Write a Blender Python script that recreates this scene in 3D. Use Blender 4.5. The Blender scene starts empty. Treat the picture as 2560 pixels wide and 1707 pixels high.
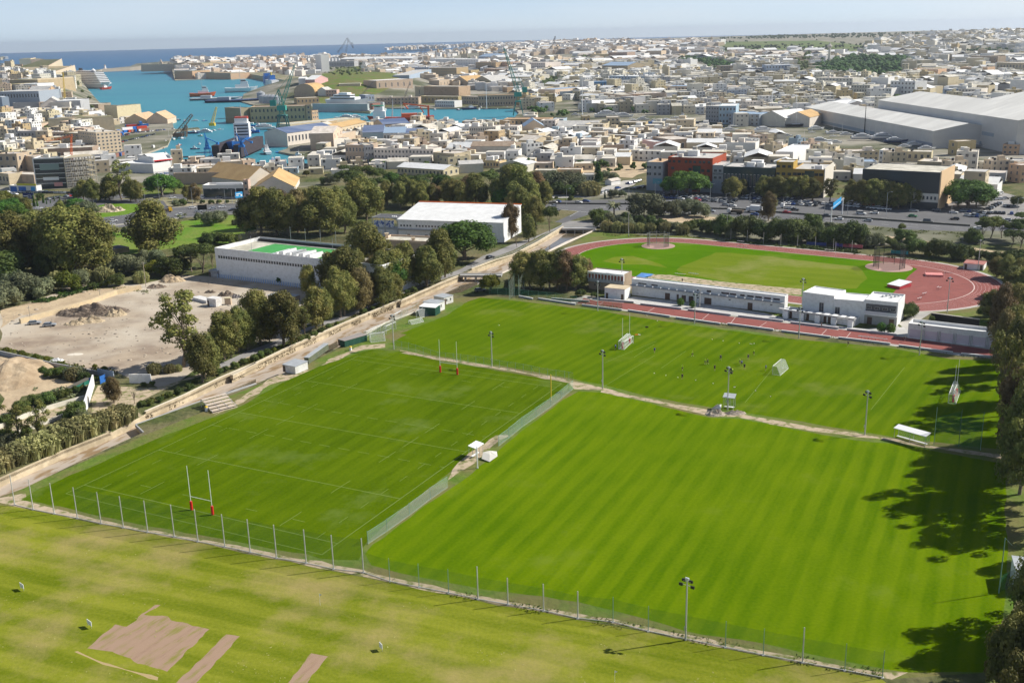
import bpy,bmesh,math,random
from math import sin,cos,pi,radians,sqrt,hypot,atan2
from mathutils import Vector,Matrix,noise
from mathutils.geometry import delaunay_2d_cdt
rnd=random.Random(7)
S=bpy.context.scene
COL=S.collection
# camera
FPX,PITCH,ROLL,CAMH=2644.004,0.28192335,-0.02368441,91.7095
_c,_s=cos(PITCH),sin(PITCH)
FW=Vector((0,_c,-_s));_up=Vector((0,_s,_c));_rt=Vector((1,0,0))
RT=cos(ROLL)*_rt+sin(ROLL)*_up
UP=-sin(ROLL)*_rt+cos(ROLL)*_up
cam=bpy.data.cameras.new('camera');cam_o=bpy.data.objects.new('camera',cam);COL.objects.link(cam_o)
M=Matrix(((RT.x,UP.x,-FW.x),(RT.y,UP.y,-FW.y),(RT.z,UP.z,-FW.z))).to_4x4()
cam_o.matrix_world=Matrix.Translation((0,0,CAMH))@M
cam.sensor_width=36;cam.lens=FPX/2560*36;cam.clip_start=1;cam.clip_end=60000
S.camera=cam_o
# world and sun
SUN_EL,SUN_AZ=radians(39.5),radians(12.9)
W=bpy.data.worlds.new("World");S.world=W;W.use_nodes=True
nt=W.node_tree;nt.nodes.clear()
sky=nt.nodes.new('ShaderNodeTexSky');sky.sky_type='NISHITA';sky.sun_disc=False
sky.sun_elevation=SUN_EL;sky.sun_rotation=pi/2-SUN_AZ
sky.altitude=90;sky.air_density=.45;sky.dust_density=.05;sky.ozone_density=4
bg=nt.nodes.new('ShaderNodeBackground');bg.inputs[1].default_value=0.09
wo=nt.nodes.new('ShaderNodeOutputWorld')
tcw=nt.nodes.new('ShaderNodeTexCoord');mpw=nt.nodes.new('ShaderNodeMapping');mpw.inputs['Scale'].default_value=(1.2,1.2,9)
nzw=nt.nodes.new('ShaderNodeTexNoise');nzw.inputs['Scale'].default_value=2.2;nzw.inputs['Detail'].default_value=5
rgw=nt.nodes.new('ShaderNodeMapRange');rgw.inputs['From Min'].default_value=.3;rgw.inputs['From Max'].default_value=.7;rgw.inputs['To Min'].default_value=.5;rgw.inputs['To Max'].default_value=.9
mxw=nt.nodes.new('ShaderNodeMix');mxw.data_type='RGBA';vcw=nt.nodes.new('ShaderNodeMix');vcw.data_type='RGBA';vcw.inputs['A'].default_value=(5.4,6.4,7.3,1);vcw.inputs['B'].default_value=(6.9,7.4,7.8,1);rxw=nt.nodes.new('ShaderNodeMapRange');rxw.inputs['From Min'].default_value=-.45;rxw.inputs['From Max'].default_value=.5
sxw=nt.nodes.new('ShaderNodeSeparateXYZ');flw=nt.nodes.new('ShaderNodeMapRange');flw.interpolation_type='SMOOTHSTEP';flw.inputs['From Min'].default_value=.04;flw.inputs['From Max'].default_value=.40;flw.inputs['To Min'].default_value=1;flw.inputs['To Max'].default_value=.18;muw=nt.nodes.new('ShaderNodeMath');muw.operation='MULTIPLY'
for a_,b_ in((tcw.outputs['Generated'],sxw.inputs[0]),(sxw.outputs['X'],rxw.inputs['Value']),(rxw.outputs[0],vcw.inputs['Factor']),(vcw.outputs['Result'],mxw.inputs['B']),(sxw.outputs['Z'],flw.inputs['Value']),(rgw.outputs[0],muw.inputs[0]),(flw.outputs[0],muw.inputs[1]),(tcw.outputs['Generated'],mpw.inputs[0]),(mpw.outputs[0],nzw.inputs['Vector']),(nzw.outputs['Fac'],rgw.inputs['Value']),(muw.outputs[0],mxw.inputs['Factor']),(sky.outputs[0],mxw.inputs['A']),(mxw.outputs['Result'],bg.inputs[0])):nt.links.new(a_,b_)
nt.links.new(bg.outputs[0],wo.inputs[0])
sl=bpy.data.lights.new('sun','SUN');sl.energy=4.95;sl.angle=radians(0.53);sl.color=(1.0,0.95,0.86)
so=bpy.data.objects.new('sun',sl);COL.objects.link(so);so.location=(0,0,200)
SUND=Vector((cos(SUN_EL)*cos(SUN_AZ),cos(SUN_EL)*sin(SUN_AZ),sin(SUN_EL)))
so.rotation_euler=(SUND).to_track_quat('Z','Y').to_euler()
vs=S.view_settings;vs.view_transform='Standard';vs.look='None';vs.gamma=1;vs.exposure=0.42
S.render.engine='CYCLES'
S.cycles.use_adaptive_sampling=True;S.cycles.adaptive_threshold=0.02
S.cycles.use_denoising=True
S.cycles.max_bounces=5;S.cycles.diffuse_bounces=2;S.cycles.glossy_bounces=2
S.cycles.transmission_bounces=2;S.cycles.transparent_max_bounces=10;S.cycles.volume_bounces=0
S.cycles.caustics_reflective=False;S.cycles.caustics_refractive=False
# photo tracing: a point of a survey view to a place on the ground
RG=dict(O=(0,0,.91875),A1=(0,100,3.672),A2=(600,80,3.672),A3=(1200,80,3.672),A4=(1800,60,3.0925),B1=(0,380,3.672),B2=(500,380,3.672),B3=(1000,400,3.672),B4=(1500,400,3.672),B5=(2000,400,3.672),C1=(0,680,3.672),C2=(500,700,3.672),C3=(1000,700,3.672),C4=(1500,700,3.672),C5=(2000,700,3.672),D1=(0,1080,2.501),D2=(800,1080,2.501),D3=(1710,1080,2.501))
def sm(t):
 t=max(0.0,min(1.0,t));return t*t*(3-2*t)
def bump(x,y,cx,cy,rx,ry,h,rot=0):
 dx,dy=x-cx,y-cy
 if rot:dx,dy=dx*cos(rot)+dy*sin(rot),-dx*sin(rot)+dy*cos(rot)
 d=hypot(dx/rx,dy/ry)
 return h*sm(1.35-d)if d<1.35 else 0
def terr(x,y):
 if y<850:return 0.0
 u=x/y
 hf=16+34*sm((u+0.08)/0.14)+8*sm((u-0.1)/0.3)
 y0=1450-350*sm((u-0.02)/0.12)
 h=hf*sm((y-y0)/(5200-y0)*1.0)**0.75 if u>-0.22 else 12*sm((y-3300)/900)
 if-0.22<u<-0.13:h*=sm((u+0.22)/0.06);h=max(h,12*sm((y-3300)/900))
 if-0.34<u<-0.16:h=max(h,20*sm((y-3000)/700))
 if u<-0.36:h=max(h,34*sm((y-960)/1100)*sm((-0.365-u)/0.05)*(1-0.75*sm((y-2600)/900)))
 h=max(h,bump(x,y,-300,2080,170,330,27,0.1))
 return h
def ray(px,py):
 return FW*FPX+RT*(px-1280)+UP*(853.5-py)
def G(px,py,z=0.0):
 d=ray(px,py);t=(z-CAMH)/d.z
 return Vector((d.x*t,d.y*t,z))
def GT(px,py):
 d=ray(px,py);d=d/d.y
 if d.z>-0.004:d.z=-0.004
 y=100.0;step=12.0
 while y<9000:
  if CAMH+d.z*y<=terr(d.x*y,y):
   a,b=y-step,y
   for _ in range(12):
    m=(a+b)/2
    if CAMH+d.z*m<=terr(d.x*m,m):b=m
    else:a=m
   return Vector((d.x*b,b,terr(d.x*b,b)))
  if y>800:step=y*0.01
  y+=step
 return Vector((d.x*y,y,0))
def px(r,x,y):
 a,b,s=RG[r];return a+x/s,b+y/s
def g(r,x,y,z=0.0):return G(*px(r,x,y),z)
def gt(r,x,y):return GT(*px(r,x,y))
def proj(P):
 P=Vector(P)-Vector((0,0,CAMH));z=P.dot(FW)
 return 1280+FPX*P.dot(RT)/z,853.5-FPX*P.dot(UP)/z
def hz(P,r,y):
 ty=RG[r][1]+y/RG[r][2]
 a,b=P[2],P[2]+150
 for _ in range(24):
  m=(a+b)/2
  if proj((P[0],P[1],m))[1]>ty:a=m
  else:b=m
 return a-P[2]
def pts(s,f=g,**k):
 out=[];r=None
 for t in s.replace('|',' ').split():
  if ',' in t:
   x,y=t.split(',');out.append(f(r,float(x),float(y),**k))
  else:r=t
 return out
 # materials
MATS={}
def mat(name,c,rough=0.8,c2=None,sc=1.0,c3=None,sc3=0.1,metal=0.0,spec=0.3,bump=0.0,detail=4,lo=0.35,hi=0.65,emit=None,alpha=None,aniso=None,rnd_=0.0):
 if name in MATS:return MATS[name]
 m=bpy.data.materials.new(name);m.use_nodes=True;n=m.node_tree;N=n.nodes;L=n.links
 b=N['Principled BSDF'];b.inputs['Roughness'].default_value=rough;b.inputs['Metallic'].default_value=metal
 b.inputs['Specular IOR Level'].default_value=spec
 b.inputs['Base Color'].default_value=(*c,1)
 col=None
 if c2 or c3 or bump:
  tc=N.new('ShaderNodeNewGeometry');src=tc.outputs['Position']
  if aniso:
   rt_=N.new('ShaderNodeVectorRotate');rt_.rotation_type='Z_AXIS';rt_.inputs['Angle'].default_value=-aniso[0]
   ms=N.new('ShaderNodeVectorMath');ms.operation='MULTIPLY';ms.inputs[1].default_value=(aniso[1],1,1)
   L.new(src,rt_.inputs['Vector']);L.new(rt_.outputs[0],ms.inputs[0]);src=ms.outputs[0]
  def ns(scale,l,h):
   t=N.new('ShaderNodeTexNoise');t.inputs['Scale'].default_value=scale;t.inputs['Detail'].default_value=detail;t.inputs['Roughness'].default_value=0.6
   L.new(src,t.inputs['Vector'])
   r=N.new('ShaderNodeMapRange');r.inputs['From Min'].default_value=l;r.inputs['From Max'].default_value=h;r.interpolation_type='SMOOTHSTEP'
   L.new(t.outputs['Fac'],r.inputs['Value']);return r.outputs[0],t.outputs['Fac']
  if c2:
   f,_=ns(sc,lo,hi);mx=N.new('ShaderNodeMix');mx.data_type='RGBA'
   mx.inputs['A'].default_value=(*c,1);mx.inputs['B'].default_value=(*c2,1);L.new(f,mx.inputs['Factor']);col=mx.outputs['Result']
  if c3:
   f,_=ns(sc3,lo,hi);mx=N.new('ShaderNodeMix');mx.data_type='RGBA'
   if col:L.new(col,mx.inputs['A'])
   else:mx.inputs['A'].default_value=(*c,1)
   mx.inputs['B'].default_value=(*c3,1);L.new(f,mx.inputs['Factor']);col=mx.outputs['Result']
  if bump:
   t=N.new('ShaderNodeTexNoise');t.inputs['Scale'].default_value=bump[1];t.inputs['Detail'].default_value=5;L.new(src,t.inputs['Vector'])
   bp=N.new('ShaderNodeBump');bp.inputs['Strength'].default_value=1;bp.inputs['Distance'].default_value=bump[0]
   L.new(t.outputs['Fac'],bp.inputs['Height']);L.new(bp.outputs[0],b.inputs['Normal'])
 if rnd_:
  oi=N.new('ShaderNodeObjectInfo');hs=N.new('ShaderNodeHueSaturation')
  mr=N.new('ShaderNodeMapRange');mr.inputs['To Min'].default_value=1-rnd_;mr.inputs['To Max'].default_value=1+rnd_
  L.new(oi.outputs['Random'],mr.inputs['Value']);L.new(mr.outputs[0],hs.inputs['Value'])
  ma=N.new('ShaderNodeMath');ma.operation='MULTIPLY_ADD';ma.inputs[1].default_value=-0.05;ma.inputs[2].default_value=0.525;
  L.new(oi.outputs['Random'],ma.inputs[0]);L.new(ma.outputs[0],hs.inputs['Hue'])
  if col:L.new(col,hs.inputs['Color'])
  else:hs.inputs['Color'].default_value=(*c,1)
  col=hs.outputs[0]
 if col:L.new(col,b.inputs['Base Color'])
 if emit:b.inputs['Emission Color'].default_value=(*emit[0],1);b.inputs['Emission Strength'].default_value=emit[1]
 if alpha is not None:b.inputs['Alpha'].default_value=alpha
 MATS[name]=m;return m
 # mesh builder
class MB:
 def __init__(s):s.v=[];s.f=[];s.m=[];s.mi=0
 def add(s,vs,fs):
  o=len(s.v);s.v+=[tuple(p)for p in vs];s.f+=[tuple(i+o for i in f)for f in fs];s.m+=[s.mi]*len(fs);return s
 def box(s,x0,y0,z0,x1,y1,z1,bottom=True):
  fs=[(4,5,6,7),(0,1,5,4),(1,2,6,5),(2,3,7,6),(3,0,4,7)]
  if bottom:fs.append((3,2,1,0))
  return s.add([(x0,y0,z0),(x1,y0,z0),(x1,y1,z0),(x0,y1,z0),(x0,y0,z1),(x1,y0,z1),(x1,y1,z1),(x0,y1,z1)],fs)
 def cbox(s,cx,cy,z0,sx,sy,h,rot=0):
  c,n=cos(rot),sin(rot);P=[]
  for z in(z0,z0+h):
   for a,b in((-1,-1),(1,-1),(1,1),(-1,1)):
    x,y=a*sx/2,b*sy/2;P.append((cx+c*x-n*y,cy+n*x+c*y,z))
  return s.add(P,[(4,5,6,7),(0,1,5,4),(1,2,6,5),(2,3,7,6),(3,0,4,7),(3,2,1,0)])
 def tube(s,p,q,r,r2=None,n=6,cap=True):
  p,q=Vector(p),Vector(q);r2=r if r2 is None else r2
  d=(q-p);
  if d.length<1e-6:return s
  d.normalize();a=d.orthogonal().normalized();b=d.cross(a);P=[]
  for c,rr in((p,r),(q,r2)):
   for i in range(n):
    t=2*pi*i/n;P.append(c+a*rr*cos(t)+b*rr*sin(t))
  fs=[(i,(i+1)%n,n+(i+1)%n,n+i)for i in range(n)]
  if cap:fs+=[tuple(range(n-1,-1,-1)),tuple(range(n,2*n))]
  return s.add(P,fs)
 def bar(s,p,q,w):
  return s.tube(p,q,w*0.7,n=4)
 def quad(s,a,b,c,d):return s.add([a,b,c,d],[(0,1,2,3)])
 def prism(s,poly,z0,z1,bottom=True):
  n=len(poly);P=[(x,y,z0)for x,y in poly]+[(x,y,z1)for x,y in poly]
  fs=[(i,(i+1)%n,n+(i+1)%n,n+i)for i in range(n)]+[tuple(range(n,2*n))]
  if bottom:fs.append(tuple(range(n-1,-1,-1)))
  return s.add(P,fs)
 def cyl(s,cx,cy,z0,r,h,n=12,r2=None):return s.tube((cx,cy,z0),(cx,cy,z0+h),r,r2,n)
 def lathe(s,cx,cy,prof,n=12):
  P=[];k=len(prof)
  for r,z in prof:
   for i in range(n):P.append((cx+r*cos(2*pi*i/n),cy+r*sin(2*pi*i/n),z))
  fs=[(j*n+i,j*n+(i+1)%n,(j+1)*n+(i+1)%n,(j+1)*n+i)for j in range(k-1)for i in range(n)]
  fs+=[tuple(range(n-1,-1,-1)),tuple(range((k-1)*n,k*n))]
  return s.add(P,fs)
 def mesh(s,name,mats,smooth=False):
  me=bpy.data.meshes.new(name);me.from_pydata(s.v,[],s.f)
  if not isinstance(mats,(list,tuple)):mats=[mats]
  for m in mats:me.materials.append(m)
  if len(mats)>1:me.polygons.foreach_set('material_index',s.m)
  if smooth:me.polygons.foreach_set('use_smooth',[True]*len(s.f))
  me.update();return me
 def build(s,name,mats,parent=None,loc=None,smooth=False):
  return link(name,s.mesh(name,mats,smooth),parent,loc)
def link(name,me,parent=None,loc=None,rz=0,sc=None):
 o=bpy.data.objects.new(name,me);COL.objects.link(o)
 if parent:o.parent=parent
 if loc is not None:o.location=loc
 if rz:o.rotation_euler=(0,0,rz)
 if sc:o.scale=sc
 return o
def tag(o,label=None,cat=None,group=None,kind=None):
 if label:o['label']=label
 if cat:o['category']=cat
 if group:o['group']=group
 if kind:o['kind']=kind
 return o
def thing(name,label,cat,loc=(0,0,0),rz=0,group=None,sc=None):
 o=link(name,None,None,loc,rz,sc);return tag(o,label,cat,group)
 # the ground: one seamless sheet cut into its zones, with the harbour and the channel let into it
def jag(poly,amp,step=4.0,seed=1):
 r=random.Random(seed);out=[]
 n=len(poly)
 for i in range(n):
  a,b=Vector(poly[i][:2]),Vector(poly[(i+1)%n][:2]);L=(b-a).length;k=max(1,int(L/step));d=(b-a).normalized();nn=Vector((-d.y,d.x))
  for j in range(k):
   p=a.lerp(b,j/k);q=noise.noise(Vector((p.x/step*0.45+seed,p.y/step*0.45,0)))*2.2*amp if j else 0
   out.append((p+nn*q))
 return[Vector((p.x,p.y))for p in out]
ZW=-1.5
def zn(s,amp=0,step=4.0,seed=1,f=g,**k):
 P=[Vector(p[:2])for p in pts(s,f,**k)]
 return jag(P,amp,step,seed)if amp else P
GREENS=dict(ground=mat('dry_earth',(.30,.25,.18),c2=(.40,.34,.25),sc=.08,c3=(.16,.17,.07),sc3=.03,rough=.95,spec=.1),grass=mat('rough_grass',(.085,.155,.018),c2=(.13,.19,.03),sc=.35,c3=(.17,.15,.06),sc3=.06,rough=.95,spec=.1,bump=(.25,.8)),scrub=mat('scrub',(.05,.07,.022),c2=(.10,.12,.035),sc=.4,c3=(.17,.15,.08),sc3=.05,rough=.95,spec=.1,bump=(.6,.5)),city=mat('city_ground',(.27,.25,.21),c2=(.37,.34,.28),sc=.05,c3=(.09,.10,.05),sc3=.011,rough=.95,spec=.1),far=mat('far_land',(.26,.24,.19),c2=(.07,.09,.035),sc=.012,c3=(.32,.29,.23),sc3=.02,rough=.95,spec=.1),dirt=mat('pale_dirt',(.47,.38,.27),c2=(.36,.29,.20),sc=.35,c3=(.15,.17,.05),sc3=.55,rough=.95,spec=.05,detail=8,lo=.46,hi=.66),lot=mat('gravel_lot',(.43,.35,.26),c2=(.27,.21,.16),sc=.09,c3=(.52,.46,.37),sc3=.03,rough=.95,spec=.1,detail=7),sand=mat('sandy_earth',(.52,.41,.27),c2=(.43,.33,.22),sc=.15,rough=.95,spec=.1,bump=(.3,.5)),asphalt=mat('asphalt',(.115,.115,.12),c2=(.145,.145,.148),sc=.05,rough=.85,spec=.2,aniso=(-.45,.15)),lane=mat('worn_road',(.30,.29,.28),c2=(.24,.23,.22),sc=.1,rough=.9,spec=.2),concrete=mat('yard_concrete',(.46,.44,.40),c2=(.38,.36,.33),sc=.12,rough=.9,spec=.2),track=mat('track_red',(.255,.080,.068),c2=(.31,.11,.092),sc=.09,c3=(.20,.07,.06),sc3=.35,lo=.45,hi=.8,rough=.85,spec=.2),bed=mat('channel_bed',(.48,.40,.32),c2=(.25,.17,.09),sc=.12,c3=(.42,.36,.30),sc3=.5,rough=.6,spec=.35,aniso=(1.1,.3),lo=.42,hi=.56),)
def grass_mat(name,dark,light,ang,period,amt,patch,psc=.03,plo=.55,phi=.75,ao=.3,off=0.0):
 """mown turf: alternate bands across direction ang, tufts, worn patches"""
 m=bpy.data.materials.new(name);m.use_nodes=True;N=m.node_tree.nodes;L=m.node_tree.links
 b=N['Principled BSDF'];b.inputs['Roughness'].default_value=.95;b.inputs['Specular IOR Level'].default_value=0
 gp=N.new('ShaderNodeNewGeometry')
 ro=N.new('ShaderNodeVectorRotate');ro.rotation_type='Z_AXIS';ro.inputs['Angle'].default_value=-ang;L.new(gp.outputs['Position'],ro.inputs['Vector'])
 wn=N.new('ShaderNodeTexNoise');wn.inputs['Scale'].default_value=.05;L.new(gp.outputs['Position'],wn.inputs['Vector'])
 sx=N.new('ShaderNodeSeparateXYZ');L.new(ro.outputs[0],sx.inputs[0])
 a=N.new('ShaderNodeMath');a.operation='MULTIPLY_ADD';L.new(sx.outputs['Y'],a.inputs[0]);a.inputs[1].default_value=2*pi/period;a.inputs[2].default_value=off
 a2=N.new('ShaderNodeMath');a2 .operation='MULTIPLY_ADD';L.new(wn.outputs['Fac'],a2 .inputs[0]);a2 .inputs[1].default_value=1.6;L.new(a.outputs[0],a2 .inputs[2])
 sn=N.new('ShaderNodeMath');sn.operation='SINE';L.new(a2 .outputs[0],sn.inputs[0])
 st=N.new('ShaderNodeMapRange');st.interpolation_type='SMOOTHSTEP';st.inputs['From Min'].default_value=-.6;st.inputs['From Max'].default_value=.6
 st.inputs['To Min'].default_value=-amt;st.inputs['To Max'].default_value=amt;L.new(sn.outputs[0],st.inputs['Value'])
 ms=N.new('ShaderNodeVectorMath');ms.operation='MULTIPLY';ms.inputs[1].default_value=(.12,1,1);L.new(ro.outputs[0],ms.inputs[0])
 n1=N.new('ShaderNodeTexNoise');n1 .inputs['Scale'].default_value=.6;n1 .inputs['Detail'].default_value=6;L.new(ms.outputs[0],n1 .inputs['Vector'])
 n1b=N.new('ShaderNodeTexNoise');n1b.inputs['Scale'].default_value=1.7;n1b.inputs['Detail'].default_value=6;L.new(gp.outputs['Position'],n1b.inputs['Vector'])
 n2=N.new('ShaderNodeTexNoise');n2 .inputs['Scale'].default_value=.045;n2 .inputs['Detail'].default_value=5;L.new(gp.outputs['Position'],n2 .inputs['Vector'])
 def mad(x,k,c):
  q=N.new('ShaderNodeMath');q.operation='MULTIPLY_ADD';L.new(x,q.inputs[0]);q.inputs[1].default_value=k
  if isinstance(c,(int,float)):q.inputs[2].default_value=c
  else:L.new(c,q.inputs[2])
  return q.outputs[0]
 stm=N.new('ShaderNodeMath');stm.operation='MULTIPLY';L.new(st.outputs[0],stm.inputs[0]);nz=N.new('ShaderNodeTexNoise');nz.inputs['Scale'].default_value=.017;L.new(gp.outputs['Position'],nz.inputs['Vector']);mz=N.new('ShaderNodeMapRange');mz.inputs['From Min'].default_value=.35;mz.inputs['From Max'].default_value=.62;mz.inputs['To Min'].default_value=.35;mz.inputs['To Max'].default_value=1.6;L.new(nz.outputs['Fac'],mz.inputs['Value']);L.new(mz.outputs[0],stm.inputs[1])
 f=mad(n1 .outputs['Fac'],1.0,mad(n1b.outputs['Fac'],1.0,mad(n2 .outputs['Fac'],1.3,mad(stm.outputs[0],1.0,-1.15))))
 cl=N.new('ShaderNodeMix');cl.data_type='RGBA';cl.clamp_factor=True;L.new(f,cl.inputs['Factor'])
 cl.inputs['A'].default_value=(*dark,1);cl.inputs['B'].default_value=(*light,1)
 n3=N.new('ShaderNodeTexNoise');n3 .inputs['Scale'].default_value=psc;n3 .inputs['Detail'].default_value=9;n3 .inputs['Roughness'].default_value=.65;L.new(gp.outputs['Position'],n3 .inputs['Vector'])
 pr=N.new('ShaderNodeMapRange');pr.inputs['From Min'].default_value=plo;pr.inputs['From Max'].default_value=phi;pr.inputs['To Max'].default_value=.85;L.new(n3 .outputs['Fac'],pr.inputs['Value'])
 c2=N.new('ShaderNodeMix');c2 .data_type='RGBA';L.new(pr.outputs[0],c2 .inputs['Factor']);L.new(cl.outputs['Result'],c2 .inputs['A']);c2 .inputs['B'].default_value=(*patch,1)
 L.new(c2 .outputs['Result'],b.inputs['Base Color'])
 bp=N.new('ShaderNodeBump');bp.inputs['Strength'].default_value=.5;bp.inputs['Distance'].default_value=.12;L.new(n1b.outputs['Fac'],bp.inputs['Height']);L.new(bp.outputs[0],b.inputs['Normal'])
 return m
TH=1.09745
GM_RUGBY=grass_mat('turf_rugby',(.052,.100,.001),(.105,.160,.003),TH,5.2,.08,(.15,.20,.05),.05,.56,.78)
GM_UP=grass_mat('turf_training',(.062,.125,.001),(.118,.178,.003),.974,3.9,.13,(.21,.22,.06),.035,.54,.80)
GM_RIGHT=grass_mat('turf_striped',(.068,.135,.001),(.135,.202,.003),TH+.02,4.4,.15,(.15,.20,.03),.045,.58,.82)
GM_FRONT=grass_mat('turf_worn',(.112,.150,.007),(.230,.248,.026),-.38,6.5,.16,(.39,.29,.14),.034,.48,.70)
GM_IN=grass_mat('turf_infield',(.055,.145,.001),(.095,.195,.002),-.55,11,.05,(.16,.21,.03),.03,.56,.7)
GM_IN2=grass_mat('turf_infield_pale',(.105,.165,.006),(.17,.215,.02),-.55,9,.08,(.24,.24,.08),.03,.5,.68)
TC,TTH,TR,TL=Vector((99.2,411.9)),-0.6071,45.7,87.5
def stadium(R,n=28,L=TL,du=0.0):
 c,s=cos(TTH),sin(TTH);out=[]
 for sgn in(1,-1):
  for i in range(n+1):
   a=-pi/2+pi*i/n;u,v=sgn*(L/2+R*cos(a)),sgn*R*sin(a)
   u+=du;out.append(Vector((TC.x+c*u-s*v,TC.y+s*u+c*v)))
 return out
def tk(u,v):
 c,s=cos(TTH),sin(TTH);return Vector((TC.x+c*u-s*v,TC.y+s*u+c*v))
WATER=zn("""O -400,205 172,205 195,196 210,172 235,166 300,163 390,158 402,186 530,181 640,181
 690,192 700,212 640,208 600,214 560,222 555,236 590,246 640,250 700,250 735,256 850,262 860,250 1000,252 1180,251 1192,262 1175,281 1110,285 1040,287 960,290 935,292 905,288 850,293 740,287 735,276 720,292
 640,298 545,304 500,303 470,306 455,296 400,300 395,276 280,268 262,262 240,250 222,236 205,222 190,205 """,z=ZW)
OPEN=zn("O -700,186 60,184 150,181 176,172 230,166 300,161 400,152 560,150 690,147 800,142 930,138 1070,128 1140,118 1250,108",z=ZW)+[Vector(p)for p in((600,7300),(-9500,7300))]
DOCK=zn("O 400,305 470,298 640,300 690,302 680,318 660,345 640,352 712,368 712,380 620,382 560,378 490,374 400,372 328,366 335,356 385,338",z=ZW)
CH_FAR=pts("D1 -60,330 0,295 400,118 700,0 | C1 1340,1300 1700,1145 2030,985 2350,850 | C2 290,890 800,640 1300,420 1840,195 | B3 0,1310 400,1130 540,1075 660,1010 1040,880 1500,620",g,z=0)
CH_NEAR=pts("D1 -60,430 0,402 150,350 500,180 900,0 | C1 1250,1400 1850,1185 2350,1025 | C2 200,1062 750,862 900,795 1260,622 1700,402 2000,290 2200,165 | B3 200,1370 400,1240 560,1215 740,1130 940,1045 1270,890 1800,645",g,z=0)
CHAN=[Vector(p[:2])for p in CH_FAR+CH_NEAR[::-1]]
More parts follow.
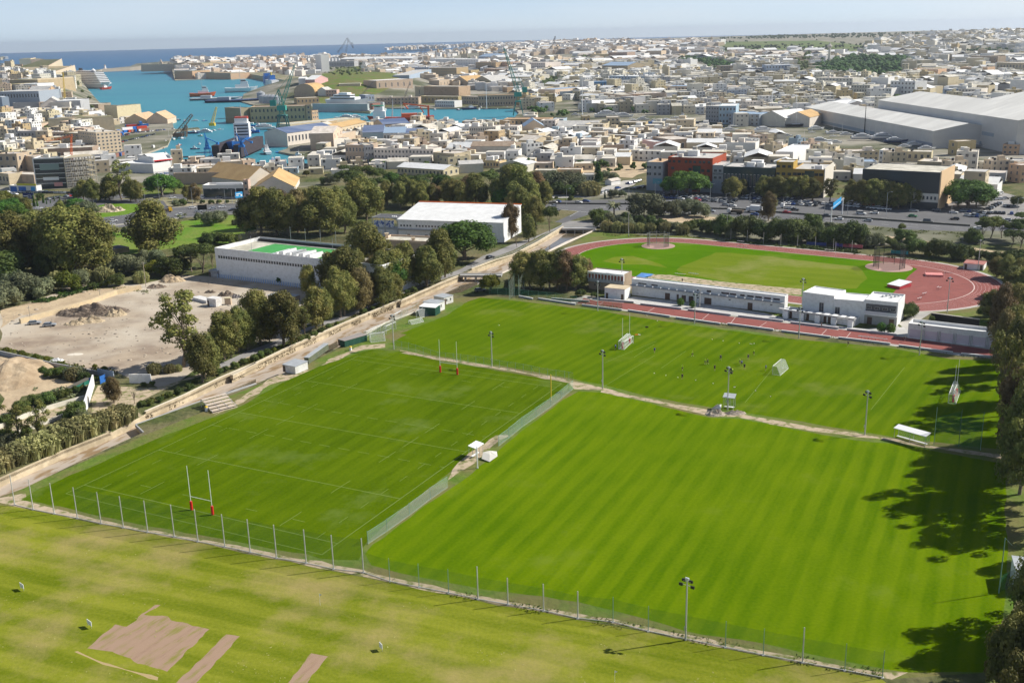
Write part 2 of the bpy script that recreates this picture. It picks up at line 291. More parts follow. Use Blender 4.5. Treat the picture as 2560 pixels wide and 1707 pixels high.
ZONES=[('ground',[Vector(p)for p in((-3600,840),(3600,840),(7600,6900),(-9000,6900))],GREENS['city'],None),('far_ground',[Vector(p)for p in((-1700,2500),(-300,2600),(250,2600),(900,2450),(4000,2500),(7600,6900),(-9000,6900))],GREENS['far'],None),('hillside_grass',zn("O 705,226 728,180 770,158 830,152 880,160 930,175 900,200 870,215 830,225 780,235 740,240",4,30,f=gt),GREENS['grass'],None),('ground',[Vector(p)for p in((3600,840),(-3600,840))][::-1]+zn("O -60,440 120,440 250,424 420,415 560,425 700,400 900,385 1200,388 1300,420 1480,440 1500,465 1980,470 2352,520 2700,560"),GREENS['city'],None),('field',zn("A4 0,140 750,130 1130,170 1150,250 760,240 600,210 300,230 0,230",f=gt),mat('far_field',(.10,.15,.045),c2=(.16,.18,.07),sc=.01,rough=.95,spec=.05),None),('scrub',zn("O 860,250 900,228 1000,222 1120,216 1200,222 1190,240 1060,244 960,240",4,30,f=gt),GREENS['scrub'],None),('scrubland',zn("A3 430,1160 520,1110 650,1085 820,1100 1000,1085 1200,1110 1520,1150 1525,1290 1400,1340 1040,1330 900,1290 660,1260 470,1200",3,12),GREENS['sand'],None),('grass',zn("O -60,440 120,440 260,424 420,420 560,440 700,430 900,400 1000,392 1260,392 1300,432 1500,560 1330,640 1180,680 900,800 520,870 200,1000 -60,1130"),GREENS['scrub'],None),('lawn',zn("B1 1040,740 1120,730 1300,760 1640,640 1850,610 2350,560 | B2 500,640 430,800 150,850 | B1 1850,840 1330,920 1050,960 1030,860",1,8,3),mat('lawn',(.075,.20,.008),c2=(.12,.24,.02),sc=.12,c3=(.19,.22,.05),sc3=.04,rough=.95,spec=.1,bump=(.3,.6)),None),('lawn',zn("B1 1300,330 1700,330 1720,400 1300,400",.6,6,5),GREENS['grass'],None),('road',zn("O -60,462 60,470 130,452 250,448 420,446 620,448 650,470 | B2 470,455 470,545 360,575 | B1 2350,545 1650,610 1120,690 950,690 930,600 700,560 430,600 350,530 0,500"),GREENS['asphalt'],None),('roundabout_lawn',zn("B1 560,560 700,520 870,500 1000,470 1290,478 1400,500 1300,530 1160,575 950,600 760,610 620,600",.5,6,2),mat('island_lawn',(.10,.20,.01),c2=(.15,.24,.03),sc=.2,rough=.95,spec=.1),None),('lawn_verge',zn("B1 860,455 1000,440 1300,430 1500,450 1560,520 1700,500 2350,470 2350,435 1700,440 1400,400",.4,6,2),GREENS['ground'],None),('ground',zn("O -60,640 0,720 80,700 160,672 250,650 330,635 400,640 470,625 540,650 700,672 760,700 700,800 480,880 350,900 200,1000 -60,1110"),GREENS['scrub'],None),('dirt_lot',zn("B1 0,1480 190,1420 700,1220 1300,1210 1500,1170 1640,1130 1900,1140 | B2 160,1140 900,1210 1110,1250 1200,1330 1180,1500 | C2 880,470 700,560 300,560 60,700 | C1 1900,800 1780,900 1650,1000 1450,1060 1080,920 700,870 480,780 0,690",1.2,6,4),GREENS['lot'],None),('dirt_track',zn("B1 0,1450 340,1370 700,1280 1050,1230 1240,1230 1300,1250 840,1360 560,1440 200,1500 | C1 0,520",.8,6,6),GREENS['sand'],None),('sand',zn("C1 0,760 120,790 360,960 560,990 800,1010 800,1060 600,1080 200,1140 100,1300 0,1330",1.0,5,6),GREENS['sand'],None),('path',zn("C1 900,1040 1450,1060 1750,960 2000,880 2350,710 2350,760 2010,910 1660,1010 1300,1180 1210,1260 1330,1320 1180,1340 1000,1290 840,1290 870,1100",.7,5,8),GREENS['dirt'],None),('path',zn("C2 180,770 440,650 700,555 900,470 1100,390 1300,330 1700,180 2000,60 | B3 0,1150 400,1060 560,1000 760,880 850,850 850,910 640,1000 540,1050 380,1100 0,1240 | C2 1840,120 1300,370 1040,440 740,590 400,720 200,820"),GREENS['lane'],None),('path',zn("B3 850,850 1040,770 1250,700 1480,600 1500,560 1660,560 1900,560 1880,620 1500,612 1300,690 1040,830 900,880 800,900"),GREENS['lane'],None),('path',zn("C1 0,1400 200,1340 500,1250 740,1200 760,1240 640,1310 300,1430 0,1550 | D1 0,60",.6,5,9),GREENS['dirt'],None),('highway',zn("B3 1300,375 2350,360 | B4 500,240 1300,300 2350,360 | B5 900,400 1350,420 1600,200 1560,60 1700,60 1800,230 1820,340 2056,420 2100,640 2056,655 1640,650 1500,656 1000,640 560,590 0,562 | B4 2070,580 1560,545 1240,525 980,492 560,492 420,450 | B3 1790,480 1740,500 1500,580 1420,570 1640,470 1460,455 1300,450"),GREENS['asphalt'],None),('car_park',zn("A4 1640,1400 1800,1390 2100,1300 2180,1230 2100,1200 2140,1290 2560,1400 2560,1560 2000,1500"),GREENS['lane'],None),('pavement',zn("B3 1300,322 1650,318 1760,300 1900,240 2050,190 2200,180 2150,230 1950,300 1750,345 1300,352"),GREENS['concrete'],None),('verge_sand',zn("B4 480,525 700,508 900,510 1250,545 1500,590 1400,600 1100,560 900,550 800,580 600,560",.8,6),GREENS['sand'],None),('grass',zn("B3 1440,850 1500,815 1800,645 | B4 -100,655 0,655 400,690 800,700 1100,735 2350,850 | B5 480,860 950,900 1480,950 1900,1000 2100,1200 2100,1700 1200,1400 960,1400 | B4 1800,1700 1500,1400 900,1200 | B3 1500,1100 1300,1000"),GREENS['grass'],None),('dirt_riding_path',zn("B5 540,680 760,690 1130,740 1400,780 1560,800 1900,850 1890,865 1600,865 1540,830 1350,790 1130,760 840,720 700,720",.6,5),GREENS['sand'],None),('apron',stadium(TR+1.6),GREENS['concrete'],None),('running_track',stadium(TR),GREENS['track'],None),('infield_grass',[],GM_IN,None),('infield_pale',zn("B4 700,1010 880,925 1060,850 1200,852 1700,905 2350,975 | B5 560,1000 620,1090 520,1180 | B4 1800,1190 1200,1120 800,1060",.8,6,5),GM_IN2,None),('infield_pale',zn("B4 20,930 130,890 300,880 480,930 620,990 420,960 200,960",.8,6,5),GM_IN2,None),('infield_edge',zn("B4 440,1050 640,1055 1200,1125 1850,1185 1850,1240 1500,1215 900,1140 640,1100 440,1085",.5,5),GREENS['dirt'],None),('sprint_track_surround',zn("B3 1560,1290 1700,1240 2050,1290 | C4 220,215 1680,385 2200,450 | C5 350,470 900,420 980,500 1900,640 1900,760 1400,690 820,600 0,490 | C4 1590,465 640,335 0,255 | C3 1600,240"),GREENS['concrete'],None),('yard',zn("C4 230,185 300,150 1000,225 1500,300 1680,345 2350,440 | C5 700,450 880,440 1000,420 1000,520 350,480 | C4 2190,445 1200,325 370,232"),mat('clubhouse_yard',(.52,.51,.49),c2=(.44,.43,.41),sc=.2,rough=.9),None),('sprint_track',zn("C3 1690,165 1800,193 | C4 0,190 310,218 745,273 1200,335 1680,392 2190,460 | C5 350,450 880,515 1860,655 1820,712 1400,662 820,582 0,477 | C4 1590,450 1100,390 640,322 0,240 | C3 1620,215"),GREENS['track'],None),('path',zn("B5 1090,1400 1210,1400 1100,1470 980,1560 900,1500 1000,1450"),GREENS['concrete'],None),('earth',zn("D1 -60,470 0,415 300,280 900,20 | C1 2000,1230 | C2 200,1090 760,880 1260,640 1700,420 2200,190 | C3 730,140 1000,165 1650,222 | C4 1000,420 2350,600 | C5 900,610 1500,700 1900,730 2200,1300 2200,2400 | D3 1900,1500 1320,1540 | D2 2052,1245 1612,1165 | D2 988,1045 437,935 | D1 1729,790 1090,657 484,540 92,455",0),GREENS['grass'],None),('dirt',zn("C2 730,860 1000,830 1250,700 1480,600 1700,585 1700,620 1500,640 1330,700 1130,790 1040,850 900,900 740,930 | C2 640,960 400,1120 130,1240 320,1110",.9,3,3),GREENS['dirt'],None),('dirt',zn("D1 -60,440 0,410 160,380 170,430 480,510 772,580 1238,665 1565,725 1915,795 2086,830 | D2 272,860 437,905 988,1020 1175,1055 1398,1095 1832,1165 2052,1215 | D3 258,1320 740,1410 1240,1500 1400,1500 1300,1545 740,1445 258,1350 | D2 1832,1196 1398,1122 988,1050 437,938 | D1 2086,862 1565,756 772,603 340,515 92,462 0,440",.35,2.5,5),GREENS['dirt'],None),('grass',zn("D2 700,945 1100,1020 1500,1075 2052,1180 | D3 740,1370 1250,1460 1330,1480 740,1392 258,1300 | D2 1832,1145 1175,1030",.4,3,7),GREENS['grass'],None),('dirt',zn("C3 0,640 300,700 1000,815 1560,920 1650,940 1850,985 | C4 400,1080 1000,1190 1300,1230 1800,1320 2350,1400 | C5 900,1455 1150,1510 1850,1600 1850,1640 1140,1535 860,1480 | C4 2350,1440 1800,1360 1250,1255 1000,1245 480,1120 0,1040 | C3 1850,1010 1600,1000 1560,960 1100,850 300,725 0,665",.5,3,11),GREENS['dirt'],None),('dirt',zn("C3 950,1400 1000,1430 820,1540 | D2 1150,30 1000,160 800,300 830,230 990,60",.5,3,12),GREENS['dirt'],None),('practice_field',zn("D1 -200,440 92,465 484,547 1090,663 1729,796 2086,868 | D2 272,905 437,940 988,1052 1612,1172 2052,1250 | D3 258,1352 740,1448 1240,1545 1700,1900 -3000,2600 -6500,2200",.25,3,13),GM_FRONT,None),('rugby_pitch',zn("D1 130,425 250,350 970,45 | C2 340,1175 740,950 1100,790 1500,655 1580,638 1900,655 | C3 0,670 560,775 1100,865 1560,945 1400,1080 950,1420 | D2 1100,20 930,130 800,260 500,490 290,690 255,770 240,800 0,790 | D1 1915,760 1565,700 1238,640 772,555 484,490 250,440",.25,2.5,14),GM_RUGBY,None),('training_pitch',zn("C2 1740,590 2000,640 | C3 300,690 1000,800 1580,905 1850,960 | C4 400,1060 1000,1165 1600,1260 2350,1385 | C5 860,1440 1140,1480 1920,1560 1950,900 1890,740 1380,725 840,625 0,545 | C4 1820,548 868,420 0,285 | C3 2050,310 1100,195 740,160 590,215 420,330 160,430 0,490 | C2 1900,500 1790,560",.3,3,15),GM_UP,None),('striped_pitch',zn("D2 330,700 960,250 1230,20 | C3 1500,1095 1640,1020 1850,1030 | C4 480,1135 1000,1260 1300,1275 1900,1390 2350,1470 | C5 860,1500 1140,1550 1930,1690 | D3 2010,300 2010,600 2020,900 2000,1100 1960,1500 1400,1500 1000,1430 500,1320 0,1240 | D2 2052,1170 1612,1060 1175,1000 800,940 500,880 320,830 280,760",.3,3,16),GM_RIGHT,None),('soil',zn("D1 545,1350 720,1200 790,1215 970,1078 1005,1078 900,1140 1050,1150 1070,1175 1310,1230 1045,1495 900,1450 700,1370",.3,1.0,3),mat('bare_soil',(.34,.235,.165),c2=(.29,.195,.135),sc=.9,c3=(.22,.21,.05),sc3=.7,rough=.95,spec=.05,aniso=(TH,.25),detail=9,lo=.48,hi=.72),None),('soil',zn("D1 1100,1568 1415,1262 1500,1275 1180,1620 1050,1620",.25,1.0,4),MATS['bare_soil'],None),('soil',zn("D1 1800,1568 1945,1380 2050,1400 1920,1568",.25,1.0,4),MATS['bare_soil'],None),('soil',zn("D1 465,1372 485,1366 640,1435 990,1530 985,1550 640,1450",.15,1.5,4),mat('tan_soil',(.40,.30,.15),rough=.95),None),('channel_bed',CHAN,GREENS['bed'],-1.8),('dock_water',DOCK,None,ZW),('harbour_water',WATER,None,ZW),('open_water',OPEN,None,ZW),]
_inf=[tk(*q)for q in((TL/2+2,-(TR-9.8)),(54,-31),(56.3,-16),(54.8,1.6),(53.7,15.8),(53.4,29),(TL/2+3,TR-10.2))]
R_=TR-9.8
for i in range(25):
 a=pi/2+pi*i/24;_inf.append(tk(-TL/2+R_*cos(a),R_*sin(a)))
for k,zz in enumerate(ZONES):
 if zz[0]=='infield_grass':ZONES[k]=('infield_grass',_inf,GM_IN,None)
vs_,fs_=[],[]
def addp(P):
 ar=sum(P[i-1].x*P[i].y-P[i].x*P[i-1].y for i in range(len(P)))
 if ar<0:P=P[::-1]
 i0=len(vs_);vs_.extend([Vector((p.x,p.y))for p in P]);fs_.append(list(range(i0,i0+len(P))))
BIG=[Vector(p)for p in((-260,-120),(260,-120),(460,300),(3600,840),(7600,6900),(-9000,6900),(-3600,840),(-500,300))]
addp(BIG)
for z in ZONES:addp(z[1])
y=870.0
while y<6800:
 n=50
 for i in range(n+1):
  u=-0.85+1.7*i/n;vs_.append(Vector((u*y+(rnd.random()-.5)*.01*y,y*(1+(rnd.random()-.5)*.01))))
 y*=1.035
for i in range(36):
 for j in range(16):vs_.append(Vector((-900+i*22+rnd.random()*6,960+j*75+rnd.random()*20)))
 for j in range(16):vs_.append(Vector((-520+i*12+rnd.random()*4,1650+j*55+rnd.random()*10)))
V2,E2,F2,_a,_b,OF=delaunay_2d_cdt(vs_,[],fs_,0,1e-4)
groups={}
POLYS=[BIG]+[z[1]for z in ZONES]
BBS=[(min(p.x for p in P),max(p.x for p in P),min(p.y for p in P),max(p.y for p in P))for P in POLYS]
def inside(P,x,y):
 c=False;j=P[-1]
 for i in P:
  if(i.y>y)!=(j.y>y)and x<(j.x-i.x)*(y-i.y)/(j.y-i.y)+i.x:c=not c
  j=i
 return c
def zone_at(x,y):
 for k in range(len(POLYS)-1,-1,-1):
  b=BBS[k]
  if b[0]<=x<=b[1]and b[2]<=y<=b[3]and inside(POLYS[k],x,y):return k
 return-1
for f in F2:
 c=(V2[f[0]]+V2[f[1]]+V2[f[2]])/3;k=zone_at(c.x,c.y)
 if k>=0:groups.setdefault(k,[]).append(f)
face_zone={}
def zone_z(k,p):
 if k and ZONES[k-1][3]is not None:return ZONES[k-1][3]
 return terr(p.x,p.y)
base=MB()
for k,fl in groups.items():
 nm,_,m,zz=ZONES[k-1]if k else('ground',0,GREENS['scrub'],None)
 if nm in('dock_water','harbour_water','open_water'):continue
 used={};mb=MB();fs=[]
 for f in fl:
  a,b,c=(V2[i]for i in f[:3])
  if(b-a).cross(c-a)<0:f=f[::-1]
  for i in f:
   if i not in used:used[i]=len(used);mb.v.append((V2[i].x,V2[i].y,zone_z(k,V2[i])))
  fs.append(tuple(used[i]for i in f))
 mb.f=fs;mb.m=[0]*len(fs)
 o=mb.build(nm,m,smooth=True);tag(o,kind='structure')
edge={}
for k,fl in groups.items():
 for f in fl:
  for i in range(len(f)):
   e=(f[i],f[(i+1)%len(f)]);edge.setdefault(tuple(sorted(e)),[]).append(k)
low={k+1 for k,z in enumerate(ZONES)if z[3]is not None}
q=MB();cw=MB();chk={k+1 for k,z in enumerate(ZONES)if z[0]=='channel_bed'}
for(a,b),ks in edge.items():
 if len(ks)==2 and(ks[0]in low)!=(ks[1]in low):
  A,B=V2[a],V2[b];kl=ks[0]if ks[0]in low else ks[1]
  t=cw if kl in chk else q
  t.quad((A.x,A.y,-4),(B.x,B.y,-4),(B.x,B.y,terr(B.x,B.y)),(A.x,A.y,terr(A.x,A.y)))
M_QUAY=mat('quay_stone',(.42,.36,.28),c2=(.34,.29,.22),sc=.3,rough=.9)
M_STONE=mat('pale_limestone',(.62,.52,.36),c2=(.52,.43,.29),sc=.6,c3=(.40,.33,.22),sc3=.15,rough=.9)
tag(q.build('quay_wall',M_QUAY),kind='structure');tag(cw.build('channel_side',M_STONE),kind='structure')
wm=mat('sea_water',(.02,.2,.24),rough=.45,spec=.12)
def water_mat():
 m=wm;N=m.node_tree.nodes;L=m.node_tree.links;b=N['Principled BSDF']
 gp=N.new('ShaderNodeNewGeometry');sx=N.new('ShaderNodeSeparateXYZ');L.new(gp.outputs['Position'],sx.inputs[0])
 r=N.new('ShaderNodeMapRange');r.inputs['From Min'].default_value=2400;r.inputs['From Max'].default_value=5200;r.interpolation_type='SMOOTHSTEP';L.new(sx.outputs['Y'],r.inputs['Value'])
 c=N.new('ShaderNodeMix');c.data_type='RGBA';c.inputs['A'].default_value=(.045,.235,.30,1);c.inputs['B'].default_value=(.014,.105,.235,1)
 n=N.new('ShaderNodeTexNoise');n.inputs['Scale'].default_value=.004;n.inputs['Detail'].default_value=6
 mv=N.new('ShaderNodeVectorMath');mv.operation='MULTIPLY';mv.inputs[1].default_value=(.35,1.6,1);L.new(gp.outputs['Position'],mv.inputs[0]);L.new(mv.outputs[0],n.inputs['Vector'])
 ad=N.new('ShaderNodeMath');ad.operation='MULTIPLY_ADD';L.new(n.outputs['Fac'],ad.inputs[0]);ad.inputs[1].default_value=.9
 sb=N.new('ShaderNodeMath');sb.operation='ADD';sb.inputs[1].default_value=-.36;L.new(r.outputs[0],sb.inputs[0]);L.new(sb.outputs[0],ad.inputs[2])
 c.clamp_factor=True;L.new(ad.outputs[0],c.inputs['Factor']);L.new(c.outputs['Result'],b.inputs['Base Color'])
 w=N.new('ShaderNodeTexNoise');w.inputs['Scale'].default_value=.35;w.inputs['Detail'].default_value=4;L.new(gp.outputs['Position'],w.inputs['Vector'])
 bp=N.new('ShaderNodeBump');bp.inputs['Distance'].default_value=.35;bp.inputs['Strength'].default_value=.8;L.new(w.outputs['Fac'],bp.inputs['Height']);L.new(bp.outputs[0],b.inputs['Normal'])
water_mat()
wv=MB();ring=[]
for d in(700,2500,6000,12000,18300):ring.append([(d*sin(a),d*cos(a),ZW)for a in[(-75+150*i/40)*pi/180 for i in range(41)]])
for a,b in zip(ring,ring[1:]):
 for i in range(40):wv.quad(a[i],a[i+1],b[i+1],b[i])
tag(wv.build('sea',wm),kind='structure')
# trees
def leafmat(name,c,c2,var=.22):
 m=bpy.data.materials.new(name);m.use_nodes=True;N=m.node_tree.nodes;L=m.node_tree.links
 b=N['Principled BSDF'];b.inputs['Roughness'].default_value=.7;b.inputs['Specular IOR Level'].default_value=.2
 tc=N.new('ShaderNodeNewGeometry');n=N.new('ShaderNodeTexNoise');n.inputs['Scale'].default_value=.45;n.inputs['Detail'].default_value=5;L.new(tc.outputs['Position'],n.inputs['Vector'])
 r=N.new('ShaderNodeMapRange');r.inputs['From Min'].default_value=.38;r.inputs['From Max'].default_value=.66;L.new(n.outputs['Fac'],r.inputs['Value'])
 x=N.new('ShaderNodeMix');x.data_type='RGBA';x.inputs['A'].default_value=(*c,1);x.inputs['B'].default_value=(*c2,1);L.new(r.outputs[0],x.inputs['Factor'])
 oi=N.new('ShaderNodeObjectInfo');hs=N.new('ShaderNodeHueSaturation')
 mv=N.new('ShaderNodeMapRange');mv.inputs['To Min'].default_value=1-var*1.6;mv.inputs['To Max'].default_value=1+var*1.6;L.new(oi.outputs['Random'],mv.inputs['Value']);L.new(mv.outputs[0],hs.inputs['Value'])
 mu=N.new('ShaderNodeMath');mu.operation='MULTIPLY';mu.inputs[1].default_value=7.31;L.new(oi.outputs['Random'],mu.inputs[0])
 fr=N.new('ShaderNodeMath');fr.operation='FRACT';L.new(mu.outputs[0],fr.inputs[0])
 mh=N.new('ShaderNodeMapRange');mh.inputs['To Min'].default_value=.475;mh.inputs['To Max'].default_value=.515;L.new(fr.outputs[0],mh.inputs['Value']);L.new(mh.outputs[0],hs.inputs['Hue'])
 L.new(x.outputs['Result'],hs.inputs['Color']);L.new(hs.outputs[0],b.inputs['Base Color'])
 tr=N.new('ShaderNodeBsdfTranslucent');L.new(hs.outputs[0],tr.inputs['Color']);ms=N.new('ShaderNodeMixShader');ms.inputs[0].default_value=.22
 L.new(b.outputs[0],ms.inputs[1]);L.new(tr.outputs[0],ms.inputs[2]);L.new(ms.outputs[0],N['Material Output'].inputs['Surface'])
 MATS[name]=m;return m
LM=dict(euc=leafmat('leaves_olive',(.105,.125,.030),(.27,.26,.070)),brown=leafmat('leaves_bronze',(.14,.105,.045),(.25,.19,.08)),dense=leafmat('leaves_dark_green',(.040,.10,.016),(.095,.19,.025)),pine=leafmat('leaves_pine',(.055,.09,.022),(.13,.17,.04)),grey=leafmat('leaves_greygreen',(.11,.13,.07),(.21,.23,.12)),lime=leafmat('leaves_yellow_green',(.09,.12,.015),(.17,.18,.02)),reed=leafmat('leaves_reed',(.25,.25,.10),(.42,.39,.18)),)
BARK=mat('bark',(.16,.12,.085),c2=(.26,.21,.16),sc=3,rough=.95)
def leaves(mb,P,nrm,s,r):
 """a small leaf spray: one diamond"""
 a=nrm.orthogonal().normalized();a.rotate(Matrix.Rotation(r.random()*6.28,3,nrm));b=nrm.cross(a)
 k=len(mb.v);w=s*(.45+.3*r.random())
 mb.v+=[tuple(P-a*s),tuple(P-b*w),tuple(P+a*s),tuple(P+b*w)];mb.f.append((k,k+1,k+2,k+3));mb.m.append(0)
def rsph(r):
 z=r.uniform(-1,1);t=r.uniform(0,2*pi);q=sqrt(1-z*z);return Vector((q*cos(t),q*sin(t),z))
ICO=None
def ico():
 global ICO
 if ICO is None:
  bm=bmesh.new();bmesh.ops.create_icosphere(bm,subdivisions=2,radius=1);ICO=([v.co.copy()for v in bm.verts],[tuple(v.index for v in f.verts)for f in bm.faces]);bm.free()
 return ICO
def crown(lobes,seed,ls,dens=1.0,core=.78,droop=0.0):
 r=random.Random(seed);mb=MB();V,F=ico()
 for(c,rad)in lobes:
  c=Vector(c);rx,ry,rz=rad if isinstance(rad,(tuple,list))else(rad,rad,rad)
  if core:
   mb.add([c+Vector((v.x*rx,v.y*ry,v.z*rz))*core*(.82+.5*noise.noise(v*1.7+c))for v in V],F)
  n=int(dens*(rx*ry+ry*rz+rx*rz)/3*4*pi/(ls*ls)*.62)
  for _ in range(n):
   d=rsph(r)
   if d.z<-.35 and r.random()<.6:continue
   k=.80+.30*r.random()
   if noise.noise(Vector((d.x*2.2,d.y*2.2,d.z*2.2))+c*3)<-.22:k*=.8
   P=c+Vector((d.x*rx,d.y*ry,d.z*rz))*k
   nr=(d+rsph(r)*.75+Vector((0,0,.25))).normalized()
   P.z-=droop*r.random()
   leaves(mb,P,nr,ls*(.6+.8*r.random()),r)
 return mb
def trunkmesh(h,r0,limbs,seed,bend=.06):
 r=random.Random(seed);mb=MB();p=Vector((0,0,-.3));n=5;path=[p]
 for i in range(1,n+1):path.append(Vector((path[-1].x+r.uniform(-bend,bend)*h/n*3,path[-1].y+r.uniform(-bend,bend)*h/n*3,h*i/n)))
 for i in range(n):mb.tube(path[i],path[i+1],r0*(1-.75*i/n),r0*(1-.75*(i+1)/n),7,cap=i in(0,n-1))
 for e in limbs:
  e=Vector(e);k=max(1,min(n-1,int(n*(.25+.4*r.random()))));s=path[k];m=s.lerp(e,.5)+Vector((0,0,.12*h*(r.random()-.2)))
  mb.tube(s,m,r0*.38,r0*.24,5,cap=False);mb.tube(m,e,r0*.24,r0*.07,5,cap=False)
 return mb
TREE={}
def make_kind(kind,seed):
 """meshes for a tree about 10 m tall; scaled per tree"""
 r=random.Random(seed*31+7);L=[]
 if kind in('euc','brown'):
  n=r.randint(18,23)
  for i in range(n):
   t=i/n;z=2.2+6.6*t**.85;w=(1-abs(t-.34)**1.5)*2.5*(1.0 if t<.8 else.6);a=i*2.4+r.random()
   q=w*r.uniform(.45,1.0);s=r.uniform(1.0,1.65)*(1.1-.3*t)
   L.append(((q*cos(a),q*sin(a),z),(s,s,s*r.uniform(.85,1.2))))
  L.append(((0,0,5.4),(1.9,1.9,3.0)));cr=crown(L,seed,.155,1.0,.68,.3);tr=trunkmesh(6,.24,[l[0]for l in L[:9]],seed)
 elif kind=='sparse':
  for i in range(17):
   a=i*2.4+r.random();z=3.2+6.3*i/17;q=r.uniform(.9,3.0)*(1-.35*abs(i/17-.4));s=r.uniform(.6,1.05)
   L.append(((q*cos(a),q*sin(a),z),(s,s,s*.8)))
  cr=crown(L,seed,.17,1.1,.45,.3);tr=trunkmesh(8.5,.2,[l[0]for l in L],seed,.09)
 elif kind in('dense','lime'):
  for i in range(22):
   a=i*2.4+r.random();t=i/22;q=4.6*sqrt(t)*.95;s=r.uniform(1.5,2.1)
   L.append(((q*cos(a),q*sin(a),6.7-3.2*t*t+r.uniform(-.5,.6)),(s,s,s*.85)))
  L.append(((0,0,5),(3,3,2.2)));cr=crown(L,seed,.24,1.0,.86);tr=trunkmesh(4.5,.42,[l[0]for l in L[::3]],seed)
 elif kind=='pine':
  for i in range(16):
   a=i*2.4+r.random();t=i/16;q=4.6*sqrt(t)*.95;s=r.uniform(1.3,1.9)
   L.append(((q*cos(a),q*sin(a),8.0-1.3*t*t+r.uniform(-.5,.5)),(s,s,s*.55)))
  cr=crown(L,seed,.2,1.0,.8);tr=trunkmesh(7.2,.25,[l[0]for l in L[::2]],seed,.1)
 elif kind=='ball':cr=crown([((0,0,5),(4.8,4.8,5))],seed,.5,2.4,.93);tr=MB().tube((0,0,-.3),(0,0,3),.3)
 elif kind=='bare':
  for i in range(9):L.append(((r.uniform(-2.4,2.4),r.uniform(-2.4,2.4),r.uniform(5,9.4)),.5))
  cr=crown(L,seed,.17,.35,0);tr=trunkmesh(7.5,.22,[l[0]for l in L]*2,seed,.1)
 elif kind=='cypress':
  for i in range(9):L.append(((r.uniform(-.15,.15),r.uniform(-.15,.15),.9+i*1.0),(1.25-.1*i,1.25-.1*i,1.0)))
  cr=crown(L,seed,.18,1.0,.85);tr=trunkmesh(3,.15,[],seed)
 elif kind in('bush','grey','limebush','olive'):
  for i in range(11):
   a=i*2.4+r.random();t=i/11;q=4.4*sqrt(t)
   s=r.uniform(2.4,3.4);L.append(((q*cos(a),q*sin(a),5.6-2.6*t*t+r.uniform(-1.1,1.1)),(s*.9,s*.9,s*.95)))
  cr=crown(L,seed,.36,1.0,.84);tr=trunkmesh(3,.2,[l[0]for l in L[:4]],seed)
 elif kind=='reed':
  mb=MB()
  for i in range(1500):
   a,q=r.random()*6.28,5*sqrt(r.random());x,y=q*cos(a),q*sin(a);h=(8.5+2.5*r.random())*(1-.35*(q/5)**2);d=Vector((r.uniform(-.18,.18),r.uniform(-.18,.18),1)).normalized()
   b_=Vector((x,y,h*r.uniform(0,.3)));e=b_+d*h*.7;w=Vector((cos(a*5),sin(a*5),0))*.16
   mb.quad(b_-w,b_+w,e+w*2.6,e-w*2.2)
   leaves(mb,e+Vector((0,0,-.3)),(rsph(r)+Vector((0,0,.4))).normalized(),.65,r)
  cr=mb;tr=trunkmesh(3,.1,[],seed)
 elif kind=='palm':
  mb=MB()
  for i in range(26):
   a=i*2.4;el=r.uniform(-.5,1.1);p=Vector((0,0,7.2));d=Vector((cos(a)*cos(el),sin(a)*cos(el),sin(el)))
   for j in range(7):
    q_=p+d*.62;s=Vector((-sin(a),cos(a),0))*(.75*sin((j+1)/8*pi)+.12)
    dn=Vector((0,0,-.35));mb.quad(p,p+s+dn,q_+s+dn,q_);mb.quad(p,q_,q_-s+dn,p-s+dn);p=q_;d=(d+Vector((0,0,-.17))).normalized()
  cr=mb;tr=MB();tr.tube((0,0,-.3),(0,0,7.2),.42,.3,8)
 mk={'olive':'grey','limebush':'lime','bush':'pine','sparse':'euc','bare':'grey','cypress':'dense','ball':'dense','palm':'grey'}.get(kind,kind)
 trm=tr.mesh('trunk',BARK)
 crm=cr.mesh('crown',LM[mk])
 top=sorted(v[2]for v in cr.v)[int(len(cr.v)*.992)]
 return crm,trm,top
NV=dict(euc=5,brown=2,sparse=3,dense=3,lime=1,pine=3,bush=4,grey=2,olive=1,limebush=1,reed=3,cypress=1,ball=1,palm=1,bare=2)
for k_,n_ in NV.items():TREE[k_]=[make_kind(k_,100*i_+len(k_))for i_ in range(n_)]
KN=dict(euc=('eucalyptus_tree','tree'),brown=('eucalyptus_tree','tree'),sparse=('eucalyptus_tree','tree'),dense=('ficus_tree','tree'),lime=('leafy_tree','tree'),pine=('pine_tree','pine tree'),bush=('shrub','shrub'),grey=('shrub','shrub'),olive=('olive_tree','tree'),limebush=('shrub','shrub'),reed=('reed_clump','reeds'),cypress=('cypress_tree','cypress'),ball=('clipped_bush','bush'),palm=('palm_tree','palm tree'),bare=('bare_tree','tree'))
DESC=dict(euc='olive green eucalyptus',brown='bronze leaved eucalyptus',sparse='tall open crowned eucalyptus',dense='broad dark green ficus',lime='bright green leafy tree',pine='flat topped dark pine',bush='dark green rounded shrub',grey='grey green shrub',olive='grey green olive tree',limebush='yellow green shrub',reed='pale clump of tall reeds',cypress='narrow dark cypress',ball='round clipped green bush',palm='feathery palm',bare='thin half bare tree')
PEND=[]
def plant(kind,P,h,w=1.0,place='',group=None):
 v=TREE[kind][rnd.randrange(len(TREE[kind]))];s=h/v[2]
 nm,cat=KN[kind];o=thing(nm,'x',cat,P,rnd.random()*6.28,group or f'{cat}s {place}',(s*w,s*w,s))
 link('crown',v[0],o)
 if kind not in('bush','grey','limebush','reed'):link('trunk',v[1],o)
 sz='tall ' if h>15 else('small ' if h<5 else '')
 PEND.append((o,sz+DESC[kind],place,proj(P)[0]));return o
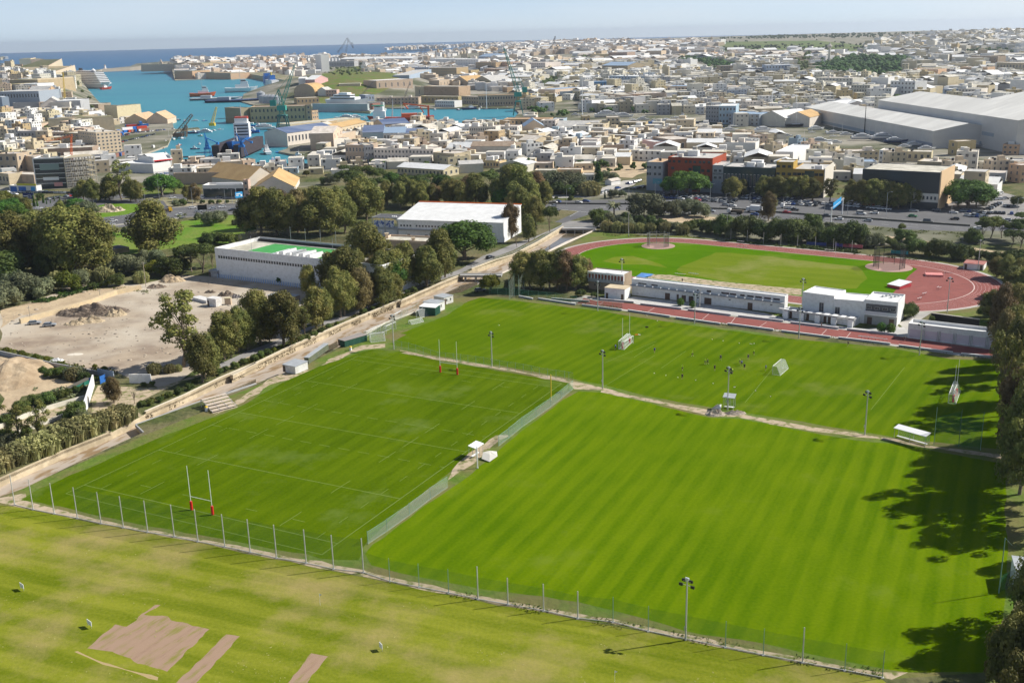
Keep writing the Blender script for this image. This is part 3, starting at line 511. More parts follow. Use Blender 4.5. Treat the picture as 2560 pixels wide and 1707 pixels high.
def plants(place,table):
 for row in table.strip().split('\n'):
  r,*it=row.split()
  for e in it:
   k,q=e.split(':');a=q.split(',');x,yb,yt=map(float,a[:3]);w=float(a[3])if len(a)>3 else 1.0
   P=gt(r,x,yb);plant(k,P,max(1.2,hz(P,r,yt)),w,place)
plants('beside the stone lined channel',"""
C1 sparse:1680,870,165,1.15 euc:1860,1010,575,.9 euc:2065,800,375 sparse:2120,780,400,.9 euc:2190,740,325,.8 brown:1050,1200,965 bare:1238,1210,1060,.8 sparse:370,1560,1200,1.0 sparse:170,1568,1210,.9 reed:1420,930,840,1.3 reed:1560,920,850,1.4 reed:1640,910,850 bush:700,1350,1190,.9 bare:640,900,800,.5 grey:700,980,870,1.4 grey:620,950,880,1.4
C1 reed:450,1568,1440,1.5 reed:560,1550,1420,1.5 reed:680,1520,1390,1.4 reed:800,1480,1340,1.6 reed:900,1450,1310,1.5 reed:1000,1415,1270,1.6 reed:1100,1380,1230,1.6 reed:1190,1340,1230,1.2
D1 reed:30,215,110,1.5 reed:110,185,75,1.5 reed:190,155,40,1.6 reed:270,130,10,1.5 reed:350,90,-30,1.5 reed:430,55,-70,1.5 reed:520,20,-95,1.5 reed:-20,240,130,1.5 grey:60,90,10,1.2
C2 sparse:230,730,300 euc:280,700,300,.9 euc:50,900,500,1.1 euc:440,640,290,.9 euc:560,590,100 euc:770,600,110,1.1 brown:640,580,300 euc:905,500,230 sparse:960,500,220 euc:1070,450,70 euc:1130,420,90 euc:1290,340,-100 brown:1480,300,-100 euc:1330,330,-60 brown:1550,260,-60,.8 euc:1680,240,-120 euc:1780,200,-60,1.1
""")
plants('around the white sports hall',"""
B2 euc:1010,1350,1045,.9 euc:1170,1300,1150,.8 euc:1340,1330,880,1.25 euc:1240,1320,920,1.15 euc:1540,1180,660,1.1 euc:1660,1150,790,1.0 euc:1900,1230,930,.9 brown:1790,1250,1080 dense:735,1215,1150,.8 euc:2080,1240,880,1.1 euc:2200,1190,720,.9 euc:2250,1150,800
B2 euc:1740,1240,930,1.1 euc:1850,1250,900,1.1 euc:1450,1250,900 brown:1600,1260,960 euc:1690,1300,915,1.1 euc:1790,1275,900,1.1 dense:1730,1290,980,.8
B3 dense:590,915,572,1.35 euc:415,960,648,.75 euc:250,1165,800,1.15 euc:60,1160,760,.9 lime:830,1225,1055,.85 brown:1020,720,400,.8 euc:1180,750,500,.8 sparse:1230,700,530,.8 bare:1075,800,670,.9 pine:1380,680,430,.6 euc:1250,600,340 euc:1290,540,380 lime:1300,560,440,.7
""")
plants('in front of the running track',"""
B3 euc:1130,1190,850,1.2 euc:1200,1180,860,1.1 bush:1110,1100,1000 euc:1290,1185,835,1.2 euc:1370,1190,850,1.15 euc:1450,1190,835,1.2 brown:1530,1195,850,1.1 euc:1610,1190,880,1.15 brown:1690,1160,900,1.0 euc:1720,1130,910,.9 bush:1660,1250,1190,1.2 bush:1780,1260,1215,1.2 olive:1010,1200,1110,.8
""")
plants('in the wood behind the sports hall',"""
B2 euc:430,760,430,.9 euc:560,765,330,1.15 euc:700,770,345,1.1 euc:620,700,340,1.1 euc:820,770,410,1.1 brown:900,740,350,1.0 euc:990,760,450,1.1 euc:1100,770,330,1.15 euc:1200,760,360,1.1 euc:1330,740,400,1.1 euc:1270,690,330 brown:760,660,350 euc:1020,690,340 euc:1440,660,260,1.0 euc:1530,650,230,1.1 euc:1620,600,330,.9 brown:1500,560,250 dense:480,780,680,.7 pine:1640,440,240 euc:1720,500,270,.9 euc:1840,520,280,1.0 euc:1950,510,260 euc:2060,500,270 brown:2150,500,300 euc:2250,480,250 pine:1380,420,170,1.0 pine:1500,350,130,1.1 pine:1620,340,150 dense:1760,340,190,.9 euc:1880,330,200 pine:2000,330,230 pine:2120,320,200 euc:2240,330,210,1.1 olive:1230,300,200 bush:1150,300,230 bush:1330,200,120 lime:980,230,170,.8
B3 euc:40,420,160 pine:120,400,140 euc:200,450,220 euc:300,430,230 dense:400,330,140,.9 euc:470,430,180,1.1 euc:560,440,200 brown:520,400,190 euc:690,430,130,1.2 brown:620,400,150 euc:760,420,220 pine:820,300,100 euc:900,440,180 euc:1000,420,50,1.1 euc:1090,440,60,1.1 euc:1180,440,130 brown:1260,400,110 pine:1060,250,30 euc:1330,420,200 euc:1130,560,250,1.1 euc:1040,560,300 dense:930,450,270,.8 euc:1220,500,280 bush:830,460,400
""")
plants('by the slip road over the channel',"""
B3 olive:1380,300,110,1.2 olive:1480,300,110 olive:1580,290,120 bare:1590,240,140 olive:1660,300,180 bush:1450,320,200,1.1 bush:1560,325,230,1.1 bush:1640,320,210 reed:1740,325,200,1.5 reed:1700,320,220 cypress:1820,200,25,2.2 olive:1890,180,100,1.1 olive:1960,200,120 cypress:1880,350,280,1.2 olive:1960,350,270,.9 olive:2040,340,280 cypress:1180,90,-20,2.4 bush:1385,360,335 bush:1435,360,335 bush:1570,370,330
B2 grey:2200,130,100
""")
plants('between the track and the highway',"""
B3 palm:1965,520,385,1.2 bush:1810,560,450,1.1 bush:1870,545,460 grey:1920,560,480 bush:1780,550,500 olive:2240,520,310,1.25 olive:2330,520,400 bush:2070,560,480 grey:2000,620,520,1.1 grey:2090,640,530 reed:1900,650,560,1.2 reed:2000,660,570,1.2 reed:2100,665,580,1.2 reed:2200,665,580,1.1 reed:2300,665,580,1.1 bush:1850,620,520 bush:2200,600,510 bush:2300,590,510
B4 olive:660,520,375 olive:775,510,370 olive:845,500,365 olive:925,520,395 brown:1545,560,300,.9 sparse:1590,540,320,.6 bush:560,640,540 reed:600,660,570,1.2 grey:690,660,570 reed:760,680,590,1.2 bush:820,660,560 bush:900,650,540,1.1 bush:980,670,560 bush:1060,680,540 bush:1130,690,500,.8 bush:1180,700,560 bush:1260,690,520,.9 bush:1340,720,520,.9 bush:1420,720,530,.9 bush:1500,740,570 bush:1560,740,590 bush:1640,745,540,.9 bush:1730,750,550,.9 bush:1800,750,540,.9 bush:1880,760,600 limebush:1860,740,650 limebush:1950,760,640 bush:1960,640,500,.9 bush:2030,750,620 bush:2110,750,610 bush:2190,780,640 bush:2270,790,600 bush:2330,790,570,.9 grey:1200,720,650 grey:1700,760,680 olive:2100,640,570
B5 bush:20,600,560 bush:110,610,500 bush:150,760,640 bush:230,770,650 bush:320,770,610 bush:400,760,600 bush:480,750,570,.8 bush:560,800,690 grey:620,800,680 grey:700,800,670 bush:780,780,700 bush:840,800,720 bush:930,640,585 bush:960,750,640,1.2 bush:1010,790,700 bush:900,860,760 bush:990,870,790 bush:1090,870,730 limebush:1000,850,790 limebush:1170,890,840 bush:1190,880,750 bush:1280,890,730 bush:1360,900,770 bush:1440,910,770 bush:1500,920,780 bush:1580,760,630,.9 bush:1620,770,680 pine:1680,720,560,1.0 pine:1745,725,520,1.1 pine:1850,720,560 pine:1960,740,580 pine:2030,760,540 pine:2020,810,660,1.2 pine:1940,800,640 bush:1650,920,830 bush:1730,930,840 bush:1800,950,840 bush:1900,960,840 bush:1980,980,820 bush:2050,990,850 euc:1800,1080,890,1.3 euc:1900,1100,880,1.3 euc:2020,1120,900,1.3
""")
plants('along the right edge beyond the track',"""
B5 euc:1960,1250,980,1.4 euc:2060,1300,1000,1.4 bush:1850,1420,1290 euc:1760,1480,1200,1.3 euc:1900,1500,1180,1.3 euc:2020,1520,1150,1.2 bush:1700,1440,1340 bush:1000,1450,1310,.9 bush:1210,1480,1430,.9 euc:2100,1450,1200,1.2
C5 euc:1990,620,330,1.2 euc:2080,700,300,1.1 euc:1950,520,250,1.2
""")
for x_,y_,h_ in((2520,870,15),(2550,915,17),(2568,960,17),(2560,1010,19),(2590,1050,17),(2585,1105,21),(2615,1150,19),(2600,1205,21),(2640,1250,20),(2618,1310,18),(2560,860,16),(2640,1100,20),(2620,1000,18),(2660,1180,20),(2680,1330,18),(2680,1560,15),(2640,1640,14),(2600,1700,13),(2560,1800,15),(2640,1850,17),(2540,1930,14),(2528,940,14),(2532,1040,16),(2548,1130,17),(2560,1180,18),(2572,1235,17),(2590,1290,15),(2640,1700,16),(2700,1750,17),(2600,1790,14),(2545,1830,12),(2640,930,19),(2560,1760,12),(2520,1850,14),(2610,1640,12),(2500,1960,13),(2470,1990,12),(2560,1700,11),(2640,1335,12),(2690,1400,13),(2710,1455,12),(2640,1545,15),(2600,1610,14),(2530,1745,12),(2600,1860,16)):
 plant(rnd.choice(('euc','sparse','sparse','euc','brown')),G(x_-24 if y_<1345 else x_-10,y_),h_*rnd.uniform(.95,1.4),.64,'lining the right edge of the pitches')
plants('in the wood left of the white hall',"""
B1 euc:150,1110,560,1.2 euc:60,1060,640,1.2 euc:330,1000,560,1.1 euc:240,900,600 euc:430,1090,620 euc:560,1110,520,1.1 euc:700,1130,525,1.25 euc:840,1120,560,1.25 euc:930,1060,660 euc:770,1000,540,1.2 euc:620,960,540 euc:500,960,560 brown:880,940,600 euc:1430,950,455,1.35 euc:1370,900,540,.9 dense:1330,930,720,.6 dense:1140,760,700,.7 dense:1030,810,730,.7 lime:260,760,640,.8 lime:40,500,360 euc:10,560,360,1.3 dense:40,640,460,1.2 dense:150,640,480,1.1 grey:380,900,600 euc:170,560,400 euc:250,560,420 dense:110,600,430 olive:1150,1110,950,1.3 olive:1260,1120,970 olive:1050,1110,1000 grey:90,1350,1180,1.2 grey:60,1420,1240,1.2 grey:250,1330,1120,1.2 grey:350,1330,1150,1.2 limebush:620,1270,1100,1.1 grey:160,1300,1100 grey:740,1220,1080 reed:420,1290,1180,1.2 reed:520,1200,1100,1.2 reed:790,1200,1080,1.2 reed:960,1190,1060,1.2 limebush:1420,1130,1000,1.1 limebush:1480,1140,1030 bush:1580,1140,960,1.1 bush:1680,1120,1000 grey:1330,1020,900 grey:1450,1040,900 pine:1860,1110,850,1.1 pine:1760,1100,850 pine:1950,1060,880,.9 bush:1650,960,870 bush:1750,980,880 bush:1920,850,740,1.1 bush:2010,840,740 bush:2090,850,745 bush:2170,840,760 olive:1960,670,545,1.1 grey:2030,640,540 grey:2160,670,620 bush:2150,660,640 grey:1290,1180,1100 reed:1300,1200,1100,1.2 bush:1100,1230,1170 bush:960,1240,1180 bush:850,1260,1200 limebush:330,1080,1060 grey:480,1250,1150 bush:700,1270,1200 bush:20,1200,900 bush:110,1150,950 bush:450,1120,900 bush:1070,1230,1120
""")
plants('around the roundabout',"""
B1 euc:770,440,260,1.2 euc:850,470,250,1.1 euc:1010,450,230,1.3 sparse:1120,440,90,1.1 euc:1200,450,250,1.2 euc:1250,460,260 dense:1490,400,210,1.25 dense:1600,380,250 brown:1790,465,295,1.1 euc:1720,450,310 bush:720,420,320 lime:900,460,385 dense:700,560,430,1.2 grey:650,560,440,1.3 grey:780,570,450,1.2 grey:850,560,470 euc:560,640,450 limebush:960,440,390 cypress:315,500,400,1.2 cypress:345,500,420 cypress:400,470,390,1.2 cypress:430,480,430 cypress:465,470,430 cypress:535,560,480,1.2 cypress:500,450,400 cypress:550,450,400 bush:1940,478,440,1.2 bush:2010,475,440,1.1 bush:2085,470,440 bush:370,440,380 bush:1860,475,440 grey:1820,620,560 palm:1650,630,570,1.0 palm:1700,610,560 grey:1610,500,440 bush:1680,490,430
""")
plants('by the scrapyard wall',"""
C1 limebush:60,740,690 limebush:200,780,720 limebush:330,810,750 limebush:430,820,770 bush:400,950,870 bush:470,970,890 bush:560,960,870 limebush:500,930,880 reed:690,990,880,1.2 bush:780,1000,920 bush:880,1000,950 limebush:960,900,870,1.2 limebush:870,880,850 reed:200,780,740 bush:620,1140,1070 bush:540,1170,1090 bush:440,1200,1100 bush:330,1230,1130 bush:200,1290,1180 bush:60,1400,1310,1.2 bush:700,1110,1050 bush:760,1090,1040 grey:740,1360,1250 bush:560,1330,1280 bush:250,1500,1420 bush:60,1540,1440 bush:1300,1240,1180 bush:1380,1220,1165 bush:1470,1190,1140 bush:1550,1150,1100 bush:1640,1120,1060 bush:1740,1080,1020 bush:1320,1050,1010 bush:1400,1040,1000
C2 bush:180,870,810 bush:240,840,790 bush:320,810,750 bush:400,780,720 limebush:440,760,720 bush:500,740,680 bush:560,710,650 bush:620,690,630 limebush:680,660,620 bush:850,600,550 bush:920,570,510 bush:980,550,500 bush:1050,520,470 bush:1110,490,440 bush:1180,450,400 limebush:1260,420,380 bush:1500,310,260 bush:1580,280,240 limebush:1640,260,220 bush:1900,130,90 bush:1960,110,60
""")
plants('in front of the showroom blocks',"""
B4 dense:700,320,170,1.1 dense:800,330,110,1.35 dense:900,320,150,1.1 dense:660,330,160 euc:1220,350,160,1.3 euc:1160,330,180 euc:1310,330,180,1.1 euc:1500,350,150,1.3 euc:1570,350,160,1.2 euc:1650,360,150,1.3 euc:1760,370,160,1.3 euc:1860,370,150,1.3 euc:1950,370,170,1.3 sparse:2100,390,170,1.1
B5 sparse:280,390,170,1.1 euc:480,430,190,1.2 euc:560,440,190,1.2 euc:650,440,180,1.3 euc:740,440,190,1.2 euc:820,440,200,1.1 euc:900,450,220,1.1 euc:980,440,215,1.1 euc:1080,440,220,1.2 euc:1120,420,240 dense:1540,440,190,1.5 euc:1620,440,220,1.4 euc:1450,430,240,1.2 dense:1680,420,260,1.2 bush:1990,430,330 pine:2040,620,480
""")
# buildings
RG.update(E1=(0,130,7.35),E2=(320,280,7.35),E3=(1600,370,6.19),E4=(2240,330,7.35))
def wallmat(n,c,k=.8):
 return mat('wall_'+n,c,c2=tuple(x*k for x in c),sc=.35,c3=tuple(x*.93 for x in c),sc3=.06,rough=.9,spec=.15,detail=6,rnd_=.07)
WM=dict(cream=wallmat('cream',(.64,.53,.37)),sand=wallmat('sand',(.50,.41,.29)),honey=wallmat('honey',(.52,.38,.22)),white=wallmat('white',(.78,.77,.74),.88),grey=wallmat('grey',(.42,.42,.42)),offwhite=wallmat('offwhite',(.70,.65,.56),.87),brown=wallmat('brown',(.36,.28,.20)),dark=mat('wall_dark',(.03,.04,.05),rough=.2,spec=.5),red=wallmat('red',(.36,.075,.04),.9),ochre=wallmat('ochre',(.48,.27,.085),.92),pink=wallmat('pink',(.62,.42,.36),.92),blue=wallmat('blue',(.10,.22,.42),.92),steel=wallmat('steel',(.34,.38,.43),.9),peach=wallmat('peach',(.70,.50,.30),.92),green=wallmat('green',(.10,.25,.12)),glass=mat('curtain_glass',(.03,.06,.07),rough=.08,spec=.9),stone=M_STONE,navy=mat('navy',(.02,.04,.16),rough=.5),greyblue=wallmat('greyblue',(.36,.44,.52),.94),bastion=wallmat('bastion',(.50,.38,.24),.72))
RM=dict(white=mat('roof_white',(.80,.80,.78),c2=(.70,.70,.68),sc=.3,rough=.6),grey=mat('roof_grey',(.44,.43,.41),c2=(.56,.54,.50),sc=.3,rough=.9),tan=mat('roof_tan',(.55,.37,.17),c2=(.48,.31,.14),sc=.12,rough=.9),solar=mat('roof_solar',(.10,.14,.25),c2=(.20,.24,.34),sc=.15,rough=.3,spec=.6,aniso=(.3,.1)),pale=mat('roof_pale',(.66,.61,.53),c2=(.46,.42,.35),sc=.25,rough=.9,rnd_=.08),dark=mat('roof_dark',(.10,.10,.11),rough=.8),hang=mat('hangar_roof',(.74,.73,.68),c2=(.66,.65,.61),sc=.3,c3=(.58,.57,.53),sc3=.05,rough=.7,aniso=(.6,.1)),orange=mat('roof_orange',(.60,.42,.26),c2=(.52,.35,.21),sc=.3,rough=.9),blue=mat('roof_blue',(.30,.40,.52),rough=.5),brown=mat('roof_brown',(.30,.22,.16),c2=(.38,.30,.22),sc=.3,rough=.9))
M_PANE=mat('window_glass',(.035,.045,.06),rough=.15,spec=.6)
M_FRAME=mat('window_frame',(.55,.53,.5),rough=.6);M_WHITE=mat('white_paint',(.8,.8,.79),rough=.5);M_DOOR=mat('door_brown',(.11,.07,.05),rough=.6)
M_METAL=mat('galvanised_steel',(.48,.50,.51),rough=.45,metal=.5);M_BLACK=mat('black_paint',(.02,.02,.022),rough=.5)
def winmesh(nm,frame=True,arch=False):
 mb=MB()
 if arch:
  P=[(-.5,0),(.5,0)]+[(.5*cos(a),.55+.45*sin(a))for a in[pi*i/8 for i in range(9)]]
  n=len(P);mb.add([(x,.02,z)for x,z in P]+[(x,-.03,z)for x,z in P],[tuple(range(n,2*n)),tuple(range(n-1,-1,-1))]+[(i,(i+1)%n,n+(i+1)%n,n+i)for i in range(n)])
 else:
  mb.box(-.5,-.05,0,.5,.1,1)
  if frame:
   mb.mi=1
   mb.box(-.56,-.09,-.06,-.5,.1,1.05);mb.box(.5,-.09,-.06,.56,.1,1.05);mb.box(-.5,-.13,-.09,.5,.1,0);mb.box(-.5,-.09,1,.5,.1,1.05);mb.box(-.02,-.075,0,.02,-.05,1)
 return mb.mesh(nm,[M_PANE,M_FRAME])
WIN=dict(w=winmesh('window'),a=winmesh('window',arch=True),p=winmesh('window',False))
DOORM=MB().box(-.5,-.06,0,.5,.1,1).mesh('door',[M_DOOR])
def windows(o,L,D,h,rows,cols,side,sd,wk='w',z0=0.0,ww=None,hh=None,name='window'):
 def face(n,length,place):
  for r_ in range(rows):
   fh=(h-z0)/rows;zz=z0+fh*r_+fh*(.32 if wk!='p' else.16);H=hh or(fh*.42 if wk!='p' else fh*.66)
   for c_ in range(n):
    pitch=length/n;w=min(pitch*.62,ww)if ww else min(pitch*(.42 if wk!='p' else.9),1.9 if wk=='w' else 99)
    q=link(name,WIN[wk],o);place(q,(c_+.5)*pitch,zz);q.scale=(w,1,H)
 if cols:
  def pf(q,t,z):q.location=(t,0,z)
  face(cols,L,pf)
 if side:
  if sd>0:
   def ps(q,t,z):q.location=(L,t,z);q.rotation_euler=(0,0,pi/2)
  else:
   def ps(q,t,z):q.location=(0,D-t,z);q.rotation_euler=(0,0,-pi/2)
  face(side,D,ps)
OCC=[]
def building(P,ux,L,D,h,wall='cream',roof='flat',roofm='pale',rows=0,cols=0,side=0,label='',name='building',cat='building',group=None,wk='w',z0=0.0,par=.5,clutter=0,ww=None,rh=None,sink=1.5,hh=None,pend=None):
 """front left corner P, unit vector ux along the front, depth D away from the camera"""
 uy=Vector((-ux.y,ux.x));ang=atan2(ux.y,ux.x)
 o=thing(name,label,cat,P,ang,group);mw=WM[wall]if isinstance(wall,str)else wall;mr=RM[roofm]
 mb=MB();rb=MB()
 if roof=='flat':
  t=.25
  mb.add([(0,0,-sink),(L,0,-sink),(L,D,-sink),(0,D,-sink),(0,0,h),(L,0,h),(L,D,h),(0,D,h),(t,t,h),(L-t,t,h),(L-t,D-t,h),(t,D-t,h),(t,t,h-par-.1),(L-t,t,h-par-.1),(L-t,D-t,h-par-.1),(t,D-t,h-par-.1)],[(0,1,5,4),(1,2,6,5),(2,3,7,6),(3,0,4,7),(4,5,9,8),(5,6,10,9),(6,7,11,10),(7,4,8,11),(8,9,13,12),(9,10,14,13),(10,11,15,14),(11,8,12,15)])
  rb.box(t,t,h-par-.3,L-t,D-t,h-par)
 else:
  mb.add([(0,0,-sink),(L,0,-sink),(L,D,-sink),(0,D,-sink),(0,0,h),(L,0,h),(L,D,h),(0,D,h)],[(0,1,5,4),(1,2,6,5),(2,3,7,6),(3,0,4,7)])
  r_=rh or min(L,D)*.16;e=.35;tk_=.18
  if roof=='gx':
   mb.add([(0,0,h),(0,D,h),(0,D/2,h+r_),(L,0,h),(L,D,h),(L,D/2,h+r_)],[(0,2,1),(3,4,5)])
   rb.add([(-e,-e,h-e*r_/D*2),(L+e,-e,h-e*r_/D*2),(L+e,D/2,h+r_),(-e,D/2,h+r_),(L+e,D+e,h-e*r_/D*2),(-e,D+e,h-e*r_/D*2)]+[(-e,-e,h-e*r_/D*2+tk_),(L+e,-e,h-e*r_/D*2+tk_),(L+e,D/2,h+r_+tk_),(-e,D/2,h+r_+tk_),(L+e,D+e,h-e*r_/D*2+tk_),(-e,D+e,h-e*r_/D*2+tk_)],[(6,7,8,9),(9,8,10,11),(0,1,7,6),(1,2,8,7),(2,4,10,8),(4,5,11,10),(5,3,9,11),(3,0,6,9)])
  elif roof=='gy':
   mb.add([(0,0,h),(L,0,h),(L/2,0,h+r_),(0,D,h),(L,D,h),(L/2,D,h+r_)],[(0,1,2),(3,5,4)])
   rb.add([(-e,-e,h-e*r_/L*2),(L/2,-e,h+r_),(L+e,-e,h-e*r_/L*2),(-e,D+e,h-e*r_/L*2),(L/2,D+e,h+r_),(L+e,D+e,h-e*r_/L*2)]+[(-e,-e,h-e*r_/L*2+tk_),(L/2,-e,h+r_+tk_),(L+e,-e,h-e*r_/L*2+tk_),(-e,D+e,h-e*r_/L*2+tk_),(L/2,D+e,h+r_+tk_),(L+e,D+e,h-e*r_/L*2+tk_)],[(6,7,10,9),(7,8,11,10),(0,1,7,6),(1,2,8,7),(2,5,11,8),(3,0,6,9),(4,3,9,10),(5,4,10,11)])
  elif roof=='shed':
   mb.add([(0,0,h),(0,D,h),(0,D,h+r_),(L,0,h),(L,D,h),(L,D,h+r_)],[(0,2,1),(3,4,5),(1,2,5,4)])
   rb.add([(-e,-e,h),(L+e,-e,h),(L+e,D+e,h+r_),(-e,D+e,h+r_),(-e,-e,h+tk_),(L+e,-e,h+tk_),(L+e,D+e,h+r_+tk_),(-e,D+e,h+r_+tk_)],[(4,5,6,7),(0,1,5,4),(1,2,6,5),(2,3,7,6),(3,0,4,7)])
  elif roof=='barrel':
   n=10;P0=[(-e+(L+2*e)*.5*(1-cos(pi*i/n)),h+r_*sin(pi*i/n))for i in range(n+1)]
   for y_ in(0,D):mb.add([(x,y_,z)for x,z in P0],[tuple(range(n+1))])
   for i in range(n):rb.quad((P0[i][0],-e,P0[i][1]),(P0[i+1][0],-e,P0[i+1][1]),(P0[i+1][0],D+e,P0[i+1][1]),(P0[i][0],D+e,P0[i][1]))
  elif roof=='saw':
   n=max(2,int(D/9));s=D/n
   for i in range(n):
    y0=i*s;mb.add([(0,y0,h),(0,y0+s,h),(0,y0+s,h+r_),(L,y0,h),(L,y0+s,h),(L,y0+s,h+r_)],[(0,2,1),(3,4,5),(1,2,5,4)])
    rb.add([(-e,y0,h+.02),(L+e,y0,h+.02),(L+e,y0+s,h+r_+.1),(-e,y0+s,h+r_+.1)],[(0,1,2,3)])
 mb.build('walls',mw,o);ro=rb.build('roof',mr,o)
 c=P+Vector((ux.x*L/2+uy.x*D/2,ux.y*L/2+uy.y*D/2,0));sd=1 if(Vector((c.x,c.y)).dot(ux)<0)else-1
 if rows:windows(o,L,D,h-(par if roof=='flat' else 0)-z0*0,rows,cols,side,sd,wk,z0,ww,hh)
 if clutter:
  r=random.Random(int(L*97+D*31));
  for k in range(clutter):
   q=r.random();x,y_=r.uniform(.12,.82)*L,r.uniform(.15,.8)*D
   if q<.45:link('stair_hut',HUTM[r.randrange(2)],ro,(x,y_,h-par),0,(r.uniform(.8,1.4),)*3)
   elif q<.8:link('water_tank',TANKM,ro,(x,y_,h-par),r.random()*3)
   else:link('air_unit',ACM,ro,(x,y_,h-par),r.random()*3)
 OCC.append((Vector((P.x,P.y)),ux,uy,L,D))
 if pend:PEND.append((o,label,pend,proj(c)[0]))
 return o
HUTM=[MB().box(-1.6,-1.3,0,1.6,1.3,2.4).mesh('stair_hut',[WM['offwhite']]),MB().box(-2.6,-1.8,0,2.2,1.8,2.6).mesh('stair_hut',[WM['white']])]
TANKM=MB().cyl(0,0,0,.7,1.3,10).mesh('water_tank',[M_BLACK]);ACM=MB().box(-.8,-.4,0,.8,.4,1.1).mesh('air_unit',[M_METAL])
def rowb(line,pend=None):
 f=[t.strip()for t in line.split('|')]
 r,a,b,yt,d,*ex=f[0].split();ax,ay=map(float,a.split(','));bx,by=map(float,b.split(','))
 kw={}
 for t in ex:
  k,v=t.split('=');kw[k]=float(v)if k in('z0','par','ww','rh','sink','hh')else(int(v)if k=='clutter' else v)
 A=gt(r,ax,ay);B=gt(r,bx,by);z=min(A.z,B.z);A.z=z
 ux=Vector((B.x-A.x,B.y-A.y));L=ux.length;ux.normalize();h=max(2.2,hz(A,r,float(yt)))
 wall,roof,*rm=f[1].split(',');rows,cols,side=0,0,0
 if f[2]:rows,cols,side=map(int,f[2].split(','))
 label=f[3];nm=f[4]if len(f)>4 else 'building'
 return building(A,ux,L,float(d),h,wall,roof,rm[0]if rm else 'pale',rows,cols,side,label,nm,nm.replace('_',' '),group=kw.pop('group',None),pend=pend,**kw)
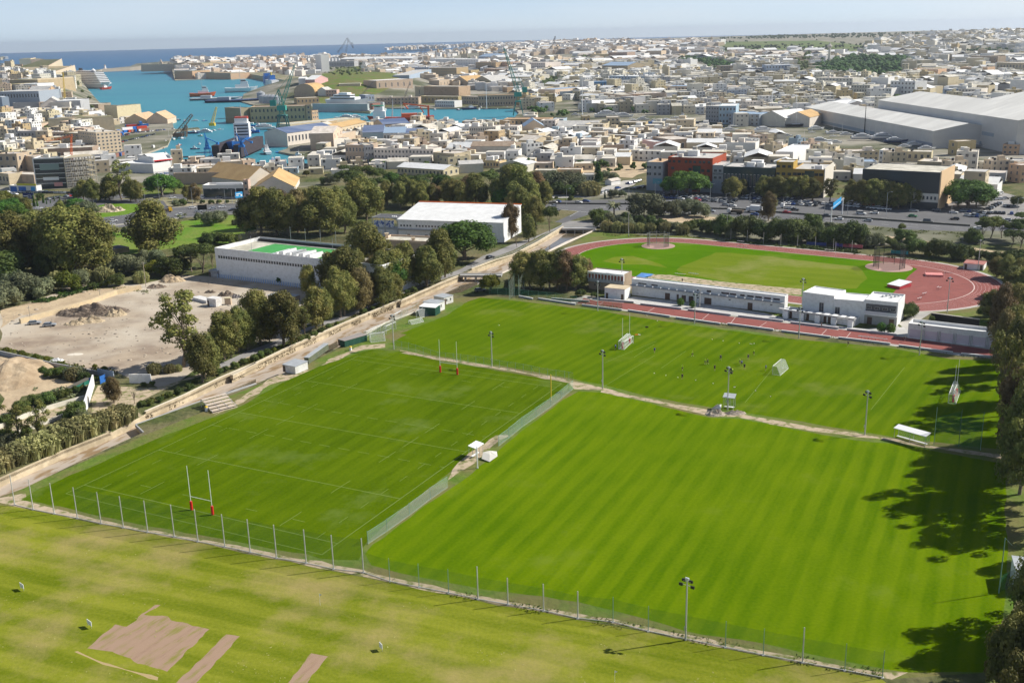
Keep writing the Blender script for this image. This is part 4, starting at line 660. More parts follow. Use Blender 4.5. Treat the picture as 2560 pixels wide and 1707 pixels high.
BT="""
A1 345,1365 620,1355 1095 16 wk=p clutter=4 | glass,flat,grey | 6,6,3 | six storey dark glass office block with white frame beside the scaffolding | office_building
A1 360,1150 865,1130 1003 22 clutter=2 | brown,flat | 1,9,3 | long brown stone block with one row of square windows behind the dark glass office | building
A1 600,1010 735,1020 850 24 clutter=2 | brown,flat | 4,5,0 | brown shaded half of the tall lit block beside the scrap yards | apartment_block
A1 737,1022 905,1045 833 22 clutter=3 | cream,flat | 6,8,6 | tall cream block with six rows of windows beside the car strewn quay | apartment_block
A1 170,955 395,955 838 16 clutter=2 | grey,flat | 2,7,2 | grey brown two storey range with a row of lit windows under the cream bastion | building
A1 395,955 595,960 845 16 clutter=2 | sand,flat | 2,6,3 | sand coloured range with a pale end wall joined to the grey brown range | building
A1 0,985 215,985 900 14 clutter=3 | cream,flat | 1,5,3 | low cream house with flat roof at the left picture edge below the bastion | house
A1 0,1215 175,1215 1045 14 clutter=2 | sand,flat | 2,3,2 | sand coloured two storey house left of the dark glass office | house
A1 80,1100 260,1110 1010 12 clutter=2 | cream,flat | 2,3,2 | cream house behind the sand coloured two storey house | house
A1 240,1200 330,1210 1065 14 | sand,flat | 0,0,0 | plain sand coloured blind wall block touching the dark glass office | house
A1 80,1310 320,1320 1228 14 | sand,flat,pale | 0,0,0 | low plain brown shed with pale flat roof left of the glass office | shed
A1 0,1320 90,1330 1220 10 | cream,flat | 1,3,0 | low cream roadside house at the far left edge | house
A1 90,1400 340,1405 1335 5 | white,flat | 0,0,0 | low white roadside shop with blue painted panels below the sand coloured shed | shop
A1 1095,1215 1410,1225 1130 20 | white,flat,white | 0,0,0 | long low white workshop left of the open white boat shed | workshop
A1 1650,1250 1940,1235 1175 24 | cream,flat | 1,4,2 | flat roofed cream workshop right of the sign wall | workshop
A1 1945,1215 2035,1210 1148 10 | white,flat,grey | 0,0,0 | small plain white cube store beside the cream workshop | store
A1 2040,1210 2230,1200 1120 14 clutter=1 | cream,flat | 1,3,1 | small cream workshop with dark eaves beside the white cube store | workshop
A1 2235,1190 2350,1180 1105 12 clutter=1 | cream,flat | 1,2,1 | cream hut group under the dry dock with two doors | workshop
A1 1960,1290 2190,1270 1235 10 | cream,gx,pale | 0,0,0 | low cream lean-to beside the tan roofed warehouse | shed
A1 1600,1330 2110,1320 1225 3 | sand,flat | 0,0,0 | long sand coloured boundary wall with stained face behind the round green tree | boundary_wall
A1 1145,775 1345,772 738 40 rh=7 | cream,gy,orange | 0,0,0 | orange roofed quay warehouse, the left one of two | warehouse
A1 1350,775 1540,770 732 40 rh=8 | cream,gy,orange | 0,0,0 | orange roofed quay warehouse, the right one of two | warehouse
E1 760,1110 1195,1095 985 45 rh=9 | offwhite,gy,grey | 1,7,0 | pale warehouse with grey pitched roof and small windows under the tall mobile crane | warehouse
E1 0,1010 745,1000 735 60 z0=8 | steel,flat,grey | 1,14,0 | huge blue grey power station block with panelled face | power_station
E1 245,1040 750,1020 940 10 | grey,flat,grey | 0,0,0 | low grey plinth building in front of the blue grey power station | annex
E1 70,1120 200,1110 830 30 | greyblue,flat,white | 0,0,0 | grey and white angular block left of the blue grey power station | building
E1 215,740 385,740 597 40 | steel,flat,grey | 0,0,0 | plain blue grey block behind the power station | building
E1 385,735 705,735 592 40 | white,flat,white | 1,8,0 | white block with a single row of eight square windows on the bastion | building
E1 345,592 525,592 490 25 | white,flat,grey | 1,4,0 | small white tower with two windows on top of the white eight window block | building
E1 870,940 1110,900 745 30 rh=8 | honey,gy,grey | 1,8,0 | honey coloured warehouse with a grey pitched roof beside the peach end wall | warehouse
E1 770,930 860,920 725 40 | peach,flat,pale | 0,0,0 | tall blind peach wall at the end of the power station | building
E1 1300,1120 1500,1120 920 25 | offwhite,flat,white | 2,3,0 | white modern block with two glazed bays on the bastion beside the sea | building
E1 1505,1150 1670,1140 890 30 | grey,flat,white | 0,0,0 | blind grey wall block joined to the white modern block | building
E1 1815,1070 2050,1070 962 30 | brown,flat | 0,0,0 | brown stone blockhouse on the corner of the bastion above the sea | building
E1 1030,760 1180,750 690 20 clutter=1 | cream,flat | 1,6,0 | cream waterside house with arched windows below the brown bastion | house
E1 850,745 1010,745 700 20 | cream,flat | 1,5,0 | low cream waterside range below the brown bastion | house
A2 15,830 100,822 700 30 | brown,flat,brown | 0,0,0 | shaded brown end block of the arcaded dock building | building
A2 100,825 605,812 692 30 wk=a | honey,flat,brown | 2,14,0 | long honey stone dock building with two rows of dark arches | arcaded_building
A2 610,812 662,810 668 14 | honey,flat,brown | 3,1,0 | square stone tower at the end of the arcaded dock building | tower
A2 665,808 722,800 725 22 | honey,flat,brown | 2,3,0 | low stone wing right of the square stone tower | building
A2 455,925 1108,862 848 22 | cream,flat | 1,16,2 | long lit cream range with one row of small windows behind the solar roofed sheds | building
A2 440,1045 865,985 930 28 rh=4 | offwhite,gx,solar | 1,14,0 | long pale shed with blue solar roof left of centre quay | warehouse
A2 870,975 1165,905 890 22 rh=3 | cream,gx,tan | 1,9,2 | long cream shed with tan roof beyond the blue solar roofed shed | warehouse
A2 650,1080 860,1085 990 26 clutter=4 | offwhite,flat | 2,7,0 | off white two storey yard office beside the old stone barn | building
A2 865,1085 945,1030 930 20 rh=4 | cream,gy,pale | 2,3,0 | cream gabled end house joined to the yard office | building
A2 945,1020 1065,990 935 20 | cream,flat | 0,0,0 | low cream store right of the cream gabled end house | store
A2 1130,1020 1320,1015 925 36 rh=5 | greyblue,gx,solar | 0,0,0 | white and green banded shed with solar panel roof | warehouse
A2 1320,930 1560,915 850 30 rh=4 | cream,gx,solar | 1,8,0 | cream shed with solar panel roof below the red crane ship | warehouse
A2 1320,1015 1520,1010 930 30 rh=4 | white,gx,blue | 1,7,0 | white shed with blue metal roof and a row of windows | warehouse
A2 1520,1010 1680,1005 930 30 rh=3 | white,gx,solar | 1,7,2 | white shed with solar roof left of the dark evergreen | warehouse
A2 1680,1015 1800,970 930 24 | white,flat,white | 0,0,0 | white store with a green stripe left of the dark evergreen | store
A2 975,1200 1155,1205 1035 20 clutter=2 | sand,flat | 2,6,0 | sand coloured two storey house between the stone barn and the long grey range | building
A2 1155,1210 1235,1205 1040 20 | grey,flat | 3,3,0 | grey stair block at the left end of the long three storey range | building
A2 1235,1215 1780,1225 1068 16 clutter=7 | offwhite,flat | 3,17,0 | long grey white three storey range behind the white roofed hut | barracks_block
A2 1780,1240 1970,1255 1105 18 clutter=2 | sand,flat | 2,2,2 | square sand coloured block at the right end of the long three storey range | building
A2 1912,1262 2110,1245 1150 16 clutter=1 | cream,flat | 2,3,2 | smaller cream block right of the square sand coloured block | building
A2 2020,1300 2235,1290 1218 12 | offwhite,gx,grey | 0,0,0 | long low grey roofed hut right of the white roofed hut | hut
A2 2235,1250 2350,1250 1180 14 clutter=3 | peach,flat | 1,4,0 | small peach coloured house with roof units beside the grey roofed hut | house
A2 1445,1305 1870,1335 1240 17 rh=2.4 | cream,gx,white | 1,13,3 | long white roofed hut with a row of square windows behind the wood | hut
A2 1900,1130 2125,1135 1060 14 rh=3 | white,saw,white | 1,9,0 | white store with a zigzag roof | store
A2 1400,1060 1660,1060 1015 16 | offwhite,flat | 0,0,0 | flat roofed pale store behind the long three storey range | store
A2 1660,1065 1890,1060 1020 16 clutter=2 | honey,flat | 0,0,0 | flat roofed honey coloured store left of the zigzag roof | store
A2 1960,1005 2110,1005 945 16 clutter=1 | offwhite,flat | 1,9,0 | low off white range right of the dark evergreen | building
A2 2108,1010 2350,1010 870 18 clutter=5 | offwhite,flat | 3,12,0 | left half of the long off white dockyard office with three window rows | office_building
A2 2040,880 2240,878 822 22 clutter=1 | brown,flat,grey | 0,0,0 | brown flat roofed quay store beside the creek | store
A3 0,985 345,985 868 18 clutter=4 | offwhite,flat | 3,14,2 | right half of the long off white dockyard office with three window rows | office_building
A3 350,975 510,985 915 20 clutter=2 | cream,flat | 1,4,0 | cream house in front of the blue roofed gabled hall | building
A3 405,960 590,955 870 30 rh=6 | cream,gy,blue | 0,0,0 | cream gabled hall with a blue roof and big arched end | hall
A3 -80,1150 300,1150 1050 16 rh=3 | offwhite,gx,brown | 0,0,0 | roofless ruined shed with exposed rafters, pale left half | ruined_shed
A3 303,1150 500,1130 1040 16 | cream,flat,brown | 2,6,0 | ruined cream stone building with empty windows | ruined_building
A3 500,1110 650,1085 1000 16 rh=3 | cream,gy,pale | 1,3,0 | cream gabled end of the ruined range above the scrubland | ruined_building
A3 690,990 860,1000 918 18 | cream,flat | 2,2,0 | square cream house with two slotted windows left of the shuttered hall | house
A3 690,925 1060,925 890 40 rh=6 | offwhite,gx,greyd | 0,0,0 | wide hall with a pale pitched roof beyond the square cream house | hall
A3 1030,1010 1415,1035 935 16 par=1 | brown,flat,grey | 0,0,0 | brown hall with two tall doors and a white ledge above the boundary wall | hall
A3 1415,1045 1580,1050 975 12 clutter=3 | white,flat,grey | 1,6,3 | small white house with dark doors right of the brown hall | house
A3 1500,960 1750,950 895 20 clutter=3 | cream,flat | 1,5,3 | cream house with roof sheds behind the small white house | building
A3 1600,1110 1745,1100 1010 20 | pink,flat,white | 0,0,0 | blind pink and white wall block beside the cream hall | building
A3 1750,1110 1970,1095 990 30 | brown,flat | 1,3,0 | low brown hall with white framed windows behind the red block | hall
A3 1975,1075 2340,1095 1020 22 clutter=5 | greyblue,flat,white | 0,0,0 | wide pale grey block with white roof clutter behind the red block | building
A3 885,1050 950,1060 1000 8 | offwhite,flat | 0,0,0 | small pale hut behind the long boundary wall | hut
A3 660,1125 800,1135 1040 3 | brown,flat | 0,0,0 | tall left part of the old stone boundary wall above the scrubland | boundary_wall
A3 790,1150 1320,1130 1055 2 | sand,flat | 0,0,0 | stained middle part of the stone boundary wall above the scrubland | boundary_wall
A3 1320,1130 1600,1160 1075 2 | sand,flat | 0,0,0 | right part of the stone boundary wall above the scrubland | boundary_wall
A3 490,1270 655,1270 1205 12 | cream,flat | 1,2,1 | small cream two window house on the edge of the scrubland | house
A3 500,1310 700,1310 1270 12 | cream,flat | 0,0,0 | low cream roofed wall shed behind the wood | shed
A3 710,1300 930,1300 1262 10 | peach,flat | 0,0,0 | low peach shed with slanting top behind the olive trees | shed
A3 935,1370 1045,1370 1310 10 | offwhite,flat,grey | 1,4,0 | pale flat roofed house among the olive trees | house
A3 1205,1410 1290,1395 1370 5 rh=1 | white,gx,pale | 0,0,0 | tiny white gatehouse beside the parked cars | gatehouse
A3 20,1245 180,1250 1185 12 clutter=3 | peach,flat | 1,4,0 | peach house with a rack of white roof units | house
A3 180,1280 430,1290 1210 16 rh=2.5 | offwhite,gy,white | 0,0,0 | white roofed gabled hut at the edge of the wood | hut
A3 220,870 640,868 800 20 | honey,flat,orange | 1,9,2 | long flat salmon roofed quay building | building
A3 665,850 765,850 800 18 | greyblue,flat,grey | 0,0,0 | blue grey store between the salmon roof and the cream battlements | store
A3 770,880 1060,880 830 16 clutter=1 | sand,flat | 0,0,0 | sand coloured low compound left of the stepped cream building | building
A3 940,840 1010,838 775 14 | honey,flat | 1,2,0 | honey coloured block with a buttressed front by the yacht yard | building
A3 1090,875 1180,875 825 16 | cream,flat | 1,3,0 | left wing of the stepped cream building | building
A3 1160,870 1280,868 785 18 | cream,flat | 2,3,0 | taller centre block of the stepped cream building | building
A3 1280,875 1520,875 830 16 | honey,flat | 1,7,0 | right wing of the stepped cream building | building
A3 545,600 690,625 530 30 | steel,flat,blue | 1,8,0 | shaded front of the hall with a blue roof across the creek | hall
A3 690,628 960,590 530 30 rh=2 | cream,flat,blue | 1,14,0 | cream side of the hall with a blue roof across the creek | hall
A3 1085,665 1300,690 558 30 clutter=2 | cream,flat | 4,7,0 | four storey cream mill block beside the twin silos | mill_building
A3 1296,715 1410,720 595 20 | grey,flat,grey | 4,3,0 | grey twin silo tower beside the cream mill block | silo
A3 1412,720 1500,722 660 16 clutter=1 | offwhite,flat | 2,2,0 | small off white house at the foot of the twin silo tower | house
A3 1415,680 1700,665 570 30 clutter=3 | sand,flat | 1,2,0 | large blind sand coloured warehouse right of the twin silo tower | warehouse
A3 1575,690 1830,690 632 14 clutter=1 | honey,flat | 2,10,0 | long low honey house below the blind warehouse | house
A3 1715,600 1975,600 500 36 clutter=2 | cream,flat,blue | 2,8,0 | cream warehouse with a pale blue roof and white front | warehouse
A3 1975,590 2350,590 505 40 clutter=3 | sand,flat | 0,0,0 | broad blind sand coloured warehouse right of the pale blue roof | warehouse
A3 1185,520 1580,525 405 40 clutter=9 | greyblue,flat,white | 4,14,0 | big pale blue grey office slab with four window bands | office_building
A3 1580,525 1720,515 405 30 clutter=3 | offwhite,flat,white | 4,5,0 | white end wing of the big blue grey office slab | office_building
A3 1015,570 1185,560 460 30 | blue,flat,blue | 2,6,0 | bright blue clad block left of the big office slab | office_building
A3 740,470 1150,465 432 50 rh=5 | offwhite,gx,white | 0,0,0 | row of low white roofed halls behind the bright blue block | hall
A3 1375,400 1485,398 335 30 | white,flat,white | 2,4,0 | plain white cube block above the big office slab | building
A3 1485,400 1640,400 368 40 | white,flat,white | 0,0,0 | long low white range with a red stripe right of the white cube | building
A3 1650,420 1735,410 350 24 | offwhite,flat | 3,2,0 | narrow cream house beside the cypress above the office slab | house
A3 1120,395 1355,395 310 60 rh=6 | brown,gx,blue | 0,0,0 | large brown barn with pale ridge left of the white cube | barn
A3 1325,330 1735,320 298 30 clutter=3 | white,flat,white | 1,17,0 | long white one window row factory on the hillside | factory
A3 1690,320 1810,320 255 30 | white,flat | 2,4,0 | white two storey office at the right end of the long white factory | building
A3 300,380 600,378 282 50 clutter=2 | offwhite,flat | 4,15,0 | long off white housing block with four window rows above the creek | apartment_block
A3 600,330 880,332 280 50 clutter=3 | sand,flat,blue | 2,14,0 | sand block with a blue roof right of the long off white housing block | apartment_block
A3 600,378 890,378 322 30 clutter=2 | honey,flat | 2,14,0 | honey coloured range in front of the sand block with blue roof | apartment_block
A3 0,370 255,365 278 40 clutter=2 | honey,flat | 4,13,0 | brick coloured housing block left of the long off white one | apartment_block
A3 40,400 320,398 340 30 clutter=2 | honey,flat | 2,12,0 | low brick coloured range in front of the brick housing block | apartment_block
A3 1015,262 1180,262 205 60 | peach,flat | 0,0,0 | peach coloured flank of the stadium stand on the far hillside | stadium_stand
A3 1180,265 1350,262 190 60 | brown,flat,grey | 0,0,0 | dark brown stadium stand with a pale roof on the far hillside | stadium_stand
A3 2070,830 2190,835 680 30 | grey,flat,grey | 4,5,0 | unfinished grey concrete frame building beside the boatyard | building
A3 2190,850 2345,850 680 40 | greyblue,flat,white | 3,5,0 | grey blue workshop with big doors beside the boatyard | workshop
A3 1900,490 2180,490 430 30 clutter=3 | sand,flat | 2,9,0 | sand coloured factory with two window rows above the pale blue roof | factory
A3 -10,690 330,680 585 18 | sand,flat,orange | 2,14,0 | right part of the waterfront row with terracotta roofs across the creek | waterfront_building
A2 2035,660 2350,672 590 18 | sand,flat,pale | 2,14,0 | left part of the waterfront row across the creek | waterfront_building
A2 1790,690 1970,695 630 16 | white,flat | 2,9,0 | low white arcaded house on the quay left of the waterfront row | waterfront_building
A2 1650,650 2005,655 590 16 | honey,flat | 1,10,0 | honey coloured quay house below the tall bastion wall | waterfront_building
A2 1255,670 1640,665 605 16 clutter=2 | sand,flat | 2,12,0 | long sand coloured quay house left of the tall bastion wall | waterfront_building
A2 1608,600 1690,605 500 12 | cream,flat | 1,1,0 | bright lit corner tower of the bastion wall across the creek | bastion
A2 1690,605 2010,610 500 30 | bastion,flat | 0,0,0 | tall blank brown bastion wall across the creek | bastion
A2 1255,520 1590,520 448 40 | sand,flat,white | 1,6,0 | long shed with a cream white roof on the far bastion | warehouse
A2 905,500 1105,500 478 30 | cream,flat | 0,0,0 | low lit cream wall at the foot of the green hill | retaining_wall
A2 1830,500 1925,500 445 20 | sand,flat | 1,3,0 | small sand coloured house left of the grey gabled sheds | house
A2 1930,500 2110,505 468 50 rh=12 | sand,gy,tan | 0,0,0 | grey gabled shed, the left one above the bastion wall | warehouse
A2 2110,505 2340,510 465 50 rh=12 | sand,gy,grey | 0,0,0 | grey gabled shed, the right one above the bastion wall | warehouse
A2 790,595 890,593 535 22 | pink,flat | 2,4,0 | pink two storey house below the green hill | house
A2 715,590 790,590 535 24 rh=4 | white,gy,grey | 0,0,0 | white gabled store left of the pink two storey house | store
A2 890,620 1015,618 568 24 rh=2 | pink,flat,grey | 1,3,0 | long low pink house right of the pink two storey house | house
A2 500,600 690,595 560 40 rh=14 | sand,barrel,tan | 0,0,0 | barrel roofed shed behind the green dock crane | warehouse
A2 525,665 730,655 610 26 | honey,flat | 1,6,1 | honey stone house with buttresses behind the green dock crane | building
A2 1155,640 1235,635 580 20 | greyblue,flat,white | 1,3,0 | small blue grey office by the floating dock | building
A2 540,490 605,480 430 40 | white,gx,white | 0,0,0 | white gabled box building beside the blue and white ship | warehouse
A2 605,505 690,500 440 50 rh=6 | pink,gx,white | 0,0,0 | pale pink store right of the white gabled box building | warehouse
A2 700,370 752,372 210 22 | white,flat,white | 0,0,0 | tall narrow white grain tower on the hilltop | grain_tower
A2 755,320 1050,318 275 40 | grey,flat,grey | 1,20,0 | long grey hilltop factory front behind the silos | factory
A2 925,290 1580,285 252 60 rh=6 | grey,gx,white | 0,0,0 | very long white roofed hall on the skyline hilltop | factory
A2 1550,400 1735,400 325 40 clutter=2 | greyblue,flat,white | 3,8,0 | pale blue white stepped block left of the honey arcaded mill | building
A2 1555,440 1760,440 398 30 | greyblue,flat,grey | 0,0,0 | low pale blue store in front of the pale blue stepped block | store
A2 1745,315 1980,312 248 60 | white,flat,white | 0,0,0 | long bright white blind hall on the hilltop | factory
A2 1980,350 2190,345 252 40 clutter=1 | white,flat,white | 4,9,0 | bright white block with rows of dark dots on the hilltop | office_building
A2 1740,430 1990,428 330 40 | honey,flat,grey | 4,12,0 | honey coloured arcaded mill with a grey top | mill_building
A2 1990,405 2120,402 352 30 | honey,flat | 2,8,0 | honey coloured low wing of the arcaded mill | mill_building
A2 2165,375 2350,372 280 40 clutter=2 | honey,flat | 4,10,0 | honey coloured housing block right of the white dotted block | apartment_block
A2 2190,270 2350,262 228 60 rh=8 | greyblue,gx,blue | 0,0,0 | green blue curved roof hall on the hilltop | hall
A4 300,785 500,800 715 40 rh=6 | offwhite,gy,white | 0,0,0 | white gabled hangar left of the long white hangar | hangar
A4 500,795 690,800 720 40 rh=5 | offwhite,gy,tan | 0,0,0 | cream hangar with a tan roof beside the white gabled hangar | hangar
A4 60,780 300,790 690 30 | steel,flat,blue | 3,7,0 | steel blue office with a slanting blue roof beside the boatyard | office_building
A4 0,660 255,655 620 40 rh=4 | offwhite,gx,white | 0,0,0 | low white roofed hall above the steel blue office | hall
A4 765,690 910,700 640 50 rh=6 | offwhite,gy,white | 1,4,0 | pale gabled workshop behind the long white hangar | workshop
A4 910,695 1205,690 650 60 rh=7 | offwhite,gy,white | 1,4,0 | wide pale gabled workshop left of the giant hangar | workshop
A4 735,510 1020,520 415 30 clutter=6 | offwhite,flat | 4,11,0 | long four storey balcony block beside the dark park | apartment_block
A4 1010,555 1155,560 470 26 clutter=3 | offwhite,flat | 3,7,0 | three storey white block right of the balcony block | apartment_block
A4 1150,580 1320,585 495 26 clutter=3 | white,flat | 3,8,0 | white corner block with many small windows below the park | apartment_block
A4 1310,570 1500,580 440 24 clutter=4 | white,flat,white | 4,7,0 | stepped bright white apartment block right of the park | apartment_block
A4 1725,590 1835,590 505 24 clutter=2 | greyblue,flat,white | 3,4,0 | pale blue white apartment block behind the giant hangar | apartment_block
A4 1835,600 2010,605 500 24 clutter=3 | offwhite,flat | 4,7,0 | off white balcony block with a tall stair shaft | apartment_block
A4 2020,600 2200,600 545 24 clutter=2 | sand,flat | 2,7,0 | sand coloured flats at the right above the giant hangar | apartment_block
A4 655,600 785,600 520 20 clutter=2 | cream,flat | 3,6,0 | cream three storey villa by the sunken road | house
A4 190,410 350,410 340 30 clutter=1 | grey,flat,white | 3,8,0 | low grey office left of the silver glass hospital block | office_building
A4 350,415 565,410 320 40 clutter=3 | greyblue,flat,white | 3,9,0 | silver glass office block with a white roof on the slope | office_building
A4 0,395 170,390 325 30 clutter=2 | brown,flat,grey | 3,8,0 | dark fronted office left of the silver glass block | office_building
A4 140,520 235,525 455 20 clutter=2 | white,flat,white | 3,4,0 | white angular block above the cream villas | apartment_block
A4 1490,420 1680,425 350 30 | peach,flat | 1,2,0 | left wing of the stone church complex | church_wing
A4 1520,400 1640,405 340 22 wk=a | peach,flat | 1,2,0 | arched front of the stone church complex | church_building
A4 1850,425 2060,430 335 30 | honey,flat | 1,6,0 | honey stone range below the twin white domes | church_wing
A4 1935,340 2140,345 250 30 | brown,flat | 2,5,0 | dark brown stone palace with two corner towers on the skyline side | palace
A4 2130,400 2350,410 300 40 | sand,flat | 2,9,0 | sand coloured institute right of the stone palace | building
A4 0,1015 270,1020 915 18 clutter=4 | white,flat,pale | 0,0,0 | long white back wall house behind the grey shed roof | house
A4 300,1030 485,1035 935 16 clutter=4 | cream,flat | 3,4,0 | cream balcony house between white houses above the green glass front | house
A4 440,1055 560,1060 985 14 clutter=1 | white,flat,blue | 2,3,0 | white terrace house with a glazed roof room above the ochre block | house
A4 560,1115 690,1050 990 12 | white,flat,white | 0,0,0 | bright white blind flank house above the ochre block | house
A4 730,1040 885,1045 955 16 clutter=3 | cream,flat | 1,3,0 | cream flat roofed house right of the white blind flank | house
A4 885,1045 1020,1050 980 16 clutter=2 | sand,flat | 2,3,0 | small sand coloured house row behind the bright party wall | house
A4 1020,1060 1225,1055 985 16 clutter=3 | sand,flat | 2,5,0 | sand coloured flats with balconies behind the dark glass showroom | house
A4 1225,1090 1345,1095 975 14 clutter=3 | white,flat | 3,4,0 | white three storey townhouse behind the dark glass showroom | house
A4 1300,1090 1400,1090 1010 12 clutter=1 | cream,flat | 2,3,0 | narrow cream townhouse behind the dark glass showroom | house
A4 1440,1060 1630,1065 985 14 clutter=2 | cream,flat | 1,4,0 | cream townhouse with four windows in a row | house
A4 1760,1010 1830,1020 900 16 | honey,flat | 2,1,0 | tall narrow honey townhouse with lit flank in front of the hangar door | house
A4 1815,1145 1980,1150 985 16 clutter=3 | offwhite,flat | 3,3,0 | tall greyish townhouse beside the uphill street | house
A4 1520,1130 1830,1145 1060 20 clutter=2 | sand,flat | 0,0,0 | low garage block behind the dark glass showroom | garage
A4 1970,1120 2060,1130 1060 14 clutter=1 | offwhite,flat | 2,2,0 | small off white house right of the uphill street | house
A4 2060,1135 2205,1140 1050 14 clutter=2 | white,flat | 2,3,0 | white house with two big dark balconies | house
A4 2205,1150 2310,1155 1055 14 clutter=1 | grey,flat,grey | 2,2,0 | bare grey concrete block house right of the white balcony house | house
A4 2310,1200 2420,1200 1080 14 clutter=1 | cream,flat | 2,2,0 | cream house at the right picture edge | house
A4 2180,1010 2300,1015 930 16 clutter=1 | honey,flat | 2,3,0 | tall beige townhouse in front of the giant hangar | house
A4 960,1120 1210,1120 1065 16 clutter=1 | white,flat,blue | 1,3,0 | long low white workshop behind the bright party wall | workshop
A4 1950,1215 2200,1225 1145 14 par=.2 | grey,flat,pale | 1,2,0 | low grey shed around the sunken yard at right | shed
E3 100,655 345,665 215 22 clutter=2 | grey,flat,orange | 0,0,0 | grey rounded corner block with square windows left of the red block | showroom
E3 425,660 1110,690 140 30 clutter=5 | red,flat,grey | 0,0,0 | brick red four storey showroom block | showroom
E3 1112,700 1275,705 265 22 | grey,flat,grey | 0,0,0 | grey lettered block joined to the brick red block | showroom
E3 1278,705 2080,740 285 22 clutter=6 | glass,flat,grey | 1,14,0 z | mirrored green glass front building right of the grey lettered block | showroom
A4 425,1330 555,1335 1065 14 | ochre,flat,grey | 0,0,0 | ochre tower part with small windows above the glass front | showroom
A4 555,1335 795,1345 1120 30 clutter=3 | ochre,flat,grey | 0,0,0 | ochre five storey block with a bright blank end wall | showroom
A4 1085,1400 1680,1440 1120 30 par=.3 | dark,flat,pale | 0,0,0 | black glass showroom with a grey ground floor | showroom
B1 1870,425 2245,420 305 12 wk=p par=1 clutter=0 | white,flat,grey | 1,5,0 | low glass fronted showroom with roof units left of the pink tower | showroom
B1 2245,425 2290,425 255 4 | pink,flat,pink2 | 3,1,0 | slim pale pink stair tower beside the low glass showroom | tower
B2 490,390 870,375 335 45 rh=7 | offwhite,gy,tan | 0,0,0 | tan roofed warehouse with a wide gable above the wood | warehouse
A2 60,1440 350,1400 1370 50 rh=8 | offwhite,gy,tan | 0,0,0 | tan roofed warehouse behind the pink tower | warehouse
"""
RM['greyd']=RM['grey'];RM['pink2']=RM['pale']
NAMED={}
for ln in BT.strip().split('\n'):
 ln=ln.replace('0 z |','0 |')
 NAMED[ln.split('|')[3].strip()]=rowb(ln)
 # sports ground
def netmat(name,c,a):
 m=mat(name,c,rough=.8,alpha=a);return m
NETG=netmat('green_netting',(.03,.20,.10),.20);NETW=netmat('white_netting',(.75,.78,.75),.22);NETGR=netmat('grey_green_netting',(.30,.42,.34),.30);NETK=netmat('black_netting',(.03,.03,.03),.38);NETD=netmat('dark_green_netting',(.01,.16,.08),.34)
MESH=netmat('chain_link',(.30,.36,.30),.16)
M_RED=mat('red_paint',(.62,.02,.02),rough=.5);M_YEL=mat('yellow_paint',(.75,.52,.05),rough=.5);M_BLUE=mat('blue_paint',(.03,.14,.45),rough=.5);M_GREEN=mat('green_paint',(.02,.14,.08),rough=.5);M_CONC=mat('concrete_post',(.50,.49,.46),rough=.8)
M_LAMP=mat('lamp_glass',(.55,.58,.62),rough=.15,spec=.8);M_PIPEG=mat('dull_green_steel',(.20,.32,.26),rough=.6);M_ORANGE=mat('orange_paint',(.8,.16,.02),rough=.6)
def seg(r1,a,r2=None,b=None):
 A=g(r1,*a);B=g(r2 or r1,*b);d=B-A;return A,B,d.length,atan2(d.y,d.x)
RA=Vector((-93.6694,212.6547));cT,sT=cos(TH),sin(TH)
RW,I1,I2=67.1,4.9,3.6
def rp(u,v,z=.008):return(RA.x+cT*u-sT*(-v),RA.y+sT*u+cT*(-v),z)
LINEM=mat('line_paint_rugby',(.19,.26,.07),rough=.9);LINEF=mat('line_paint_faint',(.16,.23,.04),rough=.9);LINEW=mat('line_paint_white',(.62,.62,.60),rough=.8);LINER=mat('line_paint_track',(.62,.50,.46),rough=.8)
def strip(mb,P,Q,w):
 P,Q=Vector(P),Vector(Q);d=(Q-P).normalized();n=Vector((-d.y,d.x,0))*w/2;mb.quad(P-n,Q-n,Q+n,P+n)
lm=MB()
for u in(0,22,50,78,100):strip(lm,rp(u,0),rp(u,RW),.14)
for u in(-I1,100+I2):strip(lm,rp(u,0),rp(u,RW),.12)
for v in(0,RW):strip(lm,rp(-I1,v),rp(100+I2,v),.14)
for u in(40,60):
 v=0
 while v<RW:strip(lm,rp(u,v,.011),rp(u,min(v+3.2,RW),.011),.12);v+=5.5
for v in(5,15,RW-15,RW-5):
 for u in((5,22,40,50,60,78,95)if v in(15,RW-15)else()):strip(lm,rp(u-3.5,v,.011),rp(u+3.5,v,.011),.12)
 if v in(5,RW-5):
  u=0
  while u<100:strip(lm,rp(u,v,.011),rp(u+3,v,.011),.1);u+=7.4
for u in(5,95):
 for v in(13,25,RW-25,RW-13):strip(lm,rp(u,v-1.5,.011),rp(u,v+1.5,.011),.12)
tag(lm.build('pitch_markings',LINEM),kind='structure')
lf=MB()
for a,b in((('C4',40,760),('C4',520,560)),(('C4',310,710),('C4',500,590)),(('C4',1330,1125),('C4',1580,820)),(('C5',650,1190),('C5',960,800)),(('C3',1850,990),('C3',2340,690)),(('C4',560,810),('C4',790,650))):
 A,B=g(*a,.012),g(*b,.012);strip(lf,A,B,.13)
tag(lf.build('pitch_markings',LINEF),kind='structure')
tl=MB()
def ringline(R,w,z,L=TL):
 P=stadium(R,24,L)
 Q=stadium(R-w,24,L);n=len(P)
 for i in range(n):
  j=(i+1)%n;tl.quad((P[i].x,P[i].y,z),(P[j].x,P[j].y,z),(Q[j].x,Q[j].y,z),(Q[i].x,Q[i].y,z))
ringline(TR-9.6,.35,.012)
for k in range(1,8):ringline(TR-9.7+1.22*k,.06,.012)
ringline(TR+.45,.5,.014)
tag(tl.build('track_lines',LINER),kind='structure')
tr_=MB()
for(a,b)in(((1690,172),(1655,222)),):
 pass
